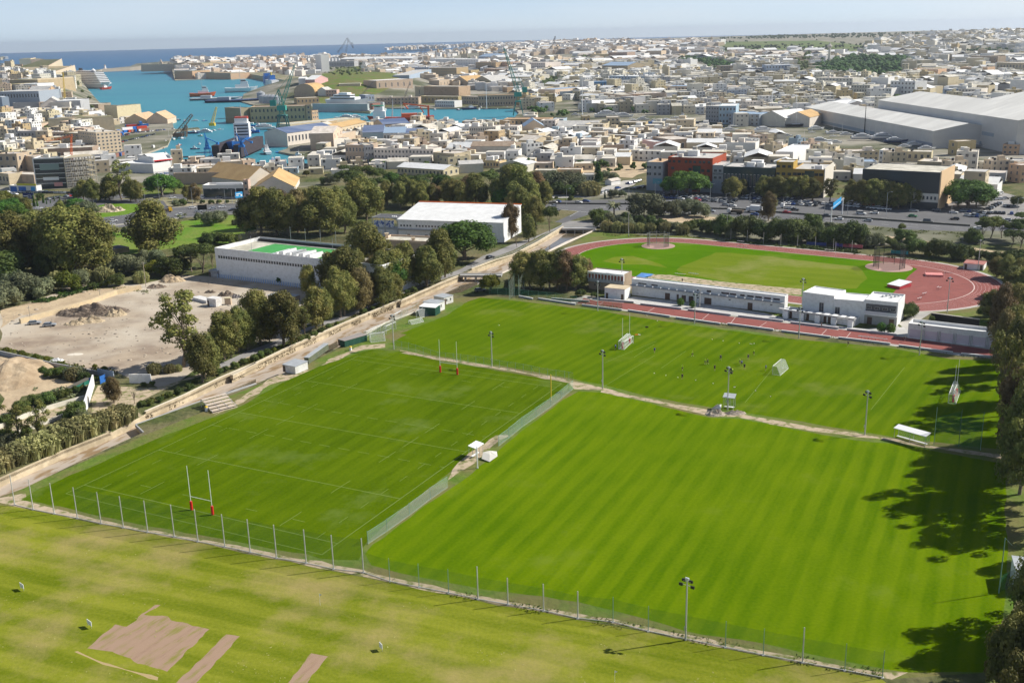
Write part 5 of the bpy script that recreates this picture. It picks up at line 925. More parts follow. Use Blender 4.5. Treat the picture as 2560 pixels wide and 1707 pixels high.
for i in range(7):
 P,Q=g('C4',*[(30,205),(500,255),(1000,310),(1240,345),(1530,385),(2080,455),(2300,480)][i],z=.012),g('C4',*[(-60,250),(440,290),(940,360),(1200,395),(1460,430),(2030,505),(2260,530)][i],z=.012)
 strip(tr_,P,Q,.18)
tag(tr_.build('track_lines',LINER),kind='structure')
# rugby posts
def rugby(P,Q,h,label):
 P,Q=Vector(P),Vector(Q);d=Q-P;L=d.length;o=thing('rugby_posts',label,'rugby posts',P,atan2(d.y,d.x),'rugby posts')
 for x in(0,L):
  MB().tube((x,0,0),(x,0,h),.065,.05,8).build('post',M_WHITE,o);MB().cyl(x,0,0,.28,1.9,10).build('post_pad',M_RED,o)
 MB().tube((0,0,3),(L,0,3),.06,n=8).build('crossbar',M_WHITE,o)
c_=-RW/2
rugby(Vector(rp(0,RW/2-2.8,0)),Vector(rp(0,RW/2+2.8,0)),9.7,'rugby posts with red pads nearest the tall concrete pole fence')
rugby(g('C3',370,845),g('C3',527,868),9.7,'rugby posts with red pads at the far end of the dark rugby pitch')
rugby(g('C4',206,630),g('C4',270,582),9.5,'rugby posts with red pads rising behind the white football goal')
rugby(g('C5',1404,1118),g('C5',1432,1062),9.7,'rugby posts standing in tree shade at the right end of the training pitch')
# football goals
def goal(P,Q,label,depth=1.8,h=2.44,net=NETW,side=1,fr=M_WHITE,group='football goals'):
 d=Q-P;L=d.length;o=thing('football_goal',label,'football goal',P,atan2(d.y,d.x),group);f=MB();r=.07;s=side*depth
 for a,b in(((0,0,0),(0,0,h)),((L,0,0),(L,0,h)),((0,0,h),(L,0,h)),((0,0,h),(0,s*.5,h)),((L,0,h),(L,s*.5,h)),((0,s,0),(0,s*.5,h)),((L,s,0),(L,s*.5,h)),((0,0,0),(0,s,0)),((L,0,0),(L,s,0)),((0,s,0),(L,s,0))):f.tube(a,b,r if a[1]==0 and b[1]==0 else r*.6,n=5)
 f.build('goal_frame',fr,o);n=MB()
 n.quad((0,s*.5,h),(L,s*.5,h),(L,s,.02),(0,s,.02));n.quad((0,0,h),(L,0,h),(L,s*.5,h),(0,s*.5,h));n.add([(0,0,.02),(0,s,.02),(0,s*.5,h),(0,0,h)],[(0,1,2,3)]);n.add([(L,0,.02),(L,s,.02),(L,s*.5,h),(L,0,h)],[(0,1,2,3)])
 n.build('net',net,o);return o
goal(g('C4',1583,866),g('C4',1660,800),'white football goal behind the goalkeeper on the training pitch',2.2,side=-1)
goal(g('C4',222,640),g('C4',306,582),'white football goal with red pads showing through in front of the rugby posts',side=1)
goal(g('C4',170,632),g('C4',250,560),'white football goal standing back to back behind the rugby posts',side=-1)
goal(g('C5',1360,1130),g('C5',1405,1010),'white football goal at the edge of the tree shade',side=-1)
goal(g('C2',1560,560),g('C2',1690,545),'goal frame stored at the fence corner near the dark green container',side=-1)
goal(g('C2',1710,490),g('C2',1800,450),'goal stored beside the floodlight at the pitch corner',side=1)
goal(g('C2',1530,540),g('C2',1660,480),'goal stored against the channel edge next to the green container',side=1)
goal(g('C3',150,345),g('C3',235,315),'goal stored beside the dark green hut',side=-1)
goal(g('C3',80,400),g('C3',190,375),'goal lying with its net spread out left of the dark green hut',side=-1,h=1.0)
goal(g('C2',1790,380),g('C2',1850,345),'goal stored between the floodlight and the dark green hut',side=1)
# floodlights
def flood(P,h,label,col=M_CONC,heads=5):
 o=thing('floodlight_mast',label,'floodlight',P,rnd.random()*.6-1.2,'floodlight masts')
 MB().tube((0,0,0),(0,0,h),.16,.10,8).build('mast',col,o);a=MB();a.bar((-1.1,0,h-.7),(1.1,0,h-.7),.06);a.bar((-.7,0,h-.05),(.7,0,h-.05),.05);a.bar((0,0,h-1.2),(0,0,h+.1),.08);ca=a.build('crossarm',M_METAL,o)
 for x,z,y in((-1.0,h-.95,-.1),(1.0,h-.95,-.1),(-.6,h-.2,.1),(.6,h-.2,.1),(0,h+.15,0))[:heads]:
  k=MB();k.box(x-.3,y-.12,z,x+.3,y+.12,z+.42);k.build('floodlight_lamp',M_BLACK if x else M_LAMP,ca)
 MB().box(-.2,-.24,1.9,.2,-.15,2.5).build('switch_box',M_METAL,o)
for r,x,y,yt,lb in(('C3',845,795,490,'floodlight mast on the dirt line between rugby and training pitch'),('C3',1860,995,660,'floodlight mast near the corner where three pitches meet'),('C4',1170,1190,815,'floodlight mast beside the green shelter and white tarpaulin'),('C5',595,1420,1035,'floodlight mast left of the long white roofed bench shelter'),('D3',10,1300,930,'ivy covered floodlight mast on the lower fence line'),('C4',868,402,138,'floodlight mast behind the two clipped round bushes'),('C4',1825,535,262,'floodlight mast in front of the white pergola wing'),('C5',1095,690,395,'floodlight mast in front of the pale panelled store'),('B3',1815,1385,1125,'floodlight mast beside the small flat roofed hut'),('C2',1780,635,335,'floodlight mast at the stored goals'),('B4',200,1190,918,'floodlight mast on the infield side behind the brick stand'),('B4',1855,1330,1100,'floodlight mast behind the tall white clubhouse block'),('B5',1350,1400,1090,'floodlight mast at the near curve of the running track'),('B4',262,700,480,'slim floodlight mast beyond the left bend of the track'),('B4',1163,705,500,'slim floodlight mast in the shrubs beyond the back straight'),('B5',1632,1012,745,'floodlight mast beside the red roofed hut'),('B3',1320,1190,1085,'short lamp mast behind the low white walls left of the sprint track'),('C4',915,250,80,'slim lamp mast in the clubhouse yard')):
 P=g(r,x,y);flood(P,hz(P,r,yt),lb,M_CONC,5 if 'slim' not in lb and 'short' not in lb else 1)
 # lower fence: concrete poles and high netting
poles=[('D1',92,455,268),('D1',208,485,292),('D1',340,511,315),('D1',484,539,341),('D1',632,572,373),('D1',772,598,398),('D1',924,627,425),('D1',1090,655,453),('D1',1238,685,481),('D1',1406,718,512),('D1',1565,752,545),('D1',1729,788,573),('D1',1915,820,610),('D1',2086,857,640),('D2',272,878,673),('D2',437,934,790),('D2',620,970,820),('D2',805,1005,850),('D2',988,1045,842),('D2',1175,1078,930),('D2',1398,1117,935),('D2',1612,1165,957),('D2',1832,1188,1000),('D2',2052,1245,1100),('D3',258,1345,1240),('D3',495,1393,1290),('D3',740,1440,1203),('D3',1005,1490,1290),('D3',1240,1535,1420)]
PP=[]
for k,(r,x,y,yt)in enumerate(poles):
 P=g(r,x,y);h=hz(P,r,yt)if k<15 else(6.0 if r+str(x)in('D2988','D3740')else 4.6)
 if k<15:h=6.8
 if r=='D2' and x in(988,):h=6.2
 if(r,x)in(('D2',1398),('D2',1612),('D2',1175)):h=5.0
 PP.append((P,h));o=thing('fence_pole','x','pole',P,0,'poles of the lower net fence')
 thin=k>14 and(r,x)not in(('D2',988),('D2',1175),('D2',1398),('D2',1612),('D3',740))
 MB().tube((0,0,-.3),(0,0,h),.07 if thin else.11,.05 if thin else.09,8).build('shaft',M_PIPEG if thin else M_CONC,o);MB().cbox(0,0,0,.45,.45,.12).build('footing',M_CONC,o)
 PEND.append((o,('thin greenish' if thin else 'tall concrete')+' pole','of the lower net fence',proj(P)[0]))
def netrun(P,Q,h1,h2,m,name,label,cat='net',z0=.05,sag=.0,group=None,n=1):
 o=MB();d=Q-P
 for i in range(n):
  a,b=P+d*i/n,P+d*(i+1)/n;ha,hb=h1+(h2-h1)*i/n,h1+(h2-h1)*(i+1)/n
  o.quad((a.x,a.y,z0),(b.x,b.y,z0),(b.x,b.y,hb-(sag if i<n-1 else 0)),(a.x,a.y,ha-(sag if i else 0)))
 return tag(o.build(name,m),label,cat,group)
for k in range(3,14):
 a,b=PP[k],PP[k+1];o=netrun(a[0],b[0],a[1]*.97,b[1]*.97,NETG,'safety_net','x',group='net panels of the lower fence');PEND.append((o,'green net panel','between the tall poles',proj(a[0])[0]))
for k in range(14,len(PP)-1):
 a,b=PP[k],PP[k+1];o=netrun(a[0],b[0],4.2,4.2,NETG,'safety_net','x',group='low net panels of the lower fence');PEND.append((o,'low green net panel','below the striped pitch',proj(a[0])[0]))
o=MB()
for a,b in zip(PP[:-1],PP[1:]):o.bar((a[0].x,a[0].y,.12),(b[0].x,b[0].y,.12),.10)
tag(o.build('kerb_rail',M_CONC),'low dark rail running along the foot of the lower net fence','rail')
# low net between the rugby pitch and the striped pitch
line=pts("D2 300,690 480,570 680,430 800,330 | D2 1110,80 | C3 900,1530 1150,1330 1380,1160 1500,1070 1590,985")
line=[g('D2',300,700),g('D2',420,620),g('D2',560,520),g('D2',690,420),g('D2',800,345)];line2=[g('C3',905,1525),g('C3',1000,1450),g('C3',1120,1350),g('C3',1250,1260),g('C3',1385,1165),g('C3',1480,1090),g('C3',1590,1000)]
for LL,nm in((line,'lower net between near pitches'),(line2,'upper net between near pitches')):
 for k in range(len(LL)-1):
  o=thing('net_fence','x','net fence',LL[k],0,'net fence between rugby and striped pitch');b=LL[k+1]-LL[k]
  n=MB();n.quad((0,0,.05),(b.x,b.y,.05),(b.x,b.y,2.5),(0,0,2.6));n.build('net',NETGR,o)
  MB().tube((0,0,0),(0,0,2.7),.05,n=6).build('post',M_PIPEG,o);MB().bar((0,0,.1),(b.x,b.y,.1),.08).build('bottom_pipe',NETW,o);MB().bar((0,0,2.55),(b.x,b.y,2.5),.04).build('top_wire',M_PIPEG,o)
  PEND.append((o,'grey green net panel','in the '+nm,proj(LL[k])[0]))
for r,x,y,yt,lb,m in(('C3',1387,1105,868,'yellow pole standing in the net between the near pitches',M_YEL),('D2',985,225,90,'white pipe post at the lower dugout',M_WHITE)):
 P=g(r,x,y);o=thing('marker_pole',lb,'pole',P);MB().tube((0,0,0),(0,0,hz(P,r,yt)),.13,n=8).build('shaft',m,o);MB().cbox(0,0,0,.4,.4,.15).build('footing',M_CONC,o)
 # chain link fence between rugby and training pitch
fl=[g('C2',1790,625),g('C3',80,650),g('C3',215,690),g('C3',350,735),g('C3',490,750),g('C3',625,765),g('C3',770,785),g('C3',915,815),g('C3',1060,835),g('C3',1205,865),g('C3',1355,895),g('C3',1510,915),g('C3',1590,930)]
def chain(LL,h,nm,label,place,m=MESH,pm=M_PIPEG,group=None,brace=False,r=.035):
 for k in range(len(LL)-1):
  P=LL[k];b=LL[k+1]-P;o=thing(nm,label,'fence',P,0,group or place)
  n=MB();n.quad((0,0,.05),(b.x,b.y,.05),(b.x,b.y,h),(0,0,h));n.build('mesh_panel',m,o)
  MB().tube((0,0,0),(0,0,h+.15),r,n=6).build('post',pm,o);MB().tube((b.x/2,b.y/2,0),(b.x/2,b.y/2,h+.1),r,n=6).build('post',pm,o)
  MB().bar((0,0,h),(b.x,b.y,h),.03).build('top_rail',pm,o)
  if brace and k%5==4:MB().bar((b.x*.25,b.y*.25,0),(0,0,h*.9),.05).build('brace',pm,o)
  PEND.append((o,label,place,proj(P)[0]))
chain(fl,2.5,'mesh_fence','see-through mesh fence panel','above the dark rugby pitch',brace=True)
chain([g('C2',1430,560),g('C2',1530,540),g('C2',1640,500),g('C2',1790,400),g('C2',1900,330)],2.2,'mesh_fence','mesh fence panel','along the channel by the stored goals')
chain([g('B3',20,1440),g('B3',120,1390),g('B3',180,1350)],2,'mesh_fence','mesh fence panel','along the channel left of the dark green hut')
chain([g('C3',820,130),g('C3',975,140),g('C3',1090,150),g('C3',1270,170),g('C3',1430,185),g('C3',1620,215),g('C3',1860,262),g('C3',2040,282)],2.6,'mesh_fence','dark green mesh fence panel','below the tree clump',NETD,M_PIPEG)
for r,a,b,h,lb in(('C3',(1003,178),(1050,150),8.5,'tall corner net with metal masts by the tree clump, front part'),('C3',(1090,150),(1140,110),8.0,'tall corner net with metal masts by the tree clump, back part'),('C5',(1228,1505),(1270,1330),0,''),('C5',(1228,1510),(1455,1530),9,'tall dark green corner net in the tree shade, left half'),('C5',(1455,1530),(1655,1560),9,'tall dark green corner net in the tree shade, right half')):
 if not lb:continue
 P,Q=g(r,*a),g(r,*b);o=thing('corner_net',lb,'net',P,0);d=Q-P
 n=MB();n.quad((0,0,0),(d.x,d.y,0),(d.x,d.y,h*.95),(0,0,h*.75));n.build('net',NETD if 'dark' in lb else MESH,o)
 for q in(Vector((0,0,0)),d):MB().tube((q.x,q.y,0),(q.x,q.y,h),.07,.05,6).build('mast',M_PIPEG,o)
 # training ground sheds and cabins
def cabin(r,a,b,yt,D,wall,roof,label,name='cabin',doors=1,wins=2,band=None,over=.12,stripes=False,group=None,pitch=.0,shut=False):
 A,B=g(r,*a),g(r,*b);d=B-A;L=d.length;h=hz(A,r,yt);o=thing(name,label,name.replace('_',' '),A,atan2(d.y,d.x),group)
 MB().box(0,0,0.05,L,D,h).build('walls',wall,o)
 rf=MB();rf.add([(-over,-over,h),(L+over,-over,h),(L+over,D+over,h+pitch),(-over,D+over,h+pitch),(-over,-over,h+.12),(L+over,-over,h+.12),(L+over,D+over,h+pitch+.12),(-over,D+over,h+pitch+.12)],[(4,5,6,7),(0,1,5,4),(1,2,6,5),(2,3,7,6),(3,0,4,7),(3,2,1,0)]);rf.build('roof',roof,o)
 for k in range(wins):
  q=link('window',WIN['w'],o,(L*(.3+.4*k/(max(1,wins-1)))if wins>1 else L*.5,-.02,h*.45));q.scale=(min(1,L*.12),.5,h*.3)
 for k in range(doors):
  q=link('door',DOORM,o,(L*(.12+.76*k),-.02,.05));q.scale=(.9,.5,min(2.05,h*.85))
 if stripes:
  s=MB();n=int(L/.6)
  for k in range(n):s.box(k*L/n+.12,-.05,.15,k*L/n+.3,0,h-.05)
  for k in range(int(D/.6)):s.box(L,k*.6+.12,.15,L+.05,k*.6+.3,h-.05)
  s.build('ribs',wall,o)
 return o
M_WCAB=mat('cabin_white',(.74,.73,.71),c2=(.62,.60,.57),sc=.8,rough=.6);M_CG=mat('container_green',(.015,.075,.05),c2=(.03,.10,.07),sc=.7,rough=.6);M_CGG=mat('container_olive',(.10,.12,.08),c2=(.14,.15,.10),sc=.5,rough=.6)
M_TIN=mat('tin_roof',(.42,.45,.47),c2=(.36,.38,.40),sc=.6,rough=.5)
cabin('C2',(762,842),(878,865),775,5.2,M_WCAB,M_TIN,'white site cabin with pinkish edges beside the channel','cabin',1,0,pitch=.25)
o=bpy.data.objects['cabin']
A,B=g('C2',878,865),g('C2',995,820)
cabin('C2',(960,770),(1000,772),712,15,M_CGG,M_TIN,'long olive grey shipping container behind the white site cabin','shipping_container',0,0)
cabin('C2',(1272,602),(1330,618),545,9,M_CG,mat('container_top',(.30,.27,.25),rough=.8),'dark green shipping container by the channel fence','shipping_container',1,0,stripes=True)
cabin('C3',(180,318),(325,330),245,4,M_CG,M_WHITE,'dark green hut with a white sloping roof','hut',0,0,pitch=.3,stripes=True)
cabin('C3',(345,298),(413,270),218,6,M_WCAB,M_TIN,'long white hut behind the dark green hut','hut',0,1)
cabin('C3',(405,230),(490,205),165,5,M_WCAB,M_TIN,'small white hut with a dark door at the pitch corner','hut',1,2)
cabin('C1',(1905,312),(1985,323),240,3,M_WCAB,M_WCAB,'white shipping container on the dirt lot','shipping_container',1,0,stripes=True)
cabin('C1',(1770,255),(1895,290),232,3,M_WCAB,M_WCAB,'low white container behind the tall sparse eucalyptus','shipping_container',0,0)
cabin('C1',(610,1105),(655,1108),1065,9,mat('container_teal',(.02,.17,.12),c2=(.05,.2,.15),sc=.6,rough=.6),mat('container_rust',(.12,.11,.09),rough=.9),'teal shipping container with a rusty top among the shrubs','shipping_container',1,0,stripes=True)
cabin('C2',(625,190),(840,215),140,5,mat('wood_shed',(.30,.25,.20),rough=.9),M_TIN,'weathered site hut under the trees by the dirt lot','hut',1,3)
cabin('B2',(85,1145),(160,1155),1085,4,mat('stone_hut',(.45,.45,.44),c2=(.3,.3,.3),sc=.8,rough=.9),M_TIN,'small grey stone hut at the corner of the roof pitch building','hut',1,0)
for x,w,lb in((2065,60,'squat stone gatepost left of the pair on the dirt lot'),(2255,40,'squat stone gatepost right of the pair on the dirt lot')):
 P=g('C1',x,302);o=thing('gatepost',lb,'gatepost',P);MB().box(0,0,0,2.2,1.6,2.3).build('pillar',WM['sand'],o);MB().box(-.1,-.1,2.3,2.3,1.7,2.5).build('cap',WM['cream'],o)
 # bleachers
A,B=g('C1',1850,1240),g('C1',1955,1298);d=B-A
o=thing('bleachers','pale wooden bleachers with five rows on the bank beside the rugby pitch','bleachers',A,atan2(d.y,d.x))
C_=g('C1',2140,1225);Lb=(C_-B).length;W5=d.length/5
M_PLANK=mat('pale_plank',(.62,.52,.42),c2=(.5,.42,.34),sc=2,rough=.9)
for k in range(5):
 z=.45*(5-k);MB().box(k*W5,0,z-.12,k*W5+W5*.72,Lb,z).build('bench_row',M_PLANK,o);MB().box(k*W5+W5*.72,0,z-.45,k*W5+W5*.95,Lb,z-.38).build('foot_board',M_PLANK,o)
f=MB()
for y in(0,Lb*.33,Lb*.66,Lb-.1):
 f.bar((0,y,0),(0,y,2.2),.1);f.bar((0,y,2.1),(d.length,y,.35),.08);f.bar((d.length*.5,y,0),(d.length*.5,y,1.2),.1)
f.build('frame',M_METAL,o)
for r,x,y,lb in(('C1',1897,1275,'white bin with a yellow lid beside the bleachers'),('C2',1383,645,'white bin with a yellow lid near the dark green container')):
 P=g(r,x,y);o=thing('bin',lb,'bin',P);MB().cyl(0,0,0,.42,1.0,10,.38).build('body',M_WHITE,o);MB().cyl(0,0,1.0,.45,.3,10,.3).build('lid',M_YEL,o)
 # shelters
def shelter(P,Q,D,h,label,roofm=M_WHITE,back=None,post=M_METAL):
 d=Q-P;L=d.length;o=thing('team_shelter',label,'shelter',P,atan2(d.y,d.x),'team shelters')
 MB().add([(-.2,-.2,h),(L+.2,-.2,h),(L+.2,D,h+.35),(-.2,D,h+.35),(-.2,-.2,h+.1),(L+.2,-.2,h+.1),(L+.2,D,h+.45),(-.2,D,h+.45)],[(4,5,6,7),(0,1,5,4),(1,2,6,5),(2,3,7,6),(3,0,4,7),(3,2,1,0)]).build('roof',roofm,o)
 for x in(0,L/2,L):
  for y in(0,D-.1):MB().tube((x,y,0),(x,y,h+.1),.05,n=6).build('post',post,o)
 MB().box(.1,D*.45,.4,L-.1,D*.75,.5).build('bench',M_WHITE,o)
 if back:b=MB();b.quad((0,D-.1,0),(L,D-.1,0),(L,D-.1,h),(0,D-.1,h));b.build('back_panel',back,o)
shelter(g('C5',862,1455),g('C5',1145,1535),2.0,2.6,'long white roofed bench shelter at the right end of the dirt strip',back=NETGR)
shelter(g('C4',1130,1190),g('C4',1225,1200),2.4,3.3,'small shelter with grey green sides beside the floodlight on the dirt strip',M_TIN,NETGR)
shelter(g('D2',975,170),g('D2',1020,140),1.9,2.6,'ramshackle white roofed shelter on the net line between the near pitches',back=None)
def tarp(pp,label,m=M_WHITE,name='tarpaulin'):
 mb=MB();n=len(pp);c=sum(pp,Vector())/n;mb.add([tuple(p)for p in pp]+[(c.x,c.y,c.z+.2)],[(i,(i+1)%n,n)for i in range(n)]+[tuple(range(n-1,-1,-1))]);tag(mb.build(name,m),label,'tarpaulin')
tarp([g('C4',1020,1180,.3),g('C4',1110,1185,.3),g('C4',1115,1140,.8),g('C4',1075,1140,2.0)],'white tarpaulin pitched like a tent beside the small green shelter')
tarp([g('D2',1010,165,.4),g('D2',1060,185,.2),g('D2',1110,150,.6),g('D2',1105,120,.9),g('D2',1060,115,1.4),g('D2',1020,125,1.3)],'torn pale tarpaulin hanging on the net line shelter',mat('dirty_canvas',(.58,.56,.50),rough=.9))
for r,x,y,lb in(('D1',140,985,'white practice board at the left edge of the near field'),('D1',562,1218,'white practice board above the brown dug patch'),('D2',382,1362,'small white practice board right of the narrow brown strips')):
 P=g(r,x,y);o=thing('practice_board',lb,'board',P,-.75 if 'small' not in lb else-1.0,'practice boards')
 w=.75 if 'small' not in lb else.5
 b=MB();b.box(-w,-.04,.45,w,.04,1.25);b.build('board',M_WHITE,o)
 for s in(-w*.8,w*.8):MB().tube((s,0,0),(s,0,.5),.03,n=5).build('leg',M_METAL,o)
for r,x,y,yt,lb in(('D1',2002,1082,1008,'white flag on a thin stick near the lower fence'),('D2',1843,1560,1488,'white flag on a thin stick at the bottom edge')):
 P=g(r,x,y);h=hz(P,r,yt);o=thing('flag',lb,'flag',P);MB().tube((0,0,0),(0,0,h),.02,n=5).build('stick',M_WHITE,o);b=MB();b.add([(0,0,h),(.02,0,h-.45),(.45,.1,h-.3)],[(0,1,2)]);b.build('cloth',M_WHITE,o)
 # clubhouse
WM['cwhite']=mat('clubhouse_white',(.80,.80,.79),c2=(.70,.70,.68),sc=.3,c3=(.60,.59,.56),sc3=1.1,lo=.42,hi=.85,rough=.7)
def bb(line,**k):return rowb(line)
club=bb("B4 290,1238 1690,1412 1088 3.2 par=.3 | cwhite,flat,white | 0,0,0 | long low white pavilion with lamps along its ledge facing the red sprint track | pavilion")
A,B=gt('B4',290,1238),gt('B4',1690,1412);L=(B-A).length;Hc=hz(A,'B4',1088)
MB().box(-.2,-1.4,Hc*.60,L+.2,0,Hc*.60+.25).build('canopy',WM['grey'],club)
for k in range(17):MB().lathe(L*(.05+.055*k),-1.5,[(.05,Hc*.60+.3),(.28,Hc*.60+.45),(.28,Hc*.60+.7),(.05,Hc*.60+.85)],8).build('lamp',M_WHITE,club)
for t,w,z,h in((.075,3.2,.72,.5),(.16,2.4,.72,.45),(.25,1.9,0,2.3),(.32,.8,0,2.2),(.36,1.6,0,2.2),(.41,1.8,0,2.2),(.52,2.6,0,2.3),(.525,1.6,.72,.7),(.63,2.8,.72,.6),(.68,2.2,.72,.6),(.74,1.6,.72,.6),(.79,2.3,.72,.6),(.84,2.3,.72,.6),(.895,2.3,.72,.6),(.95,2.3,.72,.6),(.79,1.7,0,2.4),(.66,.7,.4,.3),(.92,.7,.4,.3)):
 q=link('door' if z==0 else 'window',DOORM if z==0 else WIN['p'],club,(L*t,-.02,Hc*z));q.scale=(w,1,h)
blk=bb("C5 15,330 300,372 108 10 par=.25 | cwhite,flat,white | 0,0,0 | tall white clubhouse block with two slim framed windows | clubhouse")
q=link('window',WIN['w'],blk,(6.6,-.02,2.4));q.scale=(1.4,1,3.0)
blk2=bb("C5 302,372 588,398 172 10 par=.25 | cwhite,flat,white | 0,0,0 | lower white clubhouse block between the tall block and the balcony wing | clubhouse")
q=link('window',WIN['w'],blk2,(1.2,-.02,2.4));q.scale=(1.4,1,2.2)
wing=bb("C5 585,398 885,430 178 12 par=.5 | cwhite,flat,white | 0,0,0 | two storey white wing with a grey recessed balcony beside the round bushes | clubhouse")
A,B=gt('C5',585,398),gt('C5',885,430);L=(B-A).length;Hc=hz(A,'C5',178)
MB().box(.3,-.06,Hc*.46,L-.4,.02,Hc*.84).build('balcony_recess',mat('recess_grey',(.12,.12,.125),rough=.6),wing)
MB().box(.1,-1.0,Hc*.40,L-.1,-.02,Hc*.45).build('balcony',WM['cwhite'],wing);MB().box(.1,-1.0,Hc*.45,L-.1,-.9,Hc*.57).build('balcony_rail',M_LAMP,wing)
MB().box(.02,-.06,0,L-.02,0,Hc*.40).build('stone_plinth',mat('plinth_stone',(.40,.40,.38),c2=(.34,.34,.32),sc=.7,rough=.9),wing)
for t in(.17,.84):q=link('door',DOORM,wing,(L*t,-.08,0));q.scale=(1.5,1,2.3)
for t in(.13,.38,.62,.86):q=link('window',WIN['w'],wing,(L*t,-.08,Hc*.62));q.scale=(1.3,1,.9)
for k in range(6):MB().box(L-2-k*.9,10-(k%3)*1.4,Hc-.5,L-1.4-k*.9,10.5-(k%3)*1.4,Hc+.1).build('air_unit',M_METAL,wing)
per=bb("C4 1672,335 2335,428 300 6 par=.2 | cwhite,flat,grey | 0,0,0 | low white changing rooms with a pergola roof in front of the clubhouse | changing_rooms")
A,B=gt('C4',1672,335),gt('C4',2335,428);L=(B-A).length;Hp=2.7
MB().box(-.8,-1.6,Hp,L+.5,-.0,Hp+.3).build('pergola_beam',WM['grey'],per)
for k in range(9):
 x=L*(k+.4)/9;MB().box(x-.1,-1.7,0,x+1.5,-.9,2.6).build('screen_wall',WM['cwhite'],per)if k%2==0 else None
 MB().box(x,-1.9,Hp+.3,x+1.5,.4,Hp+.42).build('roof_slab',M_WHITE,per)
for t in(.12,.36,.6,.66,.95):q=link('door',DOORM,per,(L*t,-.02,0));q.scale=(.9,1,2.1)
stand=bb("B3 1730,1180 2055,1215 1020 7 par=.3 | brown,flat,white | 0,0,0 | brown brick stand with a white framed row of red panels behind the tree clump | grandstand")
A,B=gt('B3',1730,1180),gt('B3',2055,1215);L=(B-A).length;Hs=hz(A,'B3',1020)
MB().box(0,-.5,Hs*.45,L,0,Hs*.62).build('balcony_front',WM['grey'],stand)
fr=MB();fr.box(-.1,-.6,Hs*.9,L+.1,0,Hs+.05)
for k in range(12):fr.box(k*L/11-.12,-.55,Hs*.62,k*L/11+.12,0,Hs*.9)
fr.build('frame',M_WHITE,stand)
for k in range(11):MB().box(k*L/11+.35,-.1,Hs*.66,k*L/11+L/11-.35,-.02,Hs*.88).build('panel',mat('panel_red',(.30,.07,.05),rough=.7),stand)
cabin('B3',(1878,1270),(2062,1288),1172,5.5,WM['cwhite'],WM['cream'],'small white hut with cream parapet and dark doors left of the pavilion','hut',2,0)
store=bb("C5 985,530 1868,638 395 6 par=.9 | cwhite,flat,white | 0,0,0 | long pale store with panelled wall at the right end of the sprint track | store_building")
A,B=gt('C5',985,530),gt('C5',1868,638);L=(B-A).length;Hs=hz(A,'C5',395)
MP=mat('panel_lilac',(.62,.55,.60),c2=(.66,.60,.64),sc=.4,rough=.8)
for k in range(6):
 MB().box(L*(k+.12)/6,-.06,.3,L*(k+.90)/6,.0,Hs*.62).build('wall_panel',MP,store)
for k in range(5):
 s=MB();[s.box(L*(k+1)/6-.5+j*.4,-.16,0,L*(k+1)/6-.4+j*.4,-.02,Hs*.68)for j in range(3)];s.build('pilaster',WM['grey'],store)
cabin('B5',(1497,1000),(1683,1016),948,7,WM['white'],mat('roof_red',(.34,.12,.10),c2=(.42,.2,.17),sc=.5,rough=.9),'small white hut with a dull red roof beyond the right bend of the track','hut',2,0)
cabin('B5',(800,1165),(915,1188),1140,7,mat('hut_red',(.50,.05,.06),rough=.7),M_WHITE,'low red sided hut with a white roof on the infield edge','hut',0,0,pitch=.7)
A,B=g('C5',1200,365),g('C5',1640,425);d=B-A
o=thing('dark_wall','long black screen wall behind the panelled store','wall',A,atan2(d.y,d.x));MB().box(0,0,0,d.length,.25,2.2).build('panel',M_BLACK,o);MB().box(-.1,-.1,2.2,d.length+.1,.35,2.4).build('coping',WM['offwhite'],o)
for k,(r1,a,r2,b)in enumerate((('C3',(1090,158),'C3',(1215,182)),('C3',(1268,180),'C3',(1610,232)),('C3',(1390,210-30),'C3',(1735,205)),('C3',(1670,238),'C3',(2035,285)),('C4',(255,288),'C4',(640,345)),('C4',(695,355),'C4',(1100,412)),('C4',(1170,412),'C4',(1590,468)),('C4',(1665,478),'C4',(2112,535)),('C5',(350,540),'C5',(825,597)),('C5',(905,612),'C5',(1400,678)),('C5',(1480,690),'C5',(1815,722)),('C4',(0,185),'C4',(308,212)),('C4',(370,228),'C4',(745,272)),('C4',(805,280),'C4',(1200,330)),('C4',(1268,338),'C4',(1680,386)),('C4',(1748,398),'C4',(2185,452)),('C5',(430,462),'C5',(885,512)))):
 A,B=g(r1,*a),g(r2,*b);d=B-A
 o=thing('low_wall','x','low wall',A,atan2(d.y,d.x),'low walls beside the sprint track');MB().box(0,0,0,d.length,.35,.55).build('wall',WM['grey'],o);MB().box(-.03,-.06,.55,d.length+.03,.41,.68).build('coping',M_WHITE,o)
 PEND.append((o,'low grey wall with white coping','on the pitch side of the sprint track' if k<11 else 'on the pavilion side of the sprint track',proj(A)[0]))
for x,y,yt,r in((740,235,165,'C4'),(850,255,190,'C4'),(748,480,390,'C5'),(832,488,400,'C5')):
 P=g(r,x,y);o=plant('ball',P,hz(P,r,yt),.95,'in the clubhouse yard');o.name='clipped_bush'
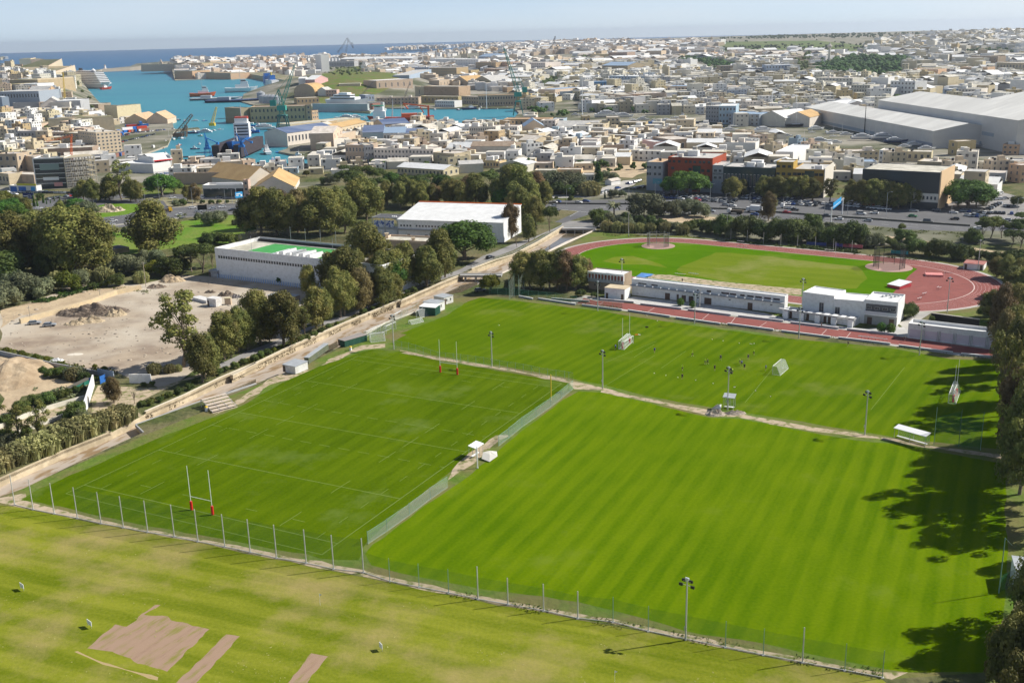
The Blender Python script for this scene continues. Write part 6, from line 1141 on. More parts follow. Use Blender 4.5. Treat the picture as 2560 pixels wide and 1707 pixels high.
def cage(P,R,h,label,cols=8,pad=M_CONC):
 o=thing('throwing_cage',label,'throwing cage',P,-1.9)
 MB().cyl(0,0,.0,R*1.5,.06,20).build('pad',mat('pad_pink',(.42,.27,.23),rough=.9),o)
 n=MB();pp=[]
 for i in range(cols):
  a=radians(40+280*i/(cols-1));pp.append((R*cos(a),R*sin(a)))
 for(x,y)in pp:MB().tube((x,y,0),(x,y,h),.09,.07,6).build('post',M_METAL if h<8 else M_BLACK,o)
 for a,b in zip(pp,pp[1:]):n.quad((a[0],a[1],.1),(b[0],b[1],.1),(b[0],b[1],h*.93),(a[0],a[1],h*.93))
 n.build('net',NETK,o);t=MB()
 for a,b in zip(pp,pp[1:]):t.bar((a[0],a[1],h*.93),(b[0],b[1],h*.93),.05)
 t.build('top_rail',M_METAL if h<8 else M_BLACK,o)
cage(g('B4',535,790),5.0,6.0,'hammer throwing cage with black net at the left end of the infield')
cage(g('B5',815,985),6.0,8.5,'taller dark throwing cage at the right end of the infield')
A=g('B5',1155,1070);o=thing('high_jump_mat','pink covered high jump mat on the red bend','high jump mat',A,-.25);MB().box(0,0,0,6.2,4,.75).build('mat',mat('mat_pink',(.72,.30,.28),c2=(.62,.22,.2),sc=.8,rough=.8),o);MB().cyl(-.4,-.4,0,.03,2.4,6).build('upright',M_WHITE,o);MB().cyl(6.4,-.8,0,.03,2.4,6).build('upright',M_WHITE,o)
def hurdles(r,lst,place):
 for k,(x,y,a)in enumerate(lst):
  P=g(r,x,y);o=thing('hurdle','x','hurdle',P,a,'hurdles '+place);MB().box(-.6,-.03,.8,.6,.03,.98).build('bar',M_WHITE,o);f=MB();f.bar((-.55,0,0),(-.55,0,.85),.04);f.bar((.55,0,0),(.55,0,.85),.04);f.bar((-.55,0,.02),(-.55,.6,.02),.04);f.bar((.55,0,.02),(.55,.6,.02),.04);f.build('frame',M_BLACK,o)
  PEND.append((o,'white topped hurdle',place,x))
hurdles('B4',[(700,1060,-.2),(725,1064,-.2),(750,1066,-.2),(772,1068,-.2),(822,1056,-.2),(845,1060,-.2),(868,1062,-.2),(888,1066,-.2)],'on the near edge of the infield')
hurdles('B4',[(1270,760,-.4),(1290,762,-.4),(1310,765,-.4),(1270,805,-.4),(1300,808,-.4),(1335,812,-.4),(2070,838,-.4),(2100,842,-.4),(2130,845,-.4)],'beside the back straight')
hurdles('B5',[(1130,1245,.6),(1150,1240,.6),(1265,1185,.6),(1285,1190,.6),(1085,1290,.6),(1105,1285,.6),(240,840,.4),(270,842,.4),(300,845,.4)],'on the right bend of the track')
hurdles('C5',[(548,538,-.3),(580,542,-.3),(612,545,-.3),(644,549,-.3),(676,553,-.3),(708,557,-.3),(742,561,-.3),(780,566,-.3)],'on the sprint track')
tarp([g('B4',330,1068,.2),g('B4',380,1035,.5),g('B4',495,1048,.4),g('B4',470,1062,.3),g('B4',400,1078,.5)],'crumpled blue tarpaulin by the sand pit',mat('tarp_blue',(.10,.25,.55),rough=.6))
for r,a,b,m,lb in(('B5',(60,790),(240,800),mat('banner_navy',(.03,.05,.2),rough=.6),'navy banner on the fence beyond the back straight'),('B5',(320,800),(390,808),mat('banner_violet',(.12,.09,.32),rough=.6),'violet banner left of the red one beyond the back straight'),('B5',(392,808),(575,822),mat('banner_red',(.55,.12,.14),rough=.6),'pinkish red banner beyond the back straight'),('B5',(832,868),(990,880),mat('banner_teal',(.03,.32,.34),rough=.6),'teal banner with pale lettering behind the taller throwing cage')):
 A,B=g(r,*a),g(r,*b);d=B-A;o=thing('banner',lb,'banner',A,atan2(d.y,d.x));MB().box(0,-.03,.5,d.length,.03,1.9).build('cloth',m,o);MB().tube((0,.08,0),(0,.08,2.2),.05,n=5).build('post',M_METAL,o);MB().tube((d.length,.08,0),(d.length,.08,2.2),.05,n=5).build('post',M_METAL,o)
for k,(x,y)in enumerate([(1200,735),(1350,752),(1500,770),(1658,785),(1812,795),(1975,810),(2140,832),(2310,850)]+[(470+167*0+1690,860)]):
 P=g('B4',x,y);o=thing('fence_post','x','post',P,0,'posts beyond the back straight');MB().tube((0,0,0),(0,0,5.2),.09,.07,6).build('shaft',M_CONC,o);MB().cbox(0,0,0,.4,.4,.1).build('footing',M_CONC,o);PEND.append((o,'pale concrete post','beyond the back straight',x))
 # roof pitch building
A=g('B2',160,1148);B=g('B2',1690,1335);H=hz(A,'B2',878);ux=(B-A).to_2d().normalized();L=(B-A).length
BK=G(500+670/3.672,380+788/3.672,H);Dp=abs((BK-A).to_2d().dot(Vector((-ux.y,ux.x))))
LEFT=(BK-A).to_2d().dot(ux)
rp_=building(A,ux,L,Dp,H,'cwhite','flat','pale',label='white sports building with green turf pitches on its roof',name='sports_building',par=1.6,sink=.5)
zt=H-1.6+.02
wb=MB();n_=60
for k in range(n_):wb.box(L*.02+k*L*.96/n_,-.05,H*.66,L*.02+k*L*.96/n_+L*.011,.0,H*.75)
wb.build('window_band',M_PANE,rp_)
fnc=MB()
for k in range(70):fnc.box(1+k*(L-2)/70,-1.0,0,1+k*(L-2)/70+.35,-.8,1.6)
fo=fnc.build('picket_fence',mat('picket_bluewhite',(.45,.55,.72),rough=.6),rp_)
turf=mat('synthetic_turf',(.06,.30,.08),c2=(.07,.34,.09),sc=.2,rough=.9)
for x0,x1,y0,y1 in((.14,.40,.25,.86),(.40,.55,.62,.86),(.57,.76,.25,.86)):MB().box(L*x0,Dp*y0,zt,L*x1,Dp*y1,zt+.05).build('roof_pitch',turf,rp_)
rb_=MB();rb_.box(.3,Dp-1.4,zt,L-.3,Dp-.3,zt+.9);rb_.build('dark_upstand',M_BLACK,rp_)
for k in range(11):
 x=L*(.36+.02*k);q=MB();q.box(x,Dp*.10,zt,x+.55,Dp*(.40),zt+1.6+.3*(k%3));q.build('air_handler',M_METAL if k%2 else M_WHITE,rp_)
MB().box(L*.33,Dp*.08,zt,L*.56,Dp*.30,zt+.9).build('plant_deck',M_TIN,rp_)
for t in(.09,.19,.31,.49,.54):MB().box(L*t,.6,zt,L*t+2.6,1.3,zt+.7).build('red_bench',mat('bench_red',(.25,.04,.04),rough=.7),rp_)
for t,y in((.205,.12),(.215,.97),(.31,.97),(.405,.97),(.50,.97),(.71,.97),(.60,.5)):MB().tube((L*t,Dp*y,zt),(L*t,Dp*y,zt+7),.09,.06,6).build('lamp_mast',M_METAL,rp_)
n=MB();n.quad((.5,Dp-.5,H),(L-.5,Dp-.5,H),(L-.5,Dp-.5,H+3.4),(.5,Dp-.5,H+3.4));n.quad((.5,Dp*.5,H),(.5,Dp-.5,H),(.5,Dp-.5,H+3.4),(.5,Dp*.5,H+3.4));n.build('roof_net',NETK,rp_)
# sports hall
A=g('B2',1825,795);B=g('B2',2790,832);ux=(B-A).to_2d().normalized();L=(B-A).length;H=hz(A,'B2',622)
hall=building(A,ux,L,27,H,'cwhite','shed','white',label='white sports hall with a big sloping white roof among the trees',name='sports_hall',rh=4.2,sink=.5)
for k in range(22):
 if k in(4,13):continue
 q=link('window',WIN['p'],hall,(L*(.03+.03*k),-.02,H*.66));q.scale=(.8,1,.8)
MB().box(.1,-.9,H*.48,L*.9,0,H*.54).build('ledge',WM['grey'],hall)
for t in(.10,.27,.5):q=link('door',DOORM,hall,(L*t,-.02,0));q.scale=(1.4,1,2.3)
MB().box(-.3,26.9,H+4.3,L+.3,27.3,H+4.75).build('ridge_trim',M_ORANGE,hall)
A=g('B2',1590,770);o=thing('steel_frame_annex','open steel frame annex with ducts and graffiti panels left of the sports hall','annex',A,ux.angle_signed(Vector((1,0)))if False else atan2(ux.y,ux.x));La=(g('B2',1800,785)-A).length
f=MB()
for x in(0,La*.5,La):
 for y in(0,10):f.bar((x,y,0),(x,y,9),.3)
for z in(4,9):
 for y in(0,10):f.bar((0,y,z),(La,y,z),.25)
 for x in(0,La):f.bar((x,0,z),(x,10,z),.25)
f.build('frame',M_METAL,o);MB().box(.3,.3,8.7,La-.3,9.7,9.1).build('roof_panel',RM['dark'],o);MB().box(.5,.4,4.4,La*.85,.6,7.6).build('graffiti_panel',mat('graffiti',(.72,.74,.78),c2=(.10,.16,.40),sc=.8,rough=.7,lo=.5,hi=.56),o)
MB().box(.5,.3,0,La-.5,9.5,3.4).build('ground_floor',WM['cwhite'],o);dct=MB()
for k in range(3):dct.tube((La*.7+k*.9,3,9.2),(La+1.5,1.5+k,6.5),.5,n=10);dct.tube((La+1.5,1.5+k,6.5),(La+1.2,1.2,1.5),.5,n=10)
dct.build('duct',M_WHITE,o)
ent=bb("B2 1650,905 2150,930 800 12 par=.8 | cream,flat,pale | 0,0,0 | cream single storey building with parapet columns between hall and channel road | entrance_building")
for x,yb,yt in((1720,880,745),(1962,900,785),(2048,870,775)):
 P=g('B2',x,yb);h=hz(P,'B2',yt);o=thing('stone_column','x','stone column',P,.1,'stone columns');MB().cbox(0,0,0,1.3,1.3,h-.5).build('shaft',WM['cream'],o);MB().cbox(0,0,h-.5,1.9,1.9,.5).build('capital',WM['cream'],o);PEND.append((o,'cream stone column with a wider cap','in front of the white sports hall',x))
P=g('B2',1585,1215);o=thing('banner_sign','bright orange sign with pale lettering under the trees','sign',P,-.6);MB().box(-1.3,-.05,1.4,1.9,.05,4.2).build('panel',M_ORANGE,o);MB().tube((-1,.1,0),(-1,.1,4),.06,n=5).build('post',M_METAL,o);MB().tube((1.6,.1,0),(1.6,.1,4),.06,n=5).build('post',M_METAL,o)
s=MB();[s.box(-.9+k*.55,-.09,2.3,-.6+k*.55,-.05,3.3)for k in range(4)];s.build('lettering',M_WHITE,o)
# channel, walls, yard and roadside pieces
def wallrun(S_,h,t,m,name,label,cat='wall',z=0.0,cap=None,top=None):
 P=pts(S_,g,z=z);o=thing(name,label,cat,P[0]);mb=MB();cb=MB()
 for a,b in zip(P,P[1:]):
  d=(b-a).normalized();n=Vector((-d.y,d.x,0))*t;a0,b0=a-P[0],b-P[0]
  q=[a0,b0,b0+n,a0+n]
  mb.add([(p.x,p.y,-.6)for p in q]+[(p.x,p.y,h)for p in q],[(4,5,6,7),(0,1,5,4),(1,2,6,5),(2,3,7,6),(3,0,4,7)])
  if cap:
   n2=n.normalized()*.08;q=[a0-n2,b0-n2,b0+n+n2,a0+n+n2]
   cb.add([(p.x,p.y,h)for p in q]+[(p.x,p.y,h+.12)for p in q],[(4,5,6,7),(0,1,5,4),(1,2,6,5),(2,3,7,6),(3,0,4,7)])
 mb.build('masonry',m,o)
 if cap:cb.build('coping',cap,o)
 return o
wallrun("C1 1340,1300 1700,1145 2030,985 2350,850 | C2 290,890 800,640 1300,420 1840,195 | B3 0,1310 400,1130 540,1075",.55,.5,M_STONE,'channel_wall','long pale stone wall along the far side of the channel up to the bridge',cap=mat('coping_pale',(.68,.60,.46),rough=.9))
wallrun("B3 660,1010 850,935 1040,880 1280,755 1500,620",.5,.5,M_STONE,'channel_wall','pale stone wall with railing on the far side of the channel above the bridge',cap=MATS['coping_pale'])
wallrun("D1 -60,330 0,295 400,118 700,0 | C1 900,1450 1190,1375",.15,.6,M_STONE,'channel_wall','crumbling cream stone embankment along the lower left channel')
wallrun("D1 900,0 | C1 1250,1400 1850,1185 2350,1025 | C2 200,1062",.18,.3,WM['grey'],'channel_kerb','thin broken concrete kerb on the pitch side of the lower channel','kerb')
wallrun("C2 1430,560 1700,402 2000,290 2200,165 | B3 200,1370",.45,.35,WM['offwhite'],'channel_kerb','pale concrete kerb on the pitch side by the stored goals','kerb')
wallrun("B3 940,1045 1270,890 1530,760 1800,645",.5,.35,WM['offwhite'],'channel_kerb','green edged white kerb wall between the channel and the running track','kerb')
P=pts("B3 660,1006 850,930 1040,872 1280,748 1500,612",g);o=thing('railing','grey railing on the stone wall from the bridge to the culvert','railing',P[0]);r1,r2=MB(),MB()
for a,b in zip(P,P[1:]):
 for z in(1.0,1.45):r1 .bar(a-P[0]+Vector((0,0,z)),b-P[0]+Vector((0,0,z)),.09)
 n=max(2,int((b-a).length/2.2))
 for k in range(n):q=a.lerp(b,k/n)-P[0];r2 .bar(q+Vector((0,0,.5)),q+Vector((0,0,1.5)),.1)
r1 .build('rail',M_METAL,o);r2 .build('posts',M_CONC,o)
def deck(A,B,w,z0,z1,label,parap=True):
 d=B-A;o=thing('footbridge' if w<6 else 'road_bridge',label,'bridge',A,atan2(d.y,d.x));L=d.length
 MB().box(0,0,z0,L,w,z1).build('deck',WM['grey'],o)
 for y in(0,w-.3):
  MB().box(0,y,z1,L,y+.3,z1+.25).build('parapet',WM['offwhite'],o);MB().box(0,y+.05,z1+.75,L,y+.25,z1+.9).build('handrail',M_CONC,o)
 for k in range(4):MB().box(L*(k+.5)/4-.2,.2,-2.2,L*(k+.5)/4+.2,w-.2,z0).build('pier',WM['offwhite'],o)
deck(g('B3',545,1075),g('B3',930,1075),4.5,-.1,.5,'low grey bridge crossing the channel beside the small bright green tree')
deck(g('B3',1485,640),g('B3',1800,640),7,-.3,.35,'wide concrete culvert bridge with piers where the channel meets the slip road')
pm=mat('channel_water',(.10,.085,.06),c2=(.15,.12,.08),sc=.3,rough=.08,spec=.6)
zc=-1.76
for s_ in("B3 1500,690 1560,665 1790,650 1640,720 1420,850 1290,900 1220,890 1350,800 1440,740","B3 560,1150 740,1110 700,1150 560,1220 420,1270 380,1240","C1 1900,1190 2100,1090 2350,980 2350,1010 2120,1110 1900,1210","C2 940,760 1150,620 1260,560 1270,610 1040,740 900,800"):
 P=pts(s_,g,z=zc);mb=MB();mb.add([tuple(p)for p in P],[tuple(range(len(P)))]);tag(mb.build('water',pm),kind='structure')
rs=random.Random(5);mb=MB()
P=pts("C1 1345,1318 1700,1160 2030,1000 2350,868 | C2 290,905 800,655 1130,510 1300,435 1840,212 1990,140",g,z=-.6)
for a,b in zip(P,P[1:]):
 n=int((b-a).length*14)
 for _ in range(n):
  t=rs.random();q=a.lerp(b,t)
  if noise.noise(q*.12)<-.12:continue
  q=q+Vector((rs.uniform(-.2,.2),rs.uniform(-.9,.1),rs.uniform(-1.0,.35)))
  leaves(mb,q,(rsph(rs)+Vector((0,-1,.3))).normalized(),.22,rs)
tag(mb.build('hanging_weeds',mat('dry_weeds',(.17,.12,.07),c2=(.10,.08,.04),sc=2,rough=.95)),kind='stuff')
def weeds(S_,wdt,dens,h,m,name='weeds',seed=1,z=0.0):
 rs=random.Random(seed);mb=MB();P=pts(S_,g)
 for a,b in zip(P,P[1:]):
  d=(b-a);n=int(d.length*dens*wdt);nn=Vector((-d.y,d.x,0)).normalized()
  for _ in range(n):
   q=a.lerp(b,rs.random())+nn*rs.uniform(-wdt/2,wdt/2)
   if noise.noise(q*.18)<-.05:continue
   hh=h*rs.uniform(.4,1.2);leaves(mb,q+Vector((0,0,hh*.4)),(rsph(rs)+Vector((0,0,.5))).normalized(),hh*.6,rs)
 tag(mb.build(name,m),kind='stuff')
weeds("D2 437,930 988,1040 1612,1160 2052,1240 | D3 258,1335 740,1428 1240,1515",2.6,5,.35,LM['lime'])
weeds("C3 1000,160 1650,215 | C4 200,260 640,335 1100,405 1590,462 2110,530 | C5 270,530 820,600 1400,680 1850,730",3.2,5,.35,LM['pine'],seed=2)
weeds("C1 1250,1235 1640,1110 2010,915 2350,795 | C2 180,860 700,650 1180,440 1640,265 2000,90",3.5,6,.7,LM['lime'],seed=3)
weeds("C1 0,720 200,760 480,830 700,880 1050,930",4,4,.8,LM['lime'],seed=4)
weeds("C1 300,1100 500,1080 800,1080 | C1 450,1200 700,1150",5,4,.8,LM['grey'],seed=6)
weeds("C1 840,170 1000,140 1300,170 1550,220",4,4,.5,LM['lime'],seed=7)
weeds("B1 500,1300 800,1260 1040,1190 | B1 340,1390 500,1340",6,4,.9,LM['dense'],seed=8)
weeds("B4 0,690 300,700 700,690 1100,735 1550,780 2350,850 | B5 500,860 900,900 1480,950",4.0,5,.5,LM['lime'],seed=9)
weeds("B4 1100,730 1550,775 2350,845 | B5 480,850",6,4,1.1,LM['pine'],seed=12)
weeds("B4 1550,590 2070,610 | B5 560,620 1000,660 1500,680 1560,760",8,2.5,.6,LM['lime'],seed=10)
rgrass=random.Random(9);mb=MB()
for _ in range(2600):
 x,y=rgrass.uniform(0,2560),rgrass.uniform(1290,1707);P=G(x,y)
 if noise.noise(Vector((P.x*.09,P.y*.09,3)))<.12:continue
 if y<1285+(x*.175)+40:continue
 leaves(mb,P+Vector((0,0,.03)),(rsph(rgrass)*.35+Vector((0,0,1))).normalized(),rgrass.uniform(.08,.2),rgrass)
tag(mb.build('dry_grass_tufts',mat('dry_straw',(.36,.33,.13),c2=(.28,.29,.07),sc=.7,rough=.95)),kind='stuff')
def heap(r,c,rx,ry,h,m,label,name='rubble_heap',rough=.35,seed=1,cat='heap',res=26):
 P=g(r,*c);mb=MB();n=res;V=[]
 for i in range(n+1):
  for j in range(n+1):
   u,v=-1+2*i/n,-1+2*j/n;d=hypot(u,v);z=h*max(0,1-d*d)**.9*(1+rough*noise.noise(Vector((u*3+seed,v*3,0)))*2)+(.25*h*rough*noise.noise(Vector((u*11,v*11,seed)))if d<1 else 0)
   V.append((u*rx,v*ry,max(z,-.02)if d<1 else-.05))
 mb.add(V,[(i*(n+1)+j,(i+1)*(n+1)+j,(i+1)*(n+1)+j+1,i*(n+1)+j+1)for i in range(n)for j in range(n)])
 return tag(mb.build(name,m,None,P,smooth=False),label,cat)
M_RUB=mat('rubble',(.52,.42,.28),c2=(.38,.30,.20),sc=1.2,rough=.95);M_BRUSH=mat('brushwood',(.16,.12,.09),c2=(.26,.21,.16),sc=1.5,rough=.95);M_SAND=MATS['sandy_earth']
heap('C1',(60,960),13,15,4.2,mat('excavated_sand',(.47,.37,.25),c2=(.38,.29,.19),sc=.4,c3=(.30,.22,.14),sc3=.15,rough=.95,bump=(.5,.4)),'big pale heap of excavated earth at the left edge','earth_heap',.3,2)
heap('C1',(850,375),13,6,1.9,M_BRUSH,'long brown heap of cut brushwood beside the cream block wall','brushwood_heap',.9,3,'heap',44)
heap('C1',(1060,395),4,3,1.5,M_RUB,'small pale rubble heap at the end of the brushwood','rubble_heap',.6,4)
heap('C1',(820,455),5.5,3,1.2,M_RUB,'pale rubble heap in front of the brushwood','rubble_heap',.7,5);heap('C1',(680,480),3.5,2.2,.8,M_RUB,'low pale rubble heap nearest the two parked cars','rubble_heap',.7,6)
heap('C1',(1580,85),5.5,3.2,1.9,M_SAND,'brown earth heap near the white sports building','earth_heap',.5,7);heap('C1',(1440,140),4,3,.8,M_BRUSH,'dark ashy heap beside the brown earth heap','earth_heap',.8,8)
heap('B1',(1000,540),9,7,2.0,mat('rockery_stone',(.55,.46,.33),c2=(.30,.25,.18),sc=.7,rough=.95,lo=.45,hi=.55),'rockery of pale stones on the roundabout lawn','rockery',.9,9,'rockery',30)
heap('C4',(1060,1230),2.6,1.8,.7,mat('rubbish',(.55,.47,.38),c2=(.30,.25,.2),sc=2,rough=.95),'heap of rubble and sheeting beside the white tarpaulin','rubble_heap',.9,10);heap('C4',(1235,1225),3.0,1.2,.5,MATS['rubbish'],'low strip of rubble right of the green shelter','rubble_heap',.9,12)
heap('C1',(690,755),2.6,1.4,.12,mat('pale_slab',(.68,.62,.52),rough=.9),'flat pale patch of dumped cement on the dirt lot','cement_patch',.3,13,'patch');heap('C1',(520,812),2.2,1.1,.5,M_WHITE,'small heap of white bags beside the low grey wall','bag_heap',.8,14)
heap('C1',(1930,190),2.4,1.2,.6,M_BRUSH,'small dark scrap heap left of the gateposts','scrap_heap',1.0,15);heap('C1',(2080,215),3.5,1.8,1.0,M_BRUSH,'scrap heap just behind the left gatepost','scrap_heap',1.0,16);heap('C1',(2165,235),2.4,1.2,.8,mat('scrap',(.35,.33,.32),c2=(.12,.1,.1),sc=2,rough=.8),'scrap heap between the two gateposts','scrap_heap',1.0,17)
for x,y,rx in((560,1110,8),(700,1125,12),(880,1120,9),(1050,1090,7),(1320,1150,9)):
 heap('A3',(x,y+20),rx,rx*.8,3,M_SAND,f'x','earth_mound',.7,x,'mound');PEND.append((bpy.data.objects[-1]if False else[o for o in COL.objects if o.name.startswith('earth_mound')][-1],'rough brown earth mound','on the scrubland below the boundary wall',x))
rs=random.Random(14);mb=MB();P=g('C1',850,375)
for _ in range(900):
 a=rs.random()*6.28;q=sqrt(rs.random());p=Vector((P.x+13*q*cos(a),P.y+6*q*sin(a),1.9*(1-q*q)+.1));d=Vector((rs.uniform(-1,1),rs.uniform(-1,1),rs.uniform(-.3,.5))).normalized()*rs.uniform(.5,1.6);mb.tube(p-d,p+d,.05,.02,3,False)
tag(mb.build('loose_branches',mat('twig',(.12,.09,.075),c2=(.30,.25,.20),sc=3,rough=.95)),kind='stuff');mb=MB();V,F=ico()
for _ in range(420):
 x,y=rs.uniform(0,640),rs.uniform(700,910);p=G(x,y)
 if zone_at(p.x,p.y)<0 or POLYS[zone_at(p.x,p.y)]is BIG or ZONES[zone_at(p.x,p.y)-1][0]not in('dirt_lot','sand','dirt_track'):continue
 k=rs.uniform(.08,.38)*(1 if rs.random()<.8 else 1.8);mb.add([p+Vector((v.x*k*1.3,v.y*k,v.z*k*.6))*(1+.5*noise.noise(v*2+p))if False else p+Vector((v.x*k*1.3,v.y*k,v.z*k*.6))for v in V],F)
tag(mb.build('loose_stones',mat('stone_mix',(.48,.41,.32),c2=(.24,.20,.16),sc=.9,rough=.95)),kind='stuff')
blk_m=mat('block_wall',(.60,.48,.30),c2=(.52,.42,.28),sc=.6,rough=.9)
wallrun("C1 195,475 560,375 850,290 1080,205 1300,160",1.7,1.0,blk_m,'block_wall','wall of big cream stone blocks between the dirt track and the brushwood')
wallrun("C1 0,760 220,810 480,870 700,910 900,950 1045,985",1.3,.35,WM['grey'],'yard_wall','long low grey wall below the dirt lot at the left')
wallrun("C1 900,960 1045,985",2.4,.3,WM['greyblue'],'yard_wall','taller blue grey end of the low yard wall')
wallrun("C1 795,1290 870,1040",3.2,.35,M_WHITE,'yard_wall','tall white wall panel standing across the sandy track')
wallrun("C1 0,1440 260,1330 | C1 500,1250 780,1170",1.2,.3,WM['offwhite'],'yard_wall','low pale wall in the scrub at the lower left')
wallrun("C1 1190,1020 1390,1020",2.6,.3,WM['cwhite'],'yard_wall','short white panelled wall beside the reeds at the lot entrance')
wallrun("C1 0,1560 700,1290",1.0,.3,WM['offwhite'],'yard_wall','pale wall behind the reeds along the lower left channel')
for r,a,b,lb in(('C1',(925,1030),(970,1010),'bright blue metal gate leaf left of the small tree'),('C1',(825,1045),(860,1040),'small blue gate leaf at the end of the tall white wall')):
 A,B=g(r,*a),g(r,*b);d=B-A;o=thing('gate',lb,'gate',A,atan2(d.y,d.x));MB().box(0,0,.2,d.length,.08,2.3).build('panel',M_BLUE,o);MB().bar((0,0,0),(0,0,2.4),.12).build('hinge_post',M_BLUE,o);MB().bar((d.length,0,0),(d.length,0,2.4),.12).build('latch_post',M_BLUE,o)
A,B=g('B1',1020,945),g('B1',1190,915);d=B-A;o=thing('stone_tank','low rectangular stone cistern on the green meadow','cistern',A,atan2(d.y,d.x));MB().box(0,0,0,d.length,9,2.2).build('walls',M_STONE,o);MB().box(.5,.5,2.21,d.length-.5,8.5,2.26).build('floor',RM['dark'],o)
def upole(r,x,y,yt,lb):
 P=g(r,x,y);h=hz(P,r,yt);o=thing('utility_pole',lb,'utility pole',P,.4,'utility poles');MB().tube((0,0,0),(0,0,h),.14,.10,7).build('pole',mat('weathered_wood',(.42,.36,.28),rough=.9),o);MB().bar((-.7,0,h-.7),(.7,0,h-.7),.1).build('crossarm',M_METAL,o);return P+Vector((0,0,h-.6))
T1=upole('B1',1340,1240,1005,'tall wooden pole carrying the sagging wire beside the dirt lot');T2=upole('B1',922,1345,1255,'short wooden pole on the sandy dirt track');T3=upole('C1',282,450,310,'thin wooden pole beside the two parked silver cars')
T0=g('B1',-60,1440,5);T9=g('B2',60,1060,5)
def wire(a,b,sag,lb):
 mb=MB();p=a
 for i in range(1,15):t=i/14;q=a.lerp(b,t)-Vector((0,0,sag*4*t*(1-t)));mb.tube(p,q,.05,n=4);p=q
 tag(mb.build('overhead_wire',M_BLACK),lb,'wire')
wire(T1,T0,3.2,'sagging overhead wire running left from the tall wooden pole');wire(T1,T9,1.2,'overhead wire running right from the tall wooden pole')
# highway furniture
def lamp(r,x,y,yt,k=0,arm=1.6,double=False,label='grey street lamp',place='on the highway'):
 P=gt(r,x,y);h=max(5,hz(P,r,yt));o=thing('street_lamp','x','street lamp',P,k,'street lamps');MB().tube((0,0,0),(0,0,h),.12,.07,6).build('pole',M_METAL,o);f=MB();h2=MB()
 for s in((1,-1)if double else(1,)):f.bar((0,0,h),(s*arm,0,h+.3),.07);h2 .box(min(s*arm,s*(arm+.8)),-.15,h+.22,max(s*arm,s*(arm+.8)),.15,h+.38)
 f.build('arm',M_METAL,o);h2 .build('lamp_head',M_LAMP,o);PEND.append((o,label,place,proj(P)[0]))
for e in((505,350,208),(1010,425,225),(1155,395,318),(1375,395,308),(1525,330,250),(1680,475,345),(710,355,295),(2060,500,390),(2270,510,380),(265,350,220)):lamp('B4',*e)
for e in((790,510,300),(1385,540,395),(1980,580,355),(1015,470,405),(1640,1010-400,520)):lamp('B5',*e,place='on the right part of the highway')
for e in((1465,445,255),(1500,445,315),(1770,500,330),(1590,505,440),(1310,430,335),(1330,440,390),(2070,480,330),(2135,480,345),(870,560,440),(460,570,500)):lamp('B1',*e,place='along the left road')
for e in((1530,440,268),(1350,360,285),(1200,500,405)):lamp('B3',*e,place='by the slip road')
lmk=MB()
def dashes(S_,dash,gap,w,z=.02):
 P=pts(S_,g)
 for a,b in zip(P,P[1:]):
  L=(b-a).length;d=(b-a)/L;t=0
  while t<L:
   A,B=a+d*t,a+d*min(L,t+dash);strip(lmk,(A.x,A.y,z),(B.x,B.y,z),w);t+=dash+gap
dashes("B3 1300,430 1900,440 | B4 0,430 560,465 1240,500 2070,560 | B5 560,570 1000,615 1500,640",4,6,.22);dashes("B4 500,440 1240,475 2070,535 | B5 560,545 1000,590 1560,625",4,6,.22)
dashes("B3 1300,392 1900,400 | B4 0,398 560,425 1240,440 2070,500 | B5 560,520 1100,560 1600,600",4,6,.22);dashes("B3 1640,470 1780,488 | B3 1460,455 1640,470 1560,520",50,1,.2)
dashes("B1 950,640 1160,612 1650,570 2300,510",4,6,.22);dashes("B1 950,605 1160,580 1650,545 2300,486",50,0,.2);dashes("B1 900,440 1500,420 2300,450",4,6,.2)
tag(lmk.build('road_markings',LINEW),kind='structure')
def barrier(S_,lb,m=WM['grey'],h=.8,t=.5):
 wallrun(S_,h,t,m,'median_barrier',lb,'barrier')
barrier("B3 1300,402 1700,408 2350,412 | B4 560,445 1240,455",'concrete median with dark planting strip on the highway, left half',mat('median_dark',(.10,.10,.08),rough=.9));barrier("B4 1240,455 2070,520 | B5 560,540 1100,580 1560,610",'concrete median barrier on the highway, right half',MATS['median_dark']);barrier("B1 950,690 1160,665 1650,612 2350,560",'pale crash barrier along the near side of the left highway',WM['offwhite'],.6,.3)
barrier("B1 1550,520 1800,500 2350,466",'pale kerb wall between the two carriageways at left',WM['offwhite'],.5,.3)
def board(r,a,b,y0,y1,m,lb,deco=None,text=None):
 A,B=gt(r,*a),gt(r,*b);d=B-A;o=thing('billboard',lb,'billboard',A,atan2(d.y,d.x),'billboards');h1,h0=hz(A,r,y0),hz(A,r,y1);L=d.length
 MB().box(0,-.12,h0,L,.12,h1).build('panel',m,o)
 for x in(.2,.8):MB().tube((L*x,.2,0),(L*x,.2,h1*.9),.12,n=6).build('post',M_METAL,o)
 if deco:
  q=MB();[q.box(L*x0,-.16,h0+(h1-h0)*z0,L*x1,-.12,h0+(h1-h0)*z1)for x0,x1,z0,z1 in deco];q.build('lettering',M_WHITE,o)
 return o
M_NAVY2=mat('board_navy',(.015,.03,.16),rough=.5);M_SKY=mat('board_blue',(.03,.30,.62),rough=.5)
board('B1',(218,455),(315,458),378,430,M_NAVY2,'navy billboard with a pale ring emblem beside the cypress row',[(.45,.8,.25,.32),(.45,.8,.62,.7),(.45,.5,.3,.65),(.76,.8,.3,.65),(.05,.4,.45,.6)])
board('B1',(1820,575),(1905,572),487,533,M_BLACK,'plain black billboard seen from behind above the left highway')
board('B1',(2165,460),(2232,450),372,425,M_SKY,'sky blue billboard with white lettering in front of the pink tower',[(.1,.7,.6,.75),(.1,.45,.35,.48),(.7,.92,.2,.55)])
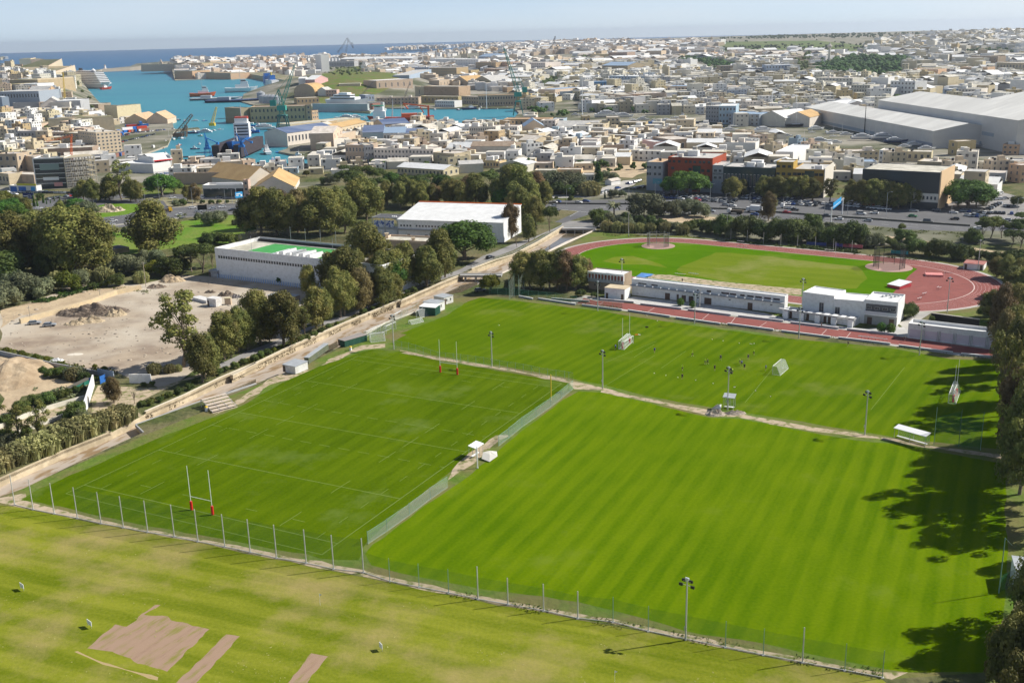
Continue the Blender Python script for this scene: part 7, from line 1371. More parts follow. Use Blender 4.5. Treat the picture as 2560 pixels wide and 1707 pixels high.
P,Q=g('B4',2118,588),g('B4',2222,498);d=Q-P;o=thing('sign_gantry','tall white post gantry carrying a blue direction sign over the highway','gantry',P,atan2(d.y,d.x));h=hz(P,'B4',445)
for x in(0,d.length):MB().tube((x,0,0),(x,0,h),.3,n=8).build('post',M_WHITE,o)
MB().box(-2,-.3,h,d.length+2,.3,h+.5).build('beam',M_METAL,o);MB().box(1.5,-.45,h-.6,d.length*.75,-.3,h+2.4).build('direction_sign',M_SKY,o);q=MB();[q.box(2+k*3.2,-.5,h+.2,4+k*3.2,-.45,h+.6)for k in range(max(1,int(d.length*.75/3.2)-1))];q.build('lettering',M_WHITE,o)
def letters(txt,P,rz,size,m,parent=None,ext=.05):
 cu=bpy.data.curves.new('lettering','FONT');cu.body=txt;cu.size=size;cu.extrude=ext;cu.materials.append(m)
 t_=bpy.data.objects.new('t',cu);COL.objects.link(t_);me=bpy.data.meshes.new_from_object(t_.evaluated_get(bpy.context.evaluated_depsgraph_get()));bpy.data.objects.remove(t_);o=link('lettering',me);o.location=P;o.rotation_euler=(pi/2,0,rz)
 if parent:o.parent=parent
 return o
b_=NAMED['grey lettered block joined to the brick red block'];A=gt('E3',1112,700);B=gt('E3',1275,705);Lz=(B-A).length;hh=hz(A,'E3',265)
letters('BEZZINA',(Lz*.04,-.12,hz(A,'E3',412)),0,Lz*.235,M_BLACK,b_)
for z_ in(325,432):
 for t in(.28,.72):q=link('window',WIN['w'],b_,(Lz*t,-.02,hz(A,'E3',z_+45)));q.scale=(Lz*.26,1,1.4)
MB().box(.02,-.15,0,Lz-.02,0,hh*.46).build('blue_shopfront',WM['steel'],b_)
b_=NAMED['brick red four storey showroom block'];A=gt('E3',425,660);B=gt('E3',1110,690);Lz=(B-A).length
for x in(450,520,600,705,772,838,920,980,1055):q=link('window',WIN['p'],b_,(Lz*(x-425)/685,-.02,hz(A,'E3',225)));q.scale=(1.6,1,1.5)
for x,y in((965,355),(1050,355),(965,455),(1045,455),(770,340),(500,330)):q=link('window',WIN['p'],b_,(Lz*(x-425)/685,-.02,hz(A,'E3',y)));q.scale=(1.9,1,1.6)
MB().box(Lz*.56,-.1,1,Lz*.74,0,hz(A,'E3',262)).build('mirror_bay',WM['glass'],b_);MB().box(.0,-.12,0,Lz*.56,0,hz(A,'E3',520)).build('blue_shopfront',WM['steel'],b_);MB().box(Lz*.74,-.12,0,Lz-.02,0,hz(A,'E3',495)).build('blue_shopfront',WM['steel'],b_)
b_=NAMED['grey rounded corner block with square windows left of the red block'];A=gt('E3',100,655);B=gt('E3',345,665);Lz=(B-A).length
for y in(320,420):
 for x in(120,150,230,300):q=link('window',WIN['w'],b_,(Lz*(x-100)/245,-.02,hz(A,'E3',y)));q.scale=(1.5,1,1.6)
MB().box(.02,-.12,0,Lz-.02,0,hz(A,'E3',445)).build('blue_shopfront',WM['steel'],b_);MB().box(Lz*.4,-.2,hz(A,'E3',550),Lz*.97,-.12,hz(A,'E3',470)).build('fascia_sign',mat('sign_teal',(.10,.35,.42),rough=.5),b_)
b_=NAMED['ochre five storey block with a bright blank end wall'];A=gt('A4',555,1335);B=gt('A4',795,1345);Lz=(B-A).length;hh=hz(A,'A4',1120)
for t in(.06,.2,.35,.75,.9):q=link('window',WIN['p'],b_,(Lz*t,-.02,hz(A,'A4',1170)));q.scale=(2.2,1,1.5)
MB().box(Lz*.38,-.1,hh*.5,Lz*.68,0,hh*.94).build('mirror_bay',WM['glass'],b_);MB().box(.0,-.1,0,Lz-.02,0,hh*.42).build('dark_shopfront',WM['dark'],b_)
ew=MB();ew.box(Lz,-.3,0,Lz+.4,30,hh*1.05);ew.build('end_wall',WM['offwhite'],b_)
b_=NAMED['ochre tower part with small windows above the glass front'];A=gt('A4',425,1330);Lz=(gt('A4',555,1335)-A).length
for y in(1103,1160):
 for x in(440,483,527):q=link('window',WIN['p'],b_,(Lz*(x-425)/130,-.02,hz(A,'A4',y+8)));q.scale=(1.9,1,1.5)
MB().box(.0,-.1,0,Lz-.02,0,hz(A,'A4',1190)).build('dark_shopfront',WM['dark'],b_)
b_=NAMED['black glass showroom with a grey ground floor'];A=gt('A4',1085,1400);B=gt('A4',1680,1440);Lz=(B-A).length
MB().box(Lz*.2,-.12,hz(A,'A4',1345),Lz-.02,0,hz(A,'A4',1280)).build('grey_band',WM['offwhite'],b_)
for k in range(16):q=link('window',WIN['p'],b_,(Lz*(.24+.048*k),-.14,hz(A,'A4',1325)));q.scale=(.9,1,1.6)
MB().box(Lz,-.2,0,Lz+.6,30,hz(A,'A4',1112)).build('end_wall',WM['peach'],b_);MB().box(Lz*.02,-.1,0,Lz*.2,0,3.5).build('red_shopfront',MATS['hut_red'],b_)
b_=NAMED['six storey dark glass office block with white frame beside the scaffolding'];A=gt('A1',345,1365);Lz=(gt('A1',620,1355)-A).length;hh=hz(A,'A1',1095)
fr=MB();fr.box(-.5,-.6,0,0,16,hh+.6);fr.box(-.5,-.6,hh-.1,Lz+.4,0,hh+.7);fr.box(Lz,-.6,0,Lz+.4,16,hh+.6)
for k in range(1,6):fr.box(0,-.3,hh*k/6-.15,Lz,-.05,hh*k/6+.15)
fr.build('white_frame',M_WHITE,b_)
for z0,z1,x0,x1,m in((.27,.38,.24,.76,M_WHITE),(.06,.19,.58,.86,mat('banner_pale_red',(.7,.35,.32),rough=.7)),(.62,.83,.18,.82,mat('lit_bay',(.22,.30,.28),rough=.4))):MB().box(Lz*x0,-.5,hh*z0,Lz*x1,-.32,hh*z1).build('facade_panel',m,b_)
b_=NAMED['low glass fronted showroom with roof units left of the pink tower'];A=gt('B1',1870,425);Lz=(gt('B1',2245,420)-A).length;hh=hz(A,'B1',305)
MB().box(.5,-.1,.5,Lz*.75,0,hh*.66).build('glass_front',WM['glass'],b_)
for k in range(14):MB().box(Lz*(.3+.045*k),3,hh-1,Lz*(.3+.045*k)+1.1,4,hh+.7).build('air_unit',M_WHITE,b_)
b_=NAMED['low white roadside shop with blue painted panels below the sand coloured shed'];A=gt('A1',90,1400);Lz=(gt('A1',340,1405)-A).length;hh=hz(A,'A1',1335)
for x0,x1,m in((.05,.28,M_BLUE),(.35,.62,M_BLUE),(.8,.95,M_SKY)):MB().box(Lz*x0,-.1,.5,Lz*x1,0,hh*.85).build('painted_panel',m,b_)
MB().box(Lz*.3,-.1,hh,Lz,.2,hh+1.2).build('fascia',mat('fascia_yellow',(.55,.5,.05),rough=.6),b_)
A=gt('A1',628,1362);B=gt('A1',905,1335);d=B-A;Lz=d.length;hh=hz(A,'A1',1090);o=thing('scaffolded_building','bare concrete frame wrapped in scaffolding beside the dark glass office','building site',A,atan2(d.y,d.x));OCC.append((A.to_2d(),d.to_2d().normalized(),Vector((-d.y,d.x)).normalized(),Lz,18))
s=MB()
for k in range(7):s.box(0,1.5,hh*k/6-.2,Lz,18,hh*k/6+.15)
for i in range(6):
 for y in(2,10,17):s.box(Lz*i/5-.3 if i else 0,y,0,Lz*i/5+.3,y+.6,hh)
s.build('concrete_frame',WM['sand'],o);s=MB()
for i in range(17):
 s.bar((Lz*i/16,-.2,0),(Lz*i/16,-.2,hh+1),.10);s.bar((Lz*i/16,1.0,0),(Lz*i/16,1.0,hh+1),.10)
for k in range(13):s.bar((0,-.2,hh*k/12),(Lz,-.2,hh*k/12),.10);s.bar((0,1.0,hh*k/12),(Lz,1.0,hh*k/12),.10)
for k in range(12):s.bar((Lz*(k%8)/8,-.25,hh*(k%6)/6),(Lz*((k%8)+1)/8,-.25,hh*(k%6+1)/6),.1)
s.build('scaffolding',mat('scaffold_grey',(.48,.46,.43),rough=.6),o)
A=gt('E2',490,1100);B=gt('E2',825,1065);d=B-A;Lz=d.length;hh=hz(A,'E2',830);o=thing('boat_shed','open fronted white boat shed above the white sign wall','shed',A,atan2(d.y,d.x));OCC.append((A.to_2d(),d.to_2d().normalized(),Vector((-d.y,d.x)).normalized(),Lz,28))
MB().box(0,0,0,.8,28,hh).build('side_wall',WM['white'],o);MB().box(Lz-.8,0,0,Lz,28,hh).build('side_wall',WM['white'],o);MB().box(0,27,0,Lz,28,hh).build('back_wall',WM['white'],o)
rf=MB();rf.add([(-.5,-1,hh*.78),(Lz+.5,-1,hh*.78),(Lz+.5,14,hh*1.12),(-.5,14,hh*1.12),(Lz+.5,29,hh*.8),(-.5,29,hh*.8)],[(0,1,2,3),(3,2,4,5)]);rf.build('roof',RM['white'],o);MB().box(0,-1.1,hh*.70,Lz,-.9,hh*.78).build('red_fascia',M_RED,o);MB().box(0,-.2,0,Lz,0,hh*.28).build('dwarf_wall',WM['sand'],o)
A=gt('E2',480,1185);B=gt('E2',880,1145);d=B-A;Lz=d.length;hh=hz(A,'E2',1100);o=thing('sign_wall','white wall lettered in blue below the open boat shed','wall',A,atan2(d.y,d.x));MB().box(0,0,0,Lz,.5,hh).build('wall',WM['white'],o);letters('Cassar Shipyard',(Lz*.10,-.1,hh*.30),0,Lz*.115,M_BLUE,o)
M_HANG=mat('hangar_cladding',(.60,.58,.54),c2=(.56,.54,.50),sc=.08,rough=.6,aniso=(0,.1))
WM['hangar']=M_HANG
def hangar(c,D,h,lb,rh,x3=None):
 (r,ax,ay),(bx,by)=c;A=gt(r,ax,ay);B=gt(r,bx,by);A.z=min(A.z,B.z);d=(B-A).to_2d();L=d.length
 return building(A,d.normalized(),L,D,h,'hangar','gx','hang',label=lb,name='hangar',rh=rh,sink=8),A,L
h1,A1_,L1_=hangar((('A4',650,745),(1640,965)),55,hz(gt('A4',1640,965),'A4',830),'long low white roofed hangar behind the yacht yard',5)
h2,A2_,L2_=hangar((('A4',1210,790),(2280,1010)),80,hz(gt('A4',2280,1010),'A4',748),'giant pale hangar at the right with a ribbed white roof',7)
HB_=hz(gt('A4',2280,1010),'A4',748)
A3_=A2_+Vector((-(bpy.data.objects[h2 .name].matrix_basis.to_3x3()@Vector((0,1,0))).x*0,0,0));u2_=Vector((cos(h2 .rotation_euler.z),sin(h2 .rotation_euler.z)));n2_=Vector((-u2_.y,u2_.x))
P3=Vector((A2_.x,A2_.y))+n2_*82+u2_*40;building(Vector((P3 .x,P3 .y,A2_.z)),u2_,L2_,80,HB_,'hangar','gx','hang',label='second giant hangar rising behind the first at the right edge',name='hangar',rh=7,sink=8)
for t,z,w in((.70,.40,14),(.80,.40,18),(.70,.08,26)):MB().box(L2_*t,-.3,HB_*z,L2_*t+w,0,HB_*z+2.6).build('window_band',WM['steel'],h2)
MB().box(L1_*.08,-.2,1,L1_*.62,0,3.4).build('door_band',WM['steel'],h1);MB().box(L1_*.90,-.2,0,L1_*1.0,0,4).build('door_band',WM['steel'],h1)
cabin('D3',(2060,985),(2180,1000),860,5,M_WCAB,M_TIN,'small white hut with a dark base at the right edge of the striped pitch','hut',1,1)
P,Q=g('D3',1975,1000),g('D3',2060,960);netrun(P,Q,3.2,3.2,NETD,'safety_net','short green net panel beside the white hut at the right edge')
P=g('D3',1968,1005);o=thing('net_mast','tall pale green mast at the right edge of the striped pitch','mast',P,0);h=hz(P,'D3',660);MB().tube((0,0,0),(0,0,h),.1,.07,6).build('mast',M_PIPEG,o);MB().bar((0,0,h),(1.5,.4,h-1.6),.05).build('guy',M_PIPEG,o)
# harbour: ships, boats, cranes
LOWF=.25
def hullmesh(L,B,H,sheer=.25,rake=.18,n=10,full=.75,stripe=None):
 """hull with pointed bow along +x; returns (upper, lower) MBs"""
 st=[]
 for i in range(n+1):
  t=i/n;w=B/2*(1-max(0,(t-full)/(1-full))**1.8)if t>full else B/2*(.82+.18*min(1,t/.15));z=H*(1+sheer*(2*t-1)**2*(1.6 if t>.5 else.5));st.append((-L/2+L*t,w,z,rake*L*max(0,t-.7)/.3*.5))
 def ring(f0,f1):
  mb=MB()
  for i in range(n+1):
   x,w,z,rk=st[i]
   for f in(f0,f1):
    ww=w*(.55+.45*f)*(1 if i<n else.0);xx=x-(rk*(1-f));zz=z*f if f1>.6 and f==f1 else H*f
    if f==f1 and f1>=1:zz=z
    mb.v+=[(xx,-ww,zz),(xx,ww,zz)]
  for i in range(n):
   a=i*4;b=a+4;mb.f+=[(a,b,b+2,a+2),(a+1,a+3,b+3,b+1)]
  mb.f+=[(0,2,3,1)];mb.m=[0]*len(mb.f);return mb
 up,lo=ring(LOWF,1.0),ring(0,LOWF)
 k=len(up.v);
 for i in range(n):a=i*4;b=a+4;up.f.append((a+2,b+2,b+3,a+3));up.m.append(0)
 return up,lo
SHM=dict(white=M_WHITE,navy=mat('hull_navy',(.02,.04,.12),rough=.4),blue=mat('hull_blue',(.02,.14,.45),rough=.4),red=mat('hull_red',(.45,.05,.02),rough=.5),orange=mat('hull_orange',(.75,.13,.03),rough=.5),black=M_BLACK,green=mat('hull_green',(.02,.2,.12),rough=.5),grey=mat('hull_grey',(.40,.43,.46),rough=.5),cream=WM['cream'],rust=mat('hull_rust',(.28,.13,.09),rough=.8),deck=mat('deck',(.45,.36,.26),rough=.8),sky=mat('hull_sky',(.12,.30,.55),rough=.5))
def ship(kind,P,rz,L,label,hull='white',low='red',cabin='white',name='boat',group='boats in the harbour',mast=None,pend=None,z=None):
 P=Vector((P.x,P.y,ZW-.3 if z is None else z));o=thing(name,label,name.replace('_',' '),P,rz,group)
 B=L*{'yacht':.24,'sail':.22,'fish':.3,'tug':.34,'cargo':.18,'cruise':.13,'pontoon':.35,'crane':.2}.get(kind,.25);H={'yacht':.11,'sail':.09,'fish':.13,'tug':.13,'cargo':.10,'cruise':.055,'pontoon':.04,'crane':.09}.get(kind,.1)*L
 up,lo=hullmesh(L,B,H,full={'cargo':.8,'cruise':.85,'pontoon':.97,'tug':.6}.get(kind,.5),rake=.02 if kind=='pontoon' else.18)
 up.build('hull',SHM[hull],o);lo.build('lower_hull',SHM[low],o);c=MB();g_=MB()
 def block(x0,x1,w,z0,h):
  c.box(x0*L,-w*B/2,z0,x1*L,w*B/2,z0+h)
 if kind=='yacht':
  block(-.38,.22,.82,H,.055*L);block(-.30,.10,.7,H+.055*L,.05*L);block(-.18,.02,.55,H+.105*L,.035*L)
  g_.box(-.36*L,-.415*B,H+.018*L,.20*L,.415*B,H+.042*L);g_.box(-.28*L,-.355*B,H+.07*L,.101*L,.355*B,H+.092*L)
 elif kind=='sail':block(-.2,.15,.5,H,.03*L);mast=mast or 1.25
 elif kind=='fish':block(-.30,-.02,.62,H,.10*L);block(-.24,-.08,.5,H+.10*L,.06*L);g_.box(-.24*L,-.26*B,H+.115*L,-.075*L,.26*B,H+.145*L);mast=mast or.45
 elif kind=='tug':block(-.18,.22,.6,H,.10*L);block(-.02,.20,.5,H+.10*L,.09*L);block(.0,.14,.4,H+.19*L,.07*L);g_.box(-.0*L,-.21*B,H+.2*L,.145*L,.21*B,H+.235*L);mast=mast or.5
 elif kind=='cargo':
  block(-.46,-.30,.9,H,.16*L);block(-.44,-.32,.75,H+.16*L,.05*L);g_.box(-.28*L,-.25*B,H,.30*L,.25*B,H+.012*L)
  for k in range(4):g_.box(-.299*L,-.40*B,H+.03*L+k*.033*L,-.296*L,.40*B,H+.043*L+k*.033*L)
  mast=mast or.3
 elif kind=='cruise':
  for k in range(7):block(-.46+.012*k,.40-.025*k,.98-.02*k,H+k*.019*L,.013*L);g_.box((-.455+.012*k)*L,-(.46-.01*k)*B,H+k*.019*L+.013*L,(.395-.025*k)*L,(.46-.01*k)*B,H+(k+1)*.019*L)
  block(-.30,.1,.5,H+.133*L,.014*L)
 elif kind=='crane':block(.22,.40,.9,H,.10*L);block(.25,.38,.8,H+.10*L,.06*L);mast=.25
 elif kind=='pontoon':block(-.3,-.1,.4,H,.05*L)
 so_=c.build('superstructure',SHM[cabin],o)if c.v else o
 if g_.v:g_.build('windows',M_PANE,so_)
 if mast:
  q=MB();q.tube((-.02*L if kind!='cargo' else-.38*L,0,H),(-.02*L if kind!='cargo' else-.38*L,0,H+mast*L),.006*L+.05,.003*L+.03,6)
  if kind=='sail':q.tube((-.02*L,0,H+.1*L),(-.4*L,0,H+.1*L),.08,n=5)
  else:q.bar((-.02*L,-.12*L,H+mast*L*.7),(-.02*L,.12*L,H+mast*L*.7),.08)
  q.build('mast',M_WHITE if kind=='sail' else M_METAL,o)
 if pend:PEND.append((o,label,pend,proj(P)[0]))
 return o,H,B
def W_(r,x,y):return G(*px(r,x,y),ZW)
def mlen(r,x,y,pxw):P=W_(r,x,y);return pxw/RG[r][2]*hypot(P.x,P.y)/FPX*1.0
o,H,B=ship('cruise',W_('E1',1690,665),-.80,190,'large white cruise ship moored under the bastion','white','grey','white','cruise_ship',None)
MB().cyl(-.25*190,0,H+.11*190,5,12,10,4).build('funnel',SHM['black'],o);MB().lathe(.1*190,0,[(1,H+.11*190),(4,H+.14*190),(4,H+.155*190),(.5,H+.17*190)],10).build('radar_dome',M_WHITE,o)
ship('fish',W_('E1',1960,690),1.2,34,'dark red tug just beyond the cruise ship','red','red','white','tug',None)
ship('tug',W_('A1',1865,520),.25,46,'orange red salvage tug alone in the middle of the bay','orange','red','white','tug',None,mast=.7)
ship('pontoon',W_('A1',1990,550),.05,85,'flat grey barge with a red buoy right of the orange tug','grey','rust','grey','barge',None)
ship('pontoon',W_('A1',2170,570),.05,95,'long flat dark pontoon below the white patrol ship','navy','black','grey','barge',None)
ship('tug',W_('A1',2220,480),.2,62,'white patrol ship with a tall lattice mast','white','grey','white','patrol_ship',None,mast=.8)
ship('pontoon',W_('A1',2200,352),.1,90,'low dark freighter by the far fortified quay','navy','black','grey','freighter',None)
P=W_('A2',300,530);o,H,B=ship('cargo',P,-1.15,100,'big blue and white ferry with a tall blue superstructure','white','blue','blue','ferry',None);MB().box(-.42*100,-.4*B,H,.3*100,.4*B,H+9).build('white_decks',M_WHITE,o);MB().box(-.1*100,-.3*B,H+9,.08*100,.3*B,H+18).build('blue_funnel',SHM['blue'],o);MB().cyl(-5,0,H+18,2,6,8,1).build('yellow_deck_crane',M_YEL,o)
A=W_('A2',670,735);B_=W_('A2',1190,742);d=B_-A;L=d.length;o=thing('floating_dock','long grey floating dock holding a white superyacht','floating dock',Vector((A.x,A.y,ZW)),atan2(d.y,d.x));dm=mat('dock_steel',(.50,.52,.50),c2=(.42,.44,.42),sc=.1,rough=.7,aniso=(0,.2))
MB().box(0,0,-1,L,40,3).build('pontoon',dm,o);MB().box(0,0,3,L*.97,3.5,hz(A,'A2',658)).build('side_wall',dm,o);MB().box(0,36,3,L*.97,40,hz(A,'A2',658)).build('side_wall',dm,o);MB().box(L*.95,8,3,L,26,11).build('end_block',SHM['rust'],o)
un=d.to_2d().normalized();nn=Vector((-un.y,un.x));Pm=A.to_2d()+un*L*.5+nn*19
ship('yacht',Vector((Pm.x,Pm.y,0)),atan2(d.y,d.x),L*.74,'sleek white superyacht lifted in the floating dock','white','navy','white','superyacht',None,z=6)
P=W_('A2',1475,838);o,H,B=ship('crane',P,pi+.05,76,'red and white offshore ship with a big folded orange crane','red','red','white','offshore_ship',None)
q=MB();q.cyl(0,0,H+13,7,.8,16);q.build('helideck',SHM['green'],o,(.33*76,0,0));q=MB()
for a,b,w in(((-.42*76,0,H),(-.42*76,0,H+12),2.2),((-.42*76,0,H+11),(-.05*76,2,H+15),1.5),((-.05*76,2,H+15),(-.12*76,0,H+9),1.1),((-.35*76,0,H+4),(-.3*76,0,H+11),1.0)):q.bar(a,b,w)
q.build('knuckle_crane',SHM['orange'],o);MB().box(-.25*76,-5,H,-.02*76,5,H+4).build('lifeboats',SHM['orange'],o);MB().tube((.12*76,0,H),(.1*76,0,H+20),.9,.3,6).build('derrick',SHM['grey'],o)
A=gt('E2',1600,860);B_=gt('E2',2040,850);A.z=ZW;d=B_-A;L=d.length;o=thing('dry_dock','dark floating dry dock cradling the blue and red ship','dry dock',Vector((A.x,A.y,ZW)),atan2(d.y,d.x));M_DK=mat('dock_black',(.05,.04,.045),rough=.8)
MB().box(0,0,-1,L,80,2).build('pontoon',M_DK,o);MB().box(-2,0,2,4,80,12).build('side_wall',M_DK,o);MB().box(L-4,0,2,L+2,80,12).build('side_wall',M_DK,o)
un=d.to_2d().normalized();nn=Vector((-un.y,un.x));Pm=A.to_2d()+un*L*.46+nn*44
ang=atan2(d.y,d.x);LOWF=.5
o,H,B=ship('cargo',Vector((Pm.x,Pm.y,0)),ang-pi/2+.12,80,'blue over red coaster seen bow on in the dry dock','blue','red','white','coaster',None,z=2.2,mast=.35)
MB().box(-.45*80,-.38*B,H+.2*80,-.33*80,.38*B,H+.225*80).build('red_bridge_top',SHM['red'],o);MB().tube((.1*80,0,H),(.1*80,0,H+12),.5,.3,6).build('foremast',M_WHITE,o)
LOWF=.25
def lattice(mb,p,q,w1,w2,n,r=.25):
 p,q=Vector(p),Vector(q);d=(q-p).normalized();a=d.cross(Vector((0,0,1)));a=a.normalized()if a.length>.1 else Vector((1,0,0));b=d.cross(a);prev=None
 for i in range(n+1):
  t=i/n;c=p.lerp(q,t);w=(w1+(w2-w1)*t)/2;cur=[c+a*w+b*w,c-a*w+b*w,c-a*w-b*w,c+a*w-b*w]
  if prev:
   for k in range(4):mb.bar(prev[k],cur[k],r);mb.bar(prev[k],cur[(k+1)%4],r*.7)
  for k in range(4):mb.bar(cur[k],cur[(k+1)%4],r*.7)
  prev=cur
def dockcrane(r,x,y,ytop,tipx,m,label,cabm=None,base=.32,lean=(0,0),legs=8.0,rr=.38,low=None):
 P=gt(r,x,y);h=hz(P,r,ytop);kk=min(1.0,h/75);legs*=kk if legs>5.5 else.75;rr*=max(.6,kk);o=thing('dock_crane',label,'crane',P);hb=h*base
 f=MB()
 for sx in(-1,1):
  for sy in(-1,1):f.bar((sx*legs,sy*legs,0),(sx*legs*.45,sy*legs*.45,hb),1.1*kk)
 f.box(-legs*.6,-legs*.6,hb,legs*.6,legs*.6,hb+1.5);f.build('portal',low or m,o)
 t=MB();lattice(t,(0,0,hb),(0,0,hb+h*.22),legs*.7,legs*.5,4,rr);t.build('tower',m,o)
 MB().box(-4.5*kk,-3.5*kk,hb+h*.08,4.5*kk,3.5*kk,hb+h*.08+5*kk).build('machine_house',cabm or m,o)
 s=proj(P)[0];dxm=(RG[r][0]+tipx/RG[r][2]-s)*hypot(P.x,P.y)/FPX
 j=MB();lattice(j,(0,0,hb+h*.15),(dxm,4,h),4.2*kk,1.2*kk,12,rr);j.build('jib',m,o)
 k=MB();top=(-dxm*.12,0,hb+h*.36);lattice(k,(0,0,hb+h*.22),top,3*kk,1.5*kk,3,rr);k.bar(top,(dxm*.8,3,h*.9),.25);k.bar(top,(-8*(1 if dxm>0 else-1),0,hb+h*.2),.6);k.build('back_stay',m,o);MB().box(-3*kk-8*(1 if dxm>0 else-1),-2*kk,hb+h*.14,3*kk-8*(1 if dxm>0 else-1),2,hb+h*.22).build('counterweight',cabm or m,o)
 return o
M_TEAL=mat('crane_teal',(.03,.28,.22),c2=(.05,.34,.27),sc=.2,rough=.6);M_DTEAL=mat('crane_dark_teal',(.05,.17,.15),rough=.6);M_CBLUE=mat('crane_blue',(.02,.18,.50),rough=.6);M_CBR=mat('crane_brown',(.17,.15,.16),rough=.7)
dockcrane('A2',405,975,300,545,M_TEAL,'tall bright teal dock crane with a luffing jib left of centre',low=M_DTEAL,base=.30)
dockcrane('A3',352,765,150,238,M_TEAL,'tall teal dock crane across the creek with its jib to the left',base=.2,legs=6)
dockcrane('E2',1490,975,400,1440,M_CBLUE,'blue dry dock crane left of the blue and red coaster',base=.5,legs=5)
dockcrane('E2',2110,850,395,2010,M_CBLUE,'blue dry dock crane right of the blue and red coaster',base=.45,legs=5)
def derrick(r,x,y,pp,m,label,rr=.6,name='harbour_crane',w=5):
 P=gt(r,x,y);o=thing(name,label,'crane',P);s0=proj(P);k=hypot(P.x,P.y)/FPX;a=MB()
 def loc(q):return Vector(((RG[r][0]+q[0]/RG[r][2]-s0[0])*k,0,hz(P,r,q[1])))
 for i,(q1,q2)in enumerate(pp):t=MB();lattice(t,loc(q1),loc(q2),w*.8,w*.35,9,rr*.42);t.build('jib' if i==0 else('mast' if i==1 else 'stay'),m,o)
 MB().cbox(0,0,0,w*1.6,w*1.3,min(9,.16*hz(P,r,pp[0][1][1]))).build('base',m,o)
derrick('A2',940,225,[((930,160),(992,60)),((970,200),(1000,75)),((992,60),(1040,155)),((900,190),(930,150)),((1030,100),(1040,155))],M_CBR,'large dark shipyard crane standing black against the sea horizon',.9,w=9)
derrick('A2',1680,250,[((1650,215),(1700,125)),((1690,240),(1705,130)),((1700,125),(1730,160))],M_CBR,'smaller dark crane on the skyline left of the church domes',.8,w=8)
derrick('A1',1640,890,[((1610,885),(1775,690)),((1690,885),(1715,790))],mat('crane_rust',(.17,.11,.07),rough=.8),'brown lattice sheerleg crane leaning over the inner dock',.8,w=6)
derrick('A1',600,575,[((598,560),(614,300))],M_YEL,'very tall thin mobile crane with a yellow base beside the power station',.5,'mobile_crane',2.5)
derrick('A1',1950,790,[((1945,780),(2000,620))],M_YEL,'yellow tipped crane behind the coaster',.6,w=4)
derrick('A2',1500,640,[((1510,610),(1560,480))],M_CBR,'thin dark crane jib behind the red crane ship',.5,w=3);derrick('A3',680,200,[((676,100),(692,42))],M_CBR,'faint thin crane on the far horizon',1.6,w=8)
derrick('A1',660,1180,[((655,1170),(690,895)),((700,880),(480,930))],M_ORANGE,'orange tower crane behind the scaffolded building',.35,'tower_crane',2.2)
derrick('A2',1090,620,[((1100,600),(1230,460))],M_CBR,'brown luffing crane with a light cab below the green hill',.5,w=3)
def fleet(place,S_):
 for e in S_.split():
  k,q=e.split(':');r,x,y,w,hull,*ex=q.split(',');x,y,w=float(x),float(y),float(w);land='l' in ex
  P=gt(r,x,y)if land else W_(r,x,y);L=max(7,min(70,w/RG[r][2]*hypot(P.x,P.y)/FPX));a=.0
  for t in ex:
   if t[0]=='a':a=radians(float(t[1:]))
  nm={'yacht':'motor_yacht','sail':'sailing_yacht','fish':'fishing_boat','tug':'workboat','cargo':'coaster','pontoon':'barge'}[k]
  big='large ' if L>35 else('small ' if L<14 else '');cab='white' if k!='pontoon' else 'grey'
  ship(k,P,a,L,f'{big}{hull} {nm.replace("_"," ")}',hull,'navy' if hull=='white' else('red' if hull=='blue' else 'black'),cab,nm,'boats '+place,None,place,z=P.z+1 if land else None)
fleet('on the near quay left of the silo tank',"fish:E2,900,160,130,navy,a200 tug:E2,1040,180,110,blue,a100 yacht:E2,1230,170,130,white,a190 fish:E2,1410,170,90,blue,a20 fish:E2,790,160,70,white,a160")
fleet('in the inner dock',"fish:E2,1180,400,230,navy,a170 yacht:E2,1400,380,280,white,a175 tug:E2,1230,690,170,navy,a185 pontoon:E2,1200,830,380,black,a180 cargo:E2,400,700,260,navy,a250 tug:E2,700,560,110,green,a250 fish:E2,590,680,110,red,a10 tug:E2,700,790,150,grey,a250 fish:E2,830,870,120,navy,a265 sail:E2,760,480,100,white,a15 pontoon:E2,1360,1000,220,blue,a0 fish:E2,930,960,80,blue,a270 tug:E2,850,520,60,green,a240 fish:E2,1320,600,90,grey,a90 fish:E2,1700,330,90,white,a10 yacht:E2,1560,350,110,white,a170 tug:E2,2180,560,150,blue,a100 fish:E2,2220,700,120,white,a95 yacht:E2,2260,760,130,white,a90 tug:E2,2230,400,180,navy,a170 fish:E2,2120,380,140,grey,a180 fish:E2,1330,450,90,green,a160 tug:E2,1000,500,60,grey,a230 fish:E2,930,620,80,red,a250 fish:E2,1000,960,90,blue,a100")
fleet('beside the teal dock crane',"fish:A2,80,930,190,blue,a185 yacht:A2,200,900,230,white,a190 tug:A2,60,850,120,white,a185 fish:A2,150,870,110,blue,a170 tug:A2,290,890,100,white,a200 fish:A2,400,1050,180,blue,a155 tug:A2,250,1120,200,white,a110 fish:A2,300,1180,110,blue,a110 pontoon:A2,420,1110,200,blue,a165 tug:A2,540,1150,130,navy,a175 fish:A2,600,1140,70,blue,a10 tug:A2,700,1095,90,navy,a200 yacht:A2,80,1000,120,white,a0 fish:A2,170,1060,120,white,a20 sail:A2,250,1080,60,white,a10 tug:A2,60,1090,100,white,a120 sail:A2,489,1080,30,grey")
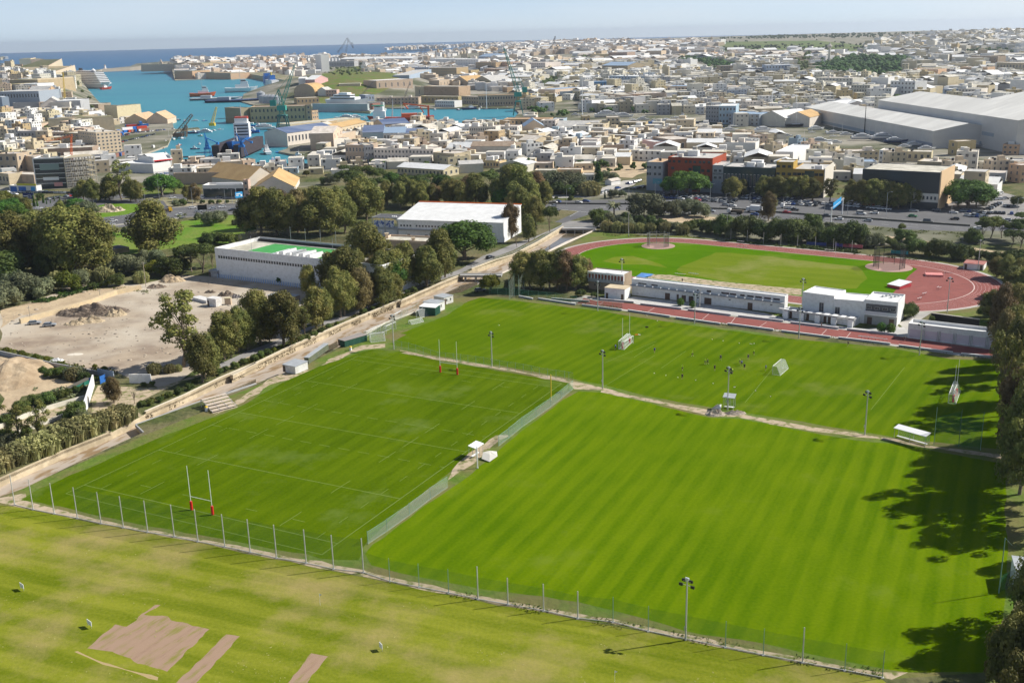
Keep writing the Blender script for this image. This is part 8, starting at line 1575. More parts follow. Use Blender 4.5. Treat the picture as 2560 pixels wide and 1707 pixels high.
fleet('in the creek by the floating dock',"yacht:A2,1010,730,140,white,a160 tug:A2,1215,800,70,navy,a10 fish:A2,1270,800,40,blue,a90 yacht:A2,1070,800,170,white,a10 yacht:A2,960,805,190,white,a180 fish:A2,1160,815,50,red,a0 tug:A2,860,830,90,white,a0 yacht:A2,1600,710,180,white,a5 yacht:A2,1790,720,70,white,a100")
fleet('moored along the far creek quay',"yacht:A2,2000,720,70,navy,a120 fish:A2,2100,715,140,navy,a200 yacht:A2,2195,715,70,white,a265 sail:A2,2265,708,80,navy,a10 sail:A3,62,712,70,navy,a5 yacht:A3,162,710,50,white,a265 fish:A3,240,700,60,white,a200 yacht:A3,300,710,50,white,a180 tug:A3,10,705,60,white,a250 sail:A3,215,700,40,grey,a5")
fleet('hauled out in the boatyard',"yacht:A3,460,780,130,white,l,a10 yacht:A3,1180,790,250,white,l,a5 yacht:A3,1330,790,160,white,l,a0 sail:A3,940,770,70,white,l,a90 sail:A3,905,770,50,grey,l,a80 yacht:A3,880,775,90,white,l,a0 fish:A3,1610,850,130,blue,l,a20 tug:A3,1600,860,100,blue,l,a0 yacht:A3,1720,850,180,white,l,a5 yacht:A3,1840,880,190,white,l,a-5 sail:A3,1790,800,80,white,l,a10 yacht:A3,1500,820,120,white,l,a0 tug:A3,1850,800,110,white,l,a10 sail:A3,1515,790,60,grey,l,a0 yacht:A3,1960,850,120,navy,l,a0 yacht:A3,2000,900,150,white,l,a0 sail:A3,2325,880,90,white,l,a0 fish:A3,2200,890,90,navy,l,a10 sail:A3,1395,810,60,white,l,a0 yacht:A3,1420,840,110,white,l,a5 yacht:A3,1550,890,90,white,l,a0 yacht:A3,1280,850,110,white,l,a0")
fleet('in the yard before the long hangar',"yacht:A4,340,850,190,white,l,a10 yacht:A4,80,840,130,white,l,a5 yacht:A4,200,870,110,white,l,a0 yacht:A4,430,890,130,white,l,a10 yacht:A4,280,900,140,white,l,a10 yacht:A4,60,890,110,white,l,a0 sail:A4,590,800,160,black,l,a8 yacht:A4,745,830,130,white,l,a15 yacht:A4,820,850,60,white,l,a90 yacht:A4,880,860,110,white,l,a0 yacht:A4,980,870,100,white,l,a0 yacht:A4,780,930,170,white,l,a-5 yacht:A4,1110,900,170,white,l,a-8 yacht:A4,1270,900,190,white,l,a-5 yacht:A4,1360,930,170,navy,l,a-10 yacht:A4,1050,890,80,navy,l,a0 sail:A4,712,850,50,white,l,a0 sail:A4,875,880,50,white,l,a0 sail:A4,945,850,50,white,l,a0 sail:A4,1150,900,60,white,l,a0 sail:A4,1200,880,60,white,l,a0 sail:A4,1435,930,50,white,l,a0 sail:A4,1490,910,50,white,l,a0 sail:A4,2025,950,70,white,l,a0 sail:A4,2075,960,70,white,l,a0 yacht:A4,1500,950,120,white,l,a0 yacht:A4,1430,965,100,white,l,a0 yacht:A4,1720,930,100,white,l,a5 yacht:A4,1960,960,120,grey,l,a0 yacht:A4,1600,985,130,white,l,a0 sail:A4,395,670,60,white,l,a0 sail:A4,100,800,50,white,l,a0 sail:A4,335,670,40,white,l,a0 sail:A4,650,900,40,white,l,a0 yacht:A4,520,880,90,white,l,a0 yacht:A4,900,930,90,white,l,a0")
for r,x,y,yt,lb in(('A4',1115,850,640,'very tall black mast in front of the long hangar'),('A4',400,670,495,'tall pale mast above the low white roofed hall'),('A4',585,690,540,'thin pale mast near the cream hangar'),('A3',940,770,440,'very tall white mast by the slipway across the creek'),('A2',2265,705,480,'tall white yacht mast on the far creek quay')):
 P=gt(r,x,y);h=hz(P,r,yt);o=thing('tall_mast',lb,'mast',P);MB().tube((0,0,0),(0,0,h),.45,.25,6).build('spar',M_BLACK if 'black' in lb else M_WHITE,o);MB().bar((-3,0,h*.6),(3,0,h*.6),.3).build('spreader',M_METAL,o)
for r,a,b,lb in(('A1',(2095,708),(2195,708),'big pale cylindrical storage tank on the quay'),):
 A=gt(r,*a);B=gt(r,*b);R=(B-A).length/2;C_=(A+B)/2;h=hz(A,r,632);o=thing('storage_tank',lb,'tank',C_);MB().cyl(0,0,-1,R,h+1,28).build('shell',WM['offwhite'],o);MB().lathe(0,0,[(R*1.02,h),(R*.6,h+R*.12),(.1,h+R*.16)],28).build('lid',RM['white'],o)
for k,x in enumerate((815,845,875,907)):
 P=gt('A2',x,290);h=hz(P,'A2',245);o=thing('silo','x','silo',P,0,'white silos on the hilltop');R=13/3.672*hypot(P.x,P.y)/FPX;MB().cyl(0,0,0,R,h,14).build('shell',M_WHITE,o);MB().lathe(0,0,[(R*1.03,h),(R*.2,h+R*.5)],14).build('cone_top',M_METAL,o);PEND.append((o,'white hilltop silo','beside the tall grain tower',x))
for k,(x,y)in enumerate(((215,650),(245,655),(275,655),(305,655),(335,660),(195,620))):
 P=gt('A2',x,y);h=max(10,hz(P,'A2',y-60));o=thing('silo','x','silo',P,0,'grey silos on the pier');MB().cyl(0,0,0,6.5,h,14).build('shell',SHM['grey'],o);MB().lathe(0,0,[(6.7,h),(1,h+3)],14).build('cone_top',M_METAL,o);PEND.append((o,'grey silo','on the pier left of the teal dock crane',x))
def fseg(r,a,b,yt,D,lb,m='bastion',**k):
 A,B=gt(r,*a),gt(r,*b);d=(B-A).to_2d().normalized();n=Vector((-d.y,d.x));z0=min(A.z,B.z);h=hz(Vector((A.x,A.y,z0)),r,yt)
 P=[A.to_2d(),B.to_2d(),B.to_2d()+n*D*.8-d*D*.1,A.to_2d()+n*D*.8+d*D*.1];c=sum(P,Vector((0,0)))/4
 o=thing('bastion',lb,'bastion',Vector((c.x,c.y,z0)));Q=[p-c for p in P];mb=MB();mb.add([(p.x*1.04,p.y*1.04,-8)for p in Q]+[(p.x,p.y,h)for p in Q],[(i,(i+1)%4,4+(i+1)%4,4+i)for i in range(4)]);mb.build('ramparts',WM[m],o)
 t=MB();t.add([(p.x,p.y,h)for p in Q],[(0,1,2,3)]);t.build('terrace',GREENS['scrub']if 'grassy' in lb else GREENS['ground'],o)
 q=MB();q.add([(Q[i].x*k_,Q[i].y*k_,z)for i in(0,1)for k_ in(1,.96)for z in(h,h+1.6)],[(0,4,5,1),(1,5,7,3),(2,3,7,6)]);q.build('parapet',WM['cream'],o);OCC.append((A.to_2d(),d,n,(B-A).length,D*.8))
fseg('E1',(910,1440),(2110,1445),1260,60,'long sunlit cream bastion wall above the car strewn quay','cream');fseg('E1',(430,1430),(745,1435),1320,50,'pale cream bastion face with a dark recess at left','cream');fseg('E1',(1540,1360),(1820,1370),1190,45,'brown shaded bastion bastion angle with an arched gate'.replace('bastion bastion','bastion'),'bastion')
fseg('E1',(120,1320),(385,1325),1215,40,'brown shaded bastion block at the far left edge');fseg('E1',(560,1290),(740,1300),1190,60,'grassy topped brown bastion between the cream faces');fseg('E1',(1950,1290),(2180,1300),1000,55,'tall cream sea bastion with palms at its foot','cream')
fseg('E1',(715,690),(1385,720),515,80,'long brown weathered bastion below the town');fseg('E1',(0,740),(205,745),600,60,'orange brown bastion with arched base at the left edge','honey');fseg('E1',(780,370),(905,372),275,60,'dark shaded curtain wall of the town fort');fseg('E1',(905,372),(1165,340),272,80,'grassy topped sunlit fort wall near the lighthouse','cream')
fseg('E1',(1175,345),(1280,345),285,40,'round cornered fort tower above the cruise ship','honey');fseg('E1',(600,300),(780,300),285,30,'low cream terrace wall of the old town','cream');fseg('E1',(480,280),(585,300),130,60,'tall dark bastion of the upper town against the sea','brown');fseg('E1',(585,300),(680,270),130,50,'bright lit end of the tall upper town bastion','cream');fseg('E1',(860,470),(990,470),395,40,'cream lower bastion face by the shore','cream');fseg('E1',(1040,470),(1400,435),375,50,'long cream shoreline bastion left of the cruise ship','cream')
fseg('A1',(1610,360),(1770,360),290,90,'square brown sea fort bastion across the bay','honey');fseg('A1',(1775,355),(1970,358),300,70,'brown curtain wall of the sea fort across the bay');fseg('A1',(1970,358),(2120,360),308,80,'right bastion of the sea fort across the bay','honey');fseg('A1',(1595,262),(1860,268),218,200,'distant brown fort wall on the headland');fseg('A1',(1300,268),(1600,262),232,160,'distant pale fort at the root of the breakwater','sand')
A=gt('A2',0,402);fseg('A2',(0,402),(640,400),375,90,'long brown fortified shore wall below the terraced town')
wb_=[W_('A1',950,283),W_('A1',1010,284),W_('A1',1300,268),W_('A1',1300,262),W_('A1',1010,276),W_('A1',950,272)]
P0=wb_[0];o=thing('breakwater','long low stone breakwater closing the harbour mouth','breakwater',P0);mb=MB();mb.prism([(p.x-P0 .x,p.y-P0 .y)for p in wb_],-1,5);mb.build('mole',WM['bastion'],o);
for r,x,y,yt,lb in(('E1',1935,335,285,'small white lighthouse on the breakwater tip'),('E1',1310,315,240,'white lighthouse at the fort point beyond the bastions')):
 P=gt(r,x,y)if x<1900 else W_(r,x,y)+Vector((0,0,5));h=max(14,hz(P,r,yt));o=thing('lighthouse',lb,'lighthouse',P);MB().tube((0,0,0),(0,0,h*.8),4.5,2.6,12).build('tower',M_WHITE,o);MB().lathe(0,0,[(3.6,h*.8),(3.6,h*.9),(.4,h)],12).build('lantern',WM['cream'],o)
def church(r,x,y,yt,lb,s=1.0,m='honey'):
 P=gt(r,x,y);H_=max(20,hz(P,r,yt));o=thing('church',lb,'church',P);w=H_*.42*s
 MB().box(-w,-w*.6,-6,w,w*.6,H_*.42).build('nave',WM[m],o);MB().cyl(0,0,H_*.42,w*.42,H_*.18,14).build('drum',WM[m],o);MB().lathe(0,0,[(w*.44,H_*.6),(w*.40,H_*.74),(w*.24,H_*.86),(w*.06,H_*.9),(w*.05,H_)],14).build('dome',WM[m],o)
 for sx in(-1,1):t=MB();t.cbox(sx*w*.85,-w*.55,0,w*.26,w*.26,H_*.62);t.tube((sx*w*.85,-w*.55,H_*.62),(sx*w*.85,-w*.55,H_*.75),w*.12,.1,6);t.build('bell_tower',WM[m],o)
church('A4',1432,118,62,'domed church with bell towers on the hazy right skyline',.9,'brown');church('A2',2060,240,145,'pale domed church on the skyline beyond the harbour',.8,'cream');church('A2',1820,225,150,'pinkish domed church on the skyline right of the cranes',.8,'honey');church('A2',1755,215,150,'small twin towered church on the skyline',.7,'cream');church('A3',2125,85,40,'church tower standing out on the wooded far ridge',.5,'honey')
church('A1',1480,230,195,'distant dome behind the headland fort',.7,'cream');church('A4',2000,400,330,'twin white domed church hall below the stone palace',.8,'offwhite')
P=gt('A4',840,320);h=hz(P,'A4',150);o=thing('monument_column','tall pale column tower with a flared top above the park','tower',P);MB().tube((0,0,0),(0,0,h*.8),3.2,2.2,10).build('shaft',WM['offwhite'],o);MB().lathe(0,0,[(2.2,h*.78),(5,h*.84),(5,h*.9),(2.5,h*.92),(2,h)],10).build('capital',WM['offwhite'],o)
# the town: single houses near, one mass far off
HC=['cream','cream','sand','offwhite','white','honey','greyblue','white','offwhite','offwhite','cream','cream','white','sand']
hazed_pane=mat('hazed_far_window',(.10,.10,.10),rough=.5)  # far panes lifted to grey, distance haze painted into their colour
def housemesh(L,D,h,wall,roofc,fl,seed,hut=True,simple=False):
 r=random.Random(seed);mb=MB();mb.mi=0
 mb.add([(-L/2,-D/2,-4),(L/2,-D/2,-4),(L/2,D/2,-4),(-L/2,D/2,-4),(-L/2,-D/2,h),(L/2,-D/2,h),(L/2,D/2,h),(-L/2,D/2,h)],[(0,1,5,4),(1,2,6,5),(2,3,7,6),(3,0,4,7)])
 t=.3;i_=len(mb.v);mb.add([(-L/2+t,-D/2+t,h),(L/2-t,-D/2+t,h),(L/2-t,D/2-t,h),(-L/2+t,D/2-t,h),(-L/2+t,-D/2+t,h-.6),(L/2-t,-D/2+t,h-.6),(L/2-t,D/2-t,h-.6),(-L/2+t,D/2-t,h-.6)],[(4,0,1,5),(5,1,2,6),(6,2,3,7),(7,3,0,4)]);b=i_-4
 mb.f+=[(b,b+1,i_+1,i_),(b+1,b+2,i_+2,i_+1),(b+2,b+3,i_+3,i_+2),(b+3,b,i_,i_+3)];mb.m+=[0]*4
 mb.mi=2;mb.quad((-L/2+t,-D/2+t,h-.6),(L/2-t,-D/2+t,h-.6),(L/2-t,D/2-t,h-.6),(-L/2+t,D/2-t,h-.6))
 if hut:
  mb.mi=0;x,y=r.uniform(-.25,.2)*L,r.uniform(-.2,.2)*D;mb.box(x-L*.16,y-D*.14,h-.6,x+L*.16,y+D*.16,h+r.uniform(1.6,2.8));mb.mi=3;mb.cyl(-x*.9+L*.1,-y+.2*D*.3,h-.6,.8,1.6,7)
 mb.mi=1
 for f in range(fl):
  z=h/fl*f+h/fl*.32
  for(n,ln,ax)in((max(2,int(L/3.4)),L,0),(max(2,int(D/3.8)),D,1)):
   for k in range(n):
    if r.random()<.18:continue
    c=-ln/2+ln*(k+.5)/n;w=.55 if r.random()<.7 else.9;hh=h/fl*.42 if r.random()<.75 else h/fl*.58
    if ax==0:mb.quad((c-w,-D/2-.03,z),(c+w,-D/2-.03,z),(c+w,-D/2-.03,z+hh),(c-w,-D/2-.03,z+hh))
    else:
     mb.quad((L/2+.03,c-w,z),(L/2+.03,c+w,z),(L/2+.03,c+w,z+hh),(L/2+.03,c-w,z+hh));mb.quad((-L/2-.03,c+w,z),(-L/2-.03,c-w,z),(-L/2-.03,c-w,z+hh),(-L/2-.03,c+w,z+hh))
 return mb
def free(p,rad):
 if any(inside(Y,p.x,p.y)for Y in YARDS):return False
 for(A,ux,uy,L,D)in OCC:
  d=p-A;a,b=d.dot(ux),d.dot(uy)
  if-rad<a<L+rad and-rad<b<D+rad:return False
 return True
ZW_POLY=[WATER,DOCK,OPEN]
def wet(x,y,m=8):
 for P in ZW_POLY:
  for dx,dy in((0,0),(m,0),(-m,0),(0,m),(0,-m)):
   if inside(P,x+dx,y+dy):return True
 return False
def zpoly(s):return[Vector(p[:2])for p in pts(s,gt)]
TOWN=[('on the slope at the left edge',"O 0,395 75,400 215,330 215,300 60,262 0,262",17,(10,17),(2,4),40),('under the left bastions',"O 0,262 60,262 260,300 270,285 150,225 60,190 0,180",24,(11,20),(2,4),30),('in the upper town at the left',"O 0,180 60,190 150,225 180,200 120,160 0,142",30,(14,24),(3,5),30),('between the inner dock and the wood',"O 420,392 560,385 720,395 780,380 900,378 880,400 640,405 420,410",18,(9,16),(1,2),26),('in the dockyard quarter',"O 790,375 840,330 960,290 1240,300 1290,345 1240,380 1000,385",20,(10,18),(1,3),34),('between the dockyard and the yacht yard',"O 1260,300 1500,310 1640,330 1500,375 1300,345",22,(12,20),(1,3),26),('behind the showroom blocks',"O 1560,350 1700,325 1960,372 1960,415 1880,385 1700,352",15,(8,13),(2,3),36),('behind the black glass showroom',"O 1960,375 2120,390 2352,400 2352,450 2200,430 2180,395 2000,380",15,(8,13),(2,3),36),('around the big blue grey office slab',"O 1180,240 1500,215 1800,225 1860,255 1700,265 1500,262 1230,260",28,(13,24),(2,4),34)]
YARDS=[zpoly(q)for q in('A4 0,800 560,790 660,760 1640,965 1560,1000 900,950 300,920 0,910','A4 1640,960 2350,1060 2350,1000 1700,930','A3 860,760 1500,770 2050,810 2350,860 2350,960 1900,900 1500,890 860,830','A1 880,840 1650,770 1700,900 1500,1040 1100,1150 880,1150','A1 900,790 1560,720 1600,800 1000,860','E2 560,470 1100,430 1150,1000 500,1000','A4 1980,1230 2350,1230 2350,1450 2050,1400','B5 1250,430 1600,60 1720,60 1560,330 1400,470','A4 1230,690 2350,900 2350,740 1230,600','E1 0,1020 800,1000 780,1150 0,1170','A3 650,640 960,610 960,760 650,760')]
PARKS=['A4 740,340 860,300 1000,280 1400,270 1500,330 1460,370 1390,430 1300,440 1130,440 900,415 740,400','A4 560,410 730,400 700,200 620,220','O 1620,112 1800,108 1940,110 1900,124 1700,122','O 1800,91 2120,88 2120,78 1800,84 1600,92','A4 0,140 750,130 1130,170 1150,250 760,240 600,210 300,230 0,230','A3 2180,460 2350,400 2350,300 1850,230 1820,300 2200,380','A4 760,555 1090,590 1500,600 1500,640 1000,620 760,600','A3 560,560 700,520 900,470 640,430 560,470','A2 700,240 1150,330 1140,480 700,450']
NOW=list(YARDS);YARDS+=[zpoly(q)for q in PARKS]
rt=random.Random(21);grid={}
def far_enough(p,d):
 k=(int(p.x//30),int(p.y//30))
 for i in(-1,0,1):
  for j in(-1,0,1):
   for q in grid.get((k[0]+i,k[1]+j),()):
    if(q-p).length<d:return False
 grid.setdefault(k,[]).append(p.copy());return True
HV={}
for place,s_,sp,sz,fl,cap in TOWN:
 P=zpoly(s_);x0,x1,y0,y1=min(p.x for p in P),max(p.x for p in P),min(p.y for p in P),max(p.y for p in P);ang0=rt.uniform(-.5,.5);n=0
 for _ in range(cap*40):
  if n>=cap:break
  x,y=rt.uniform(x0,x1),rt.uniform(y0,y1);p=Vector((x,y))
  if not inside(P,x,y)or wet(x,y)or not free(p,sz[0]*.7)or not far_enough(p,sp):continue
  L,D=round(rt.uniform(*sz)),round(rt.uniform(*sz)*.9);f=rt.randint(*fl);wc=rt.choice(HC);key=(L,D,f,wc)
  if key not in HV:HV[key]=housemesh(L,D,f*3.3+.8,wc,'pale',f,len(HV),rt.random()<.7).mesh('house',[WM[wc],hazed_pane,RM['pale'],M_BLACK])
  o=link('house',HV[key],None,(x,y,terr(x,y)),ang0+rt.choice((0,pi/2))+rt.uniform(-.08,.08));tag(o,'x','house','houses '+place);n+=1
  PEND.append((o,f'{dict(greyblue="pale blue",offwhite="off white").get(wc,wc)} {["","single","two","three","four","five"][f]} storey '+('wide ' if L>sz[1]*.8 else '')+'house',place,proj((x,y,0))[0]))
FCOL=['white','cream','offwhite','sand','grey','honey']
def mass(name,S_,n,sz,hh,seed,blocky=.45,win=True,spx=None):
 r=random.Random(seed);P=zpoly(S_);x0,x1,y0,y1=min(p.x for p in P),max(p.x for p in P),min(p.y for p in P),max(p.y for p in P)
 mb=MB();k=0;tries=0
 while k<n and tries<n*14:
  tries+=1;y=sqrt(r.uniform(y0*y0,y1*y1))if False else r.uniform(y0,y1);x=r.uniform(x0,x1)
  if noise.noise(Vector((x*.004,y*.0032,seed)))<-.16:continue
  p=Vector((x,y))
  if not inside(P,x,y)or wet(x,y,20)or not free(p,8)or not far_enough(p,spx or sz[0]*1.05):continue
  if-420<x<-160 and 1750<y<2330:continue
  L,D,h=r.uniform(*sz),r.uniform(*sz),r.uniform(*hh);big=r.random()<.09 and far_enough(p+Vector((9,0)),6)
  if big:L*=2.1;D*=1.2
  elif r.random()<.12:h*=1.6
  a=noise.noise(Vector((x*.0016,y*.0016,1)))*2.6+r.choice((0,pi/2));z=terr(x,y);c,s=cos(a),sin(a)
  q=r.random();gable=big or r.random()<.06;mi=0 if q<.36 else(1 if q<.60 else(2 if q<.86 else(3 if q<.94 else(4 if q<.97 else 5))))
  def tr(a_,b_,z_):return(x+c*a_-s*b_,y+s*a_+c*b_,z+z_)
  mb.mi=mi;V=[tr(-L/2,-D/2,-5),tr(L/2,-D/2,-5),tr(L/2,D/2,-5),tr(-L/2,D/2,-5),tr(-L/2,-D/2,h),tr(L/2,-D/2,h),tr(L/2,D/2,h),tr(-L/2,D/2,h)]
  mb.add(V,[(0,1,5,4),(1,2,6,5),(2,3,7,6),(3,0,4,7)])
  if gable:mb.mi=8 if r.random()<.6 else 9;mb.add([tr(-L/2-.3,-D/2-.3,h-.1),tr(L/2+.3,-D/2-.3,h-.1),tr(L/2+.3,0,h+D*.16),tr(-L/2-.3,0,h+D*.16),tr(L/2+.3,D/2+.3,h-.1),tr(-L/2-.3,D/2+.3,h-.1)],[(0,1,2,3),(3,2,4,5)]);k+=1;continue
  mb.mi=2 if r.random()<.6 else 6;mb.add([tr(-L/2+.3,-D/2+.3,h-.01),tr(L/2-.3,-D/2+.3,h-.01),tr(L/2-.3,D/2-.3,h-.01),tr(-L/2+.3,D/2-.3,h-.01)],[(0,1,2,3)])
  if r.random()<blocky:mb.mi=mi;u,v=r.uniform(-.3,.3)*L,r.uniform(-.3,.3)*D;w=L*.18;mb.add([tr(u-w,v-w,h-.1),tr(u+w,v-w,h-.1),tr(u+w,v+w,h-.1),tr(u-w,v+w,h-.1),tr(u-w,v-w,h+2.6),tr(u+w,v-w,h+2.6),tr(u+w,v+w,h+2.6),tr(u-w,v+w,h+2.6)],[(4,5,6,7),(0,1,5,4),(1,2,6,5),(2,3,7,6),(3,0,4,7)])
  if win:
   mb.mi=7;nf=max(1,int(h/3.3))
   for f in range(nf):
    zz=h/nf*f+1.1
    for nc,ln,side in((max(2,int(L/4)),L,0),(max(2,int(D/4)),D,1),(max(2,int(D/4)),D,2)):
     for i in range(nc):
      if r.random()<.25:continue
      t=-ln/2+ln*(i+.5)/nc;e=.06
      if side==0:
       for yy in(-D/2-e,):mb.add([tr(t-.7,yy,zz),tr(t+.7,yy,zz),tr(t+.7,yy,zz+1.5),tr(t-.7,yy,zz+1.5)],[(0,1,2,3)])
      else:
       xx=L/2+e if side==1 else-L/2-e;mb.add([tr(xx,t-.7,zz),tr(xx,t+.7,zz),tr(xx,t+.7,zz+1.5),tr(xx,t-.7,zz+1.5)],[(0,1,2,3)])
  k+=1
 tag(mb.build(name,[WM['white'],WM['cream'],WM['offwhite'],WM['sand'],WM['grey'],WM['honey'],RM['grey'],hazed_pane,RM['white'],RM['pale']]),kind='stuff');return k
mass('distant_houses',"O 0,400 400,395 800,385 1300,392 1560,370 2352,470 2352,330 1900,250 1300,245 1180,290 600,300 200,260 0,262",1500,(8,16),(4,10),1,spx=12)
mass('distant_houses',"O 1180,250 1500,262 1860,290 2352,350 2352,180 1900,170 1500,165 1300,180 1200,200 1180,245",1900,(9,18),(6,14),2,spx=14)
mass('distant_houses',"O 1180,210 1500,205 2352,225 2352,75 2100,80 1900,130 1500,150 1180,150",3600,(11,26),(6,14),3,win=False,spx=17)
mass('distant_houses',"O 700,170 1180,215 1180,100 960,105 700,130",1700,(12,28),(6,13),4,win=False,spx=18)
mass('distant_houses',"O 400,175 700,178 700,128 400,140",900,(12,26),(8,15),5,win=False,spx=17)
mass('distant_houses',"O 1180,160 1900,140 1900,97 1180,103",1300,(14,34),(6,12),6,win=False,spx=24)
mass('distant_houses',"O 0,262 200,265 180,195 60,140 0,133",420,(12,24),(8,16),7,spx=16)
def wood(name,S_,n,hh,seed,m,dens=-.05,sc=.006):
 r=random.Random(seed);P=zpoly(S_);x0,x1,y0,y1=min(p.x for p in P),max(p.x for p in P),min(p.y for p in P),max(p.y for p in P);mb=MB();V,F=ico();k=0;t=0
 while k<n and t<n*20:
  t+=1;x,y=r.uniform(x0,x1),r.uniform(y0,y1)
  if not inside(P,x,y)or wet(x,y,15)or noise.noise(Vector((x*sc,y*sc*.8,seed*3.1)))<dens or not free(Vector((x,y)),3):continue
  h=r.uniform(*hh);z=terr(x,y)
  for _ in range(3):
   c=Vector((x+r.uniform(-.4,.4)*h,y+r.uniform(-.4,.4)*h,z+h*r.uniform(.35,.75)));q=h*r.uniform(.25,.42);sd=r.random()*9
   mb.add([c+Vector((v.x*q*1.2,v.y*q*1.2,v.z*q))*(.75+.6*noise.noise(v*2.1+Vector((sd,0,0))))for v in V],F)
  k+=1
 tag(mb.build(name,m),kind='stuff')
YARDS[:]=NOW
for i_,(q,n_,h_)in enumerate(((PARKS[0],330,(11,16)),(PARKS[1],50,(8,12)),(PARKS[2],90,(6,10)),(PARKS[3],260,(8,11)),(PARKS[4],90,(6,9)),(PARKS[5],110,(7,11)),(PARKS[6],90,(7,10)),(PARKS[7],60,(6,10)),(PARKS[8],120,(4,7)))):wood('distant_trees',q,n_,h_,20+i_,LM['dense' if i_ in(0,5,6)else 'pine'],-.35 if i_<4 else-.12)
wood('distant_trees',"O 1180,200 1900,190 1900,130 1180,140",420,(6,11),2,LM['pine'],.12)
wood('distant_trees',"O 0,330 400,300 200,200 60,160 0,170",130,(4,8),6,LM['pine'],.05)
wood('distant_trees',"O 1180,300 1500,262 1860,290 2352,350 2352,240 1900,200 1200,210",260,(5,9),7,LM['dense'],.12)
wood('distant_trees',"O 1900,200 2352,240 2352,110 1950,120",260,(6,10),3,LM['dense'],.10)
wood('distant_trees',"O 640,400 800,370 1200,350 1500,340 1500,400 1200,395 800,405",70,(3,6),10,LM['dense'],.05)
wood('distant_trees',"O 700,170 1180,190 1180,105 700,140",240,(6,11),8,LM['pine'],.12)
rq=random.Random(4);q0=[('A1',920,905,1120,870,9,'scrap quay below the bastion'),('A1',1160,850,1330,835,8,'scrap quay below the orange warehouses'),('A1',1180,800,1330,792,6,'sandy quay behind the car rows'),('A1',1080,1070,1170,1045,5,'quay edge left of the dark trawler'),('E2',1920,160,2020,150,4,'yard left of the storage tank')]
CTM={c:MB().box(-6,-1.3,0,6,1.3,2.7).mesh('container',[SHM[c]])for c in('red','blue','white','rust','green','orange')}
for r,x0,y0,x1,y1,n,pl in q0:
 A,B=gt(r,x0,y0),gt(r,x1,y1);a_=atan2((B-A).y,(B-A).x)
 for i in range(n):
  for lv in range(rq.choice((1,1,2))):
   c=rq.choice(('red','blue','blue','white','rust','orange'));P=A.lerp(B,(i+.5)/n);o=link('shipping_container',CTM[c],None,(P.x,P.y+rq.uniform(-2,2),P.z+lv*2.75),a_+rq.choice((0,0,.3,pi/2)));tag(o,'x','container','containers on the scrap quay')
   PEND.append((o,f'{c} shipping container'+(' atop another' if lv else ''),'on the '+pl,proj(P)[0]))
   # vehicles
CARC=dict(white=(.75,.75,.74),silver=(.42,.45,.48),grey=(.16,.17,.18),black=(.02,.02,.022),red=(.45,.02,.02),blue=(.03,.08,.28),green=(.03,.20,.08),yellow=(.75,.45,.02))
CARM={k:mat('car_'+k,v,rough=.3,spec=.6,metal=.25 if k in('silver','grey')else 0)for k,v in CARC.items()}
M_TYRE=mat('tyre',(.02,.02,.02),rough=.9)
def carbody(L=4.3,W=1.75,van=False):
 mb=MB();P=[(-L/2,.35),(-L/2,.85),(-L/2+.15,.95),(-L*.25,1.0)if not van else(-L/2+.2,1.0),(L*.18,.95),(L/2-.1,.78),(L/2,.6),(L/2,.35)]
 n=len(P)
 for s in(-1,1):mb.v+=[(x,s*W/2,z)for x,z in P]
 mb.f+=[(i,(i+1)%n,n+(i+1)%n,n+i)for i in range(n)]+[tuple(range(n-1,-1,-1)),tuple(range(n,2*n))];mb.m=[0]*len(mb.f)
 x0,x1=(-L*.40,L*.10)if not van else(-L*.46,L*.18);t=1.42 if not van else 1.95
 Q=[(x0-.15,-W/2+.06,.98),(x1+.35,-W/2+.06,.96),(x1-.15,-W/2+.22,t),(x0+.2,-W/2+.22,t)];mb.add([Q[2],Q[3],(Q[3][0],-Q[3][1],t),(Q[2][0],-Q[2][1],t)],[(0,1,2,3)])
 gl=MB();R=[(a,-b,c)for a,b,c in Q];gl.add(Q+R,[(0,1,2,3),(5,4,7,6),(1,5,6,2),(4,0,3,7)]);return mb,gl,(x0,x1,t,W)
CB={}
for nm,kw in(('car',{}),('van',dict(L=4.9,W=1.9,van=True))):
 b,gl_,_=carbody(**kw);CB[nm]=(b,gl_.mesh('windows',[M_PANE]))
WHL=MB().tube((0,-.11,0),(0,.11,0),.31,n=12).mesh('wheel',[M_TYRE]);LMP=MB().box(-.04,-.18,-.08,.04,.18,.08).mesh('headlight',[M_LAMP]);BODY={}
def car(P,rz,col,kind='car',label='x',place='',group=None,parts=True,z=0.0):
 key=(kind,col);
 if key not in BODY:BODY[key]=CB[kind][0].mesh('body',[CARM[col]])
 o=thing('parked_car' if 'park' in place or 'row' in place else kind,label,kind,P,rz,group);link('body',BODY[key],o);link('windows',CB[kind][1],o)
 if parts:
  L,Wd=(4.3,1.75)if kind=='car' else(4.9,1.9)
  for x in(-L*.31,L*.30):
   for y in(-Wd/2+.08,Wd/2-.08):link('wheel',WHL,o,(x,y,.31))
  for y in(-Wd*.33,Wd*.33):link('headlight',LMP,o,(L/2-.02,y,.66))
 if label=='x':PEND.append((o,f'{col} {kind}',place,proj(P)[0]))
 return o
HA=-0.30
def roaddir(r,a,b):A,B=g(r,*a),g(r,*b);return atan2((B-A).y,(B-A).x)
DH=roaddir('B4',(560,480),(2070,575));DL=roaddir('B1',(950,640),(2300,510))
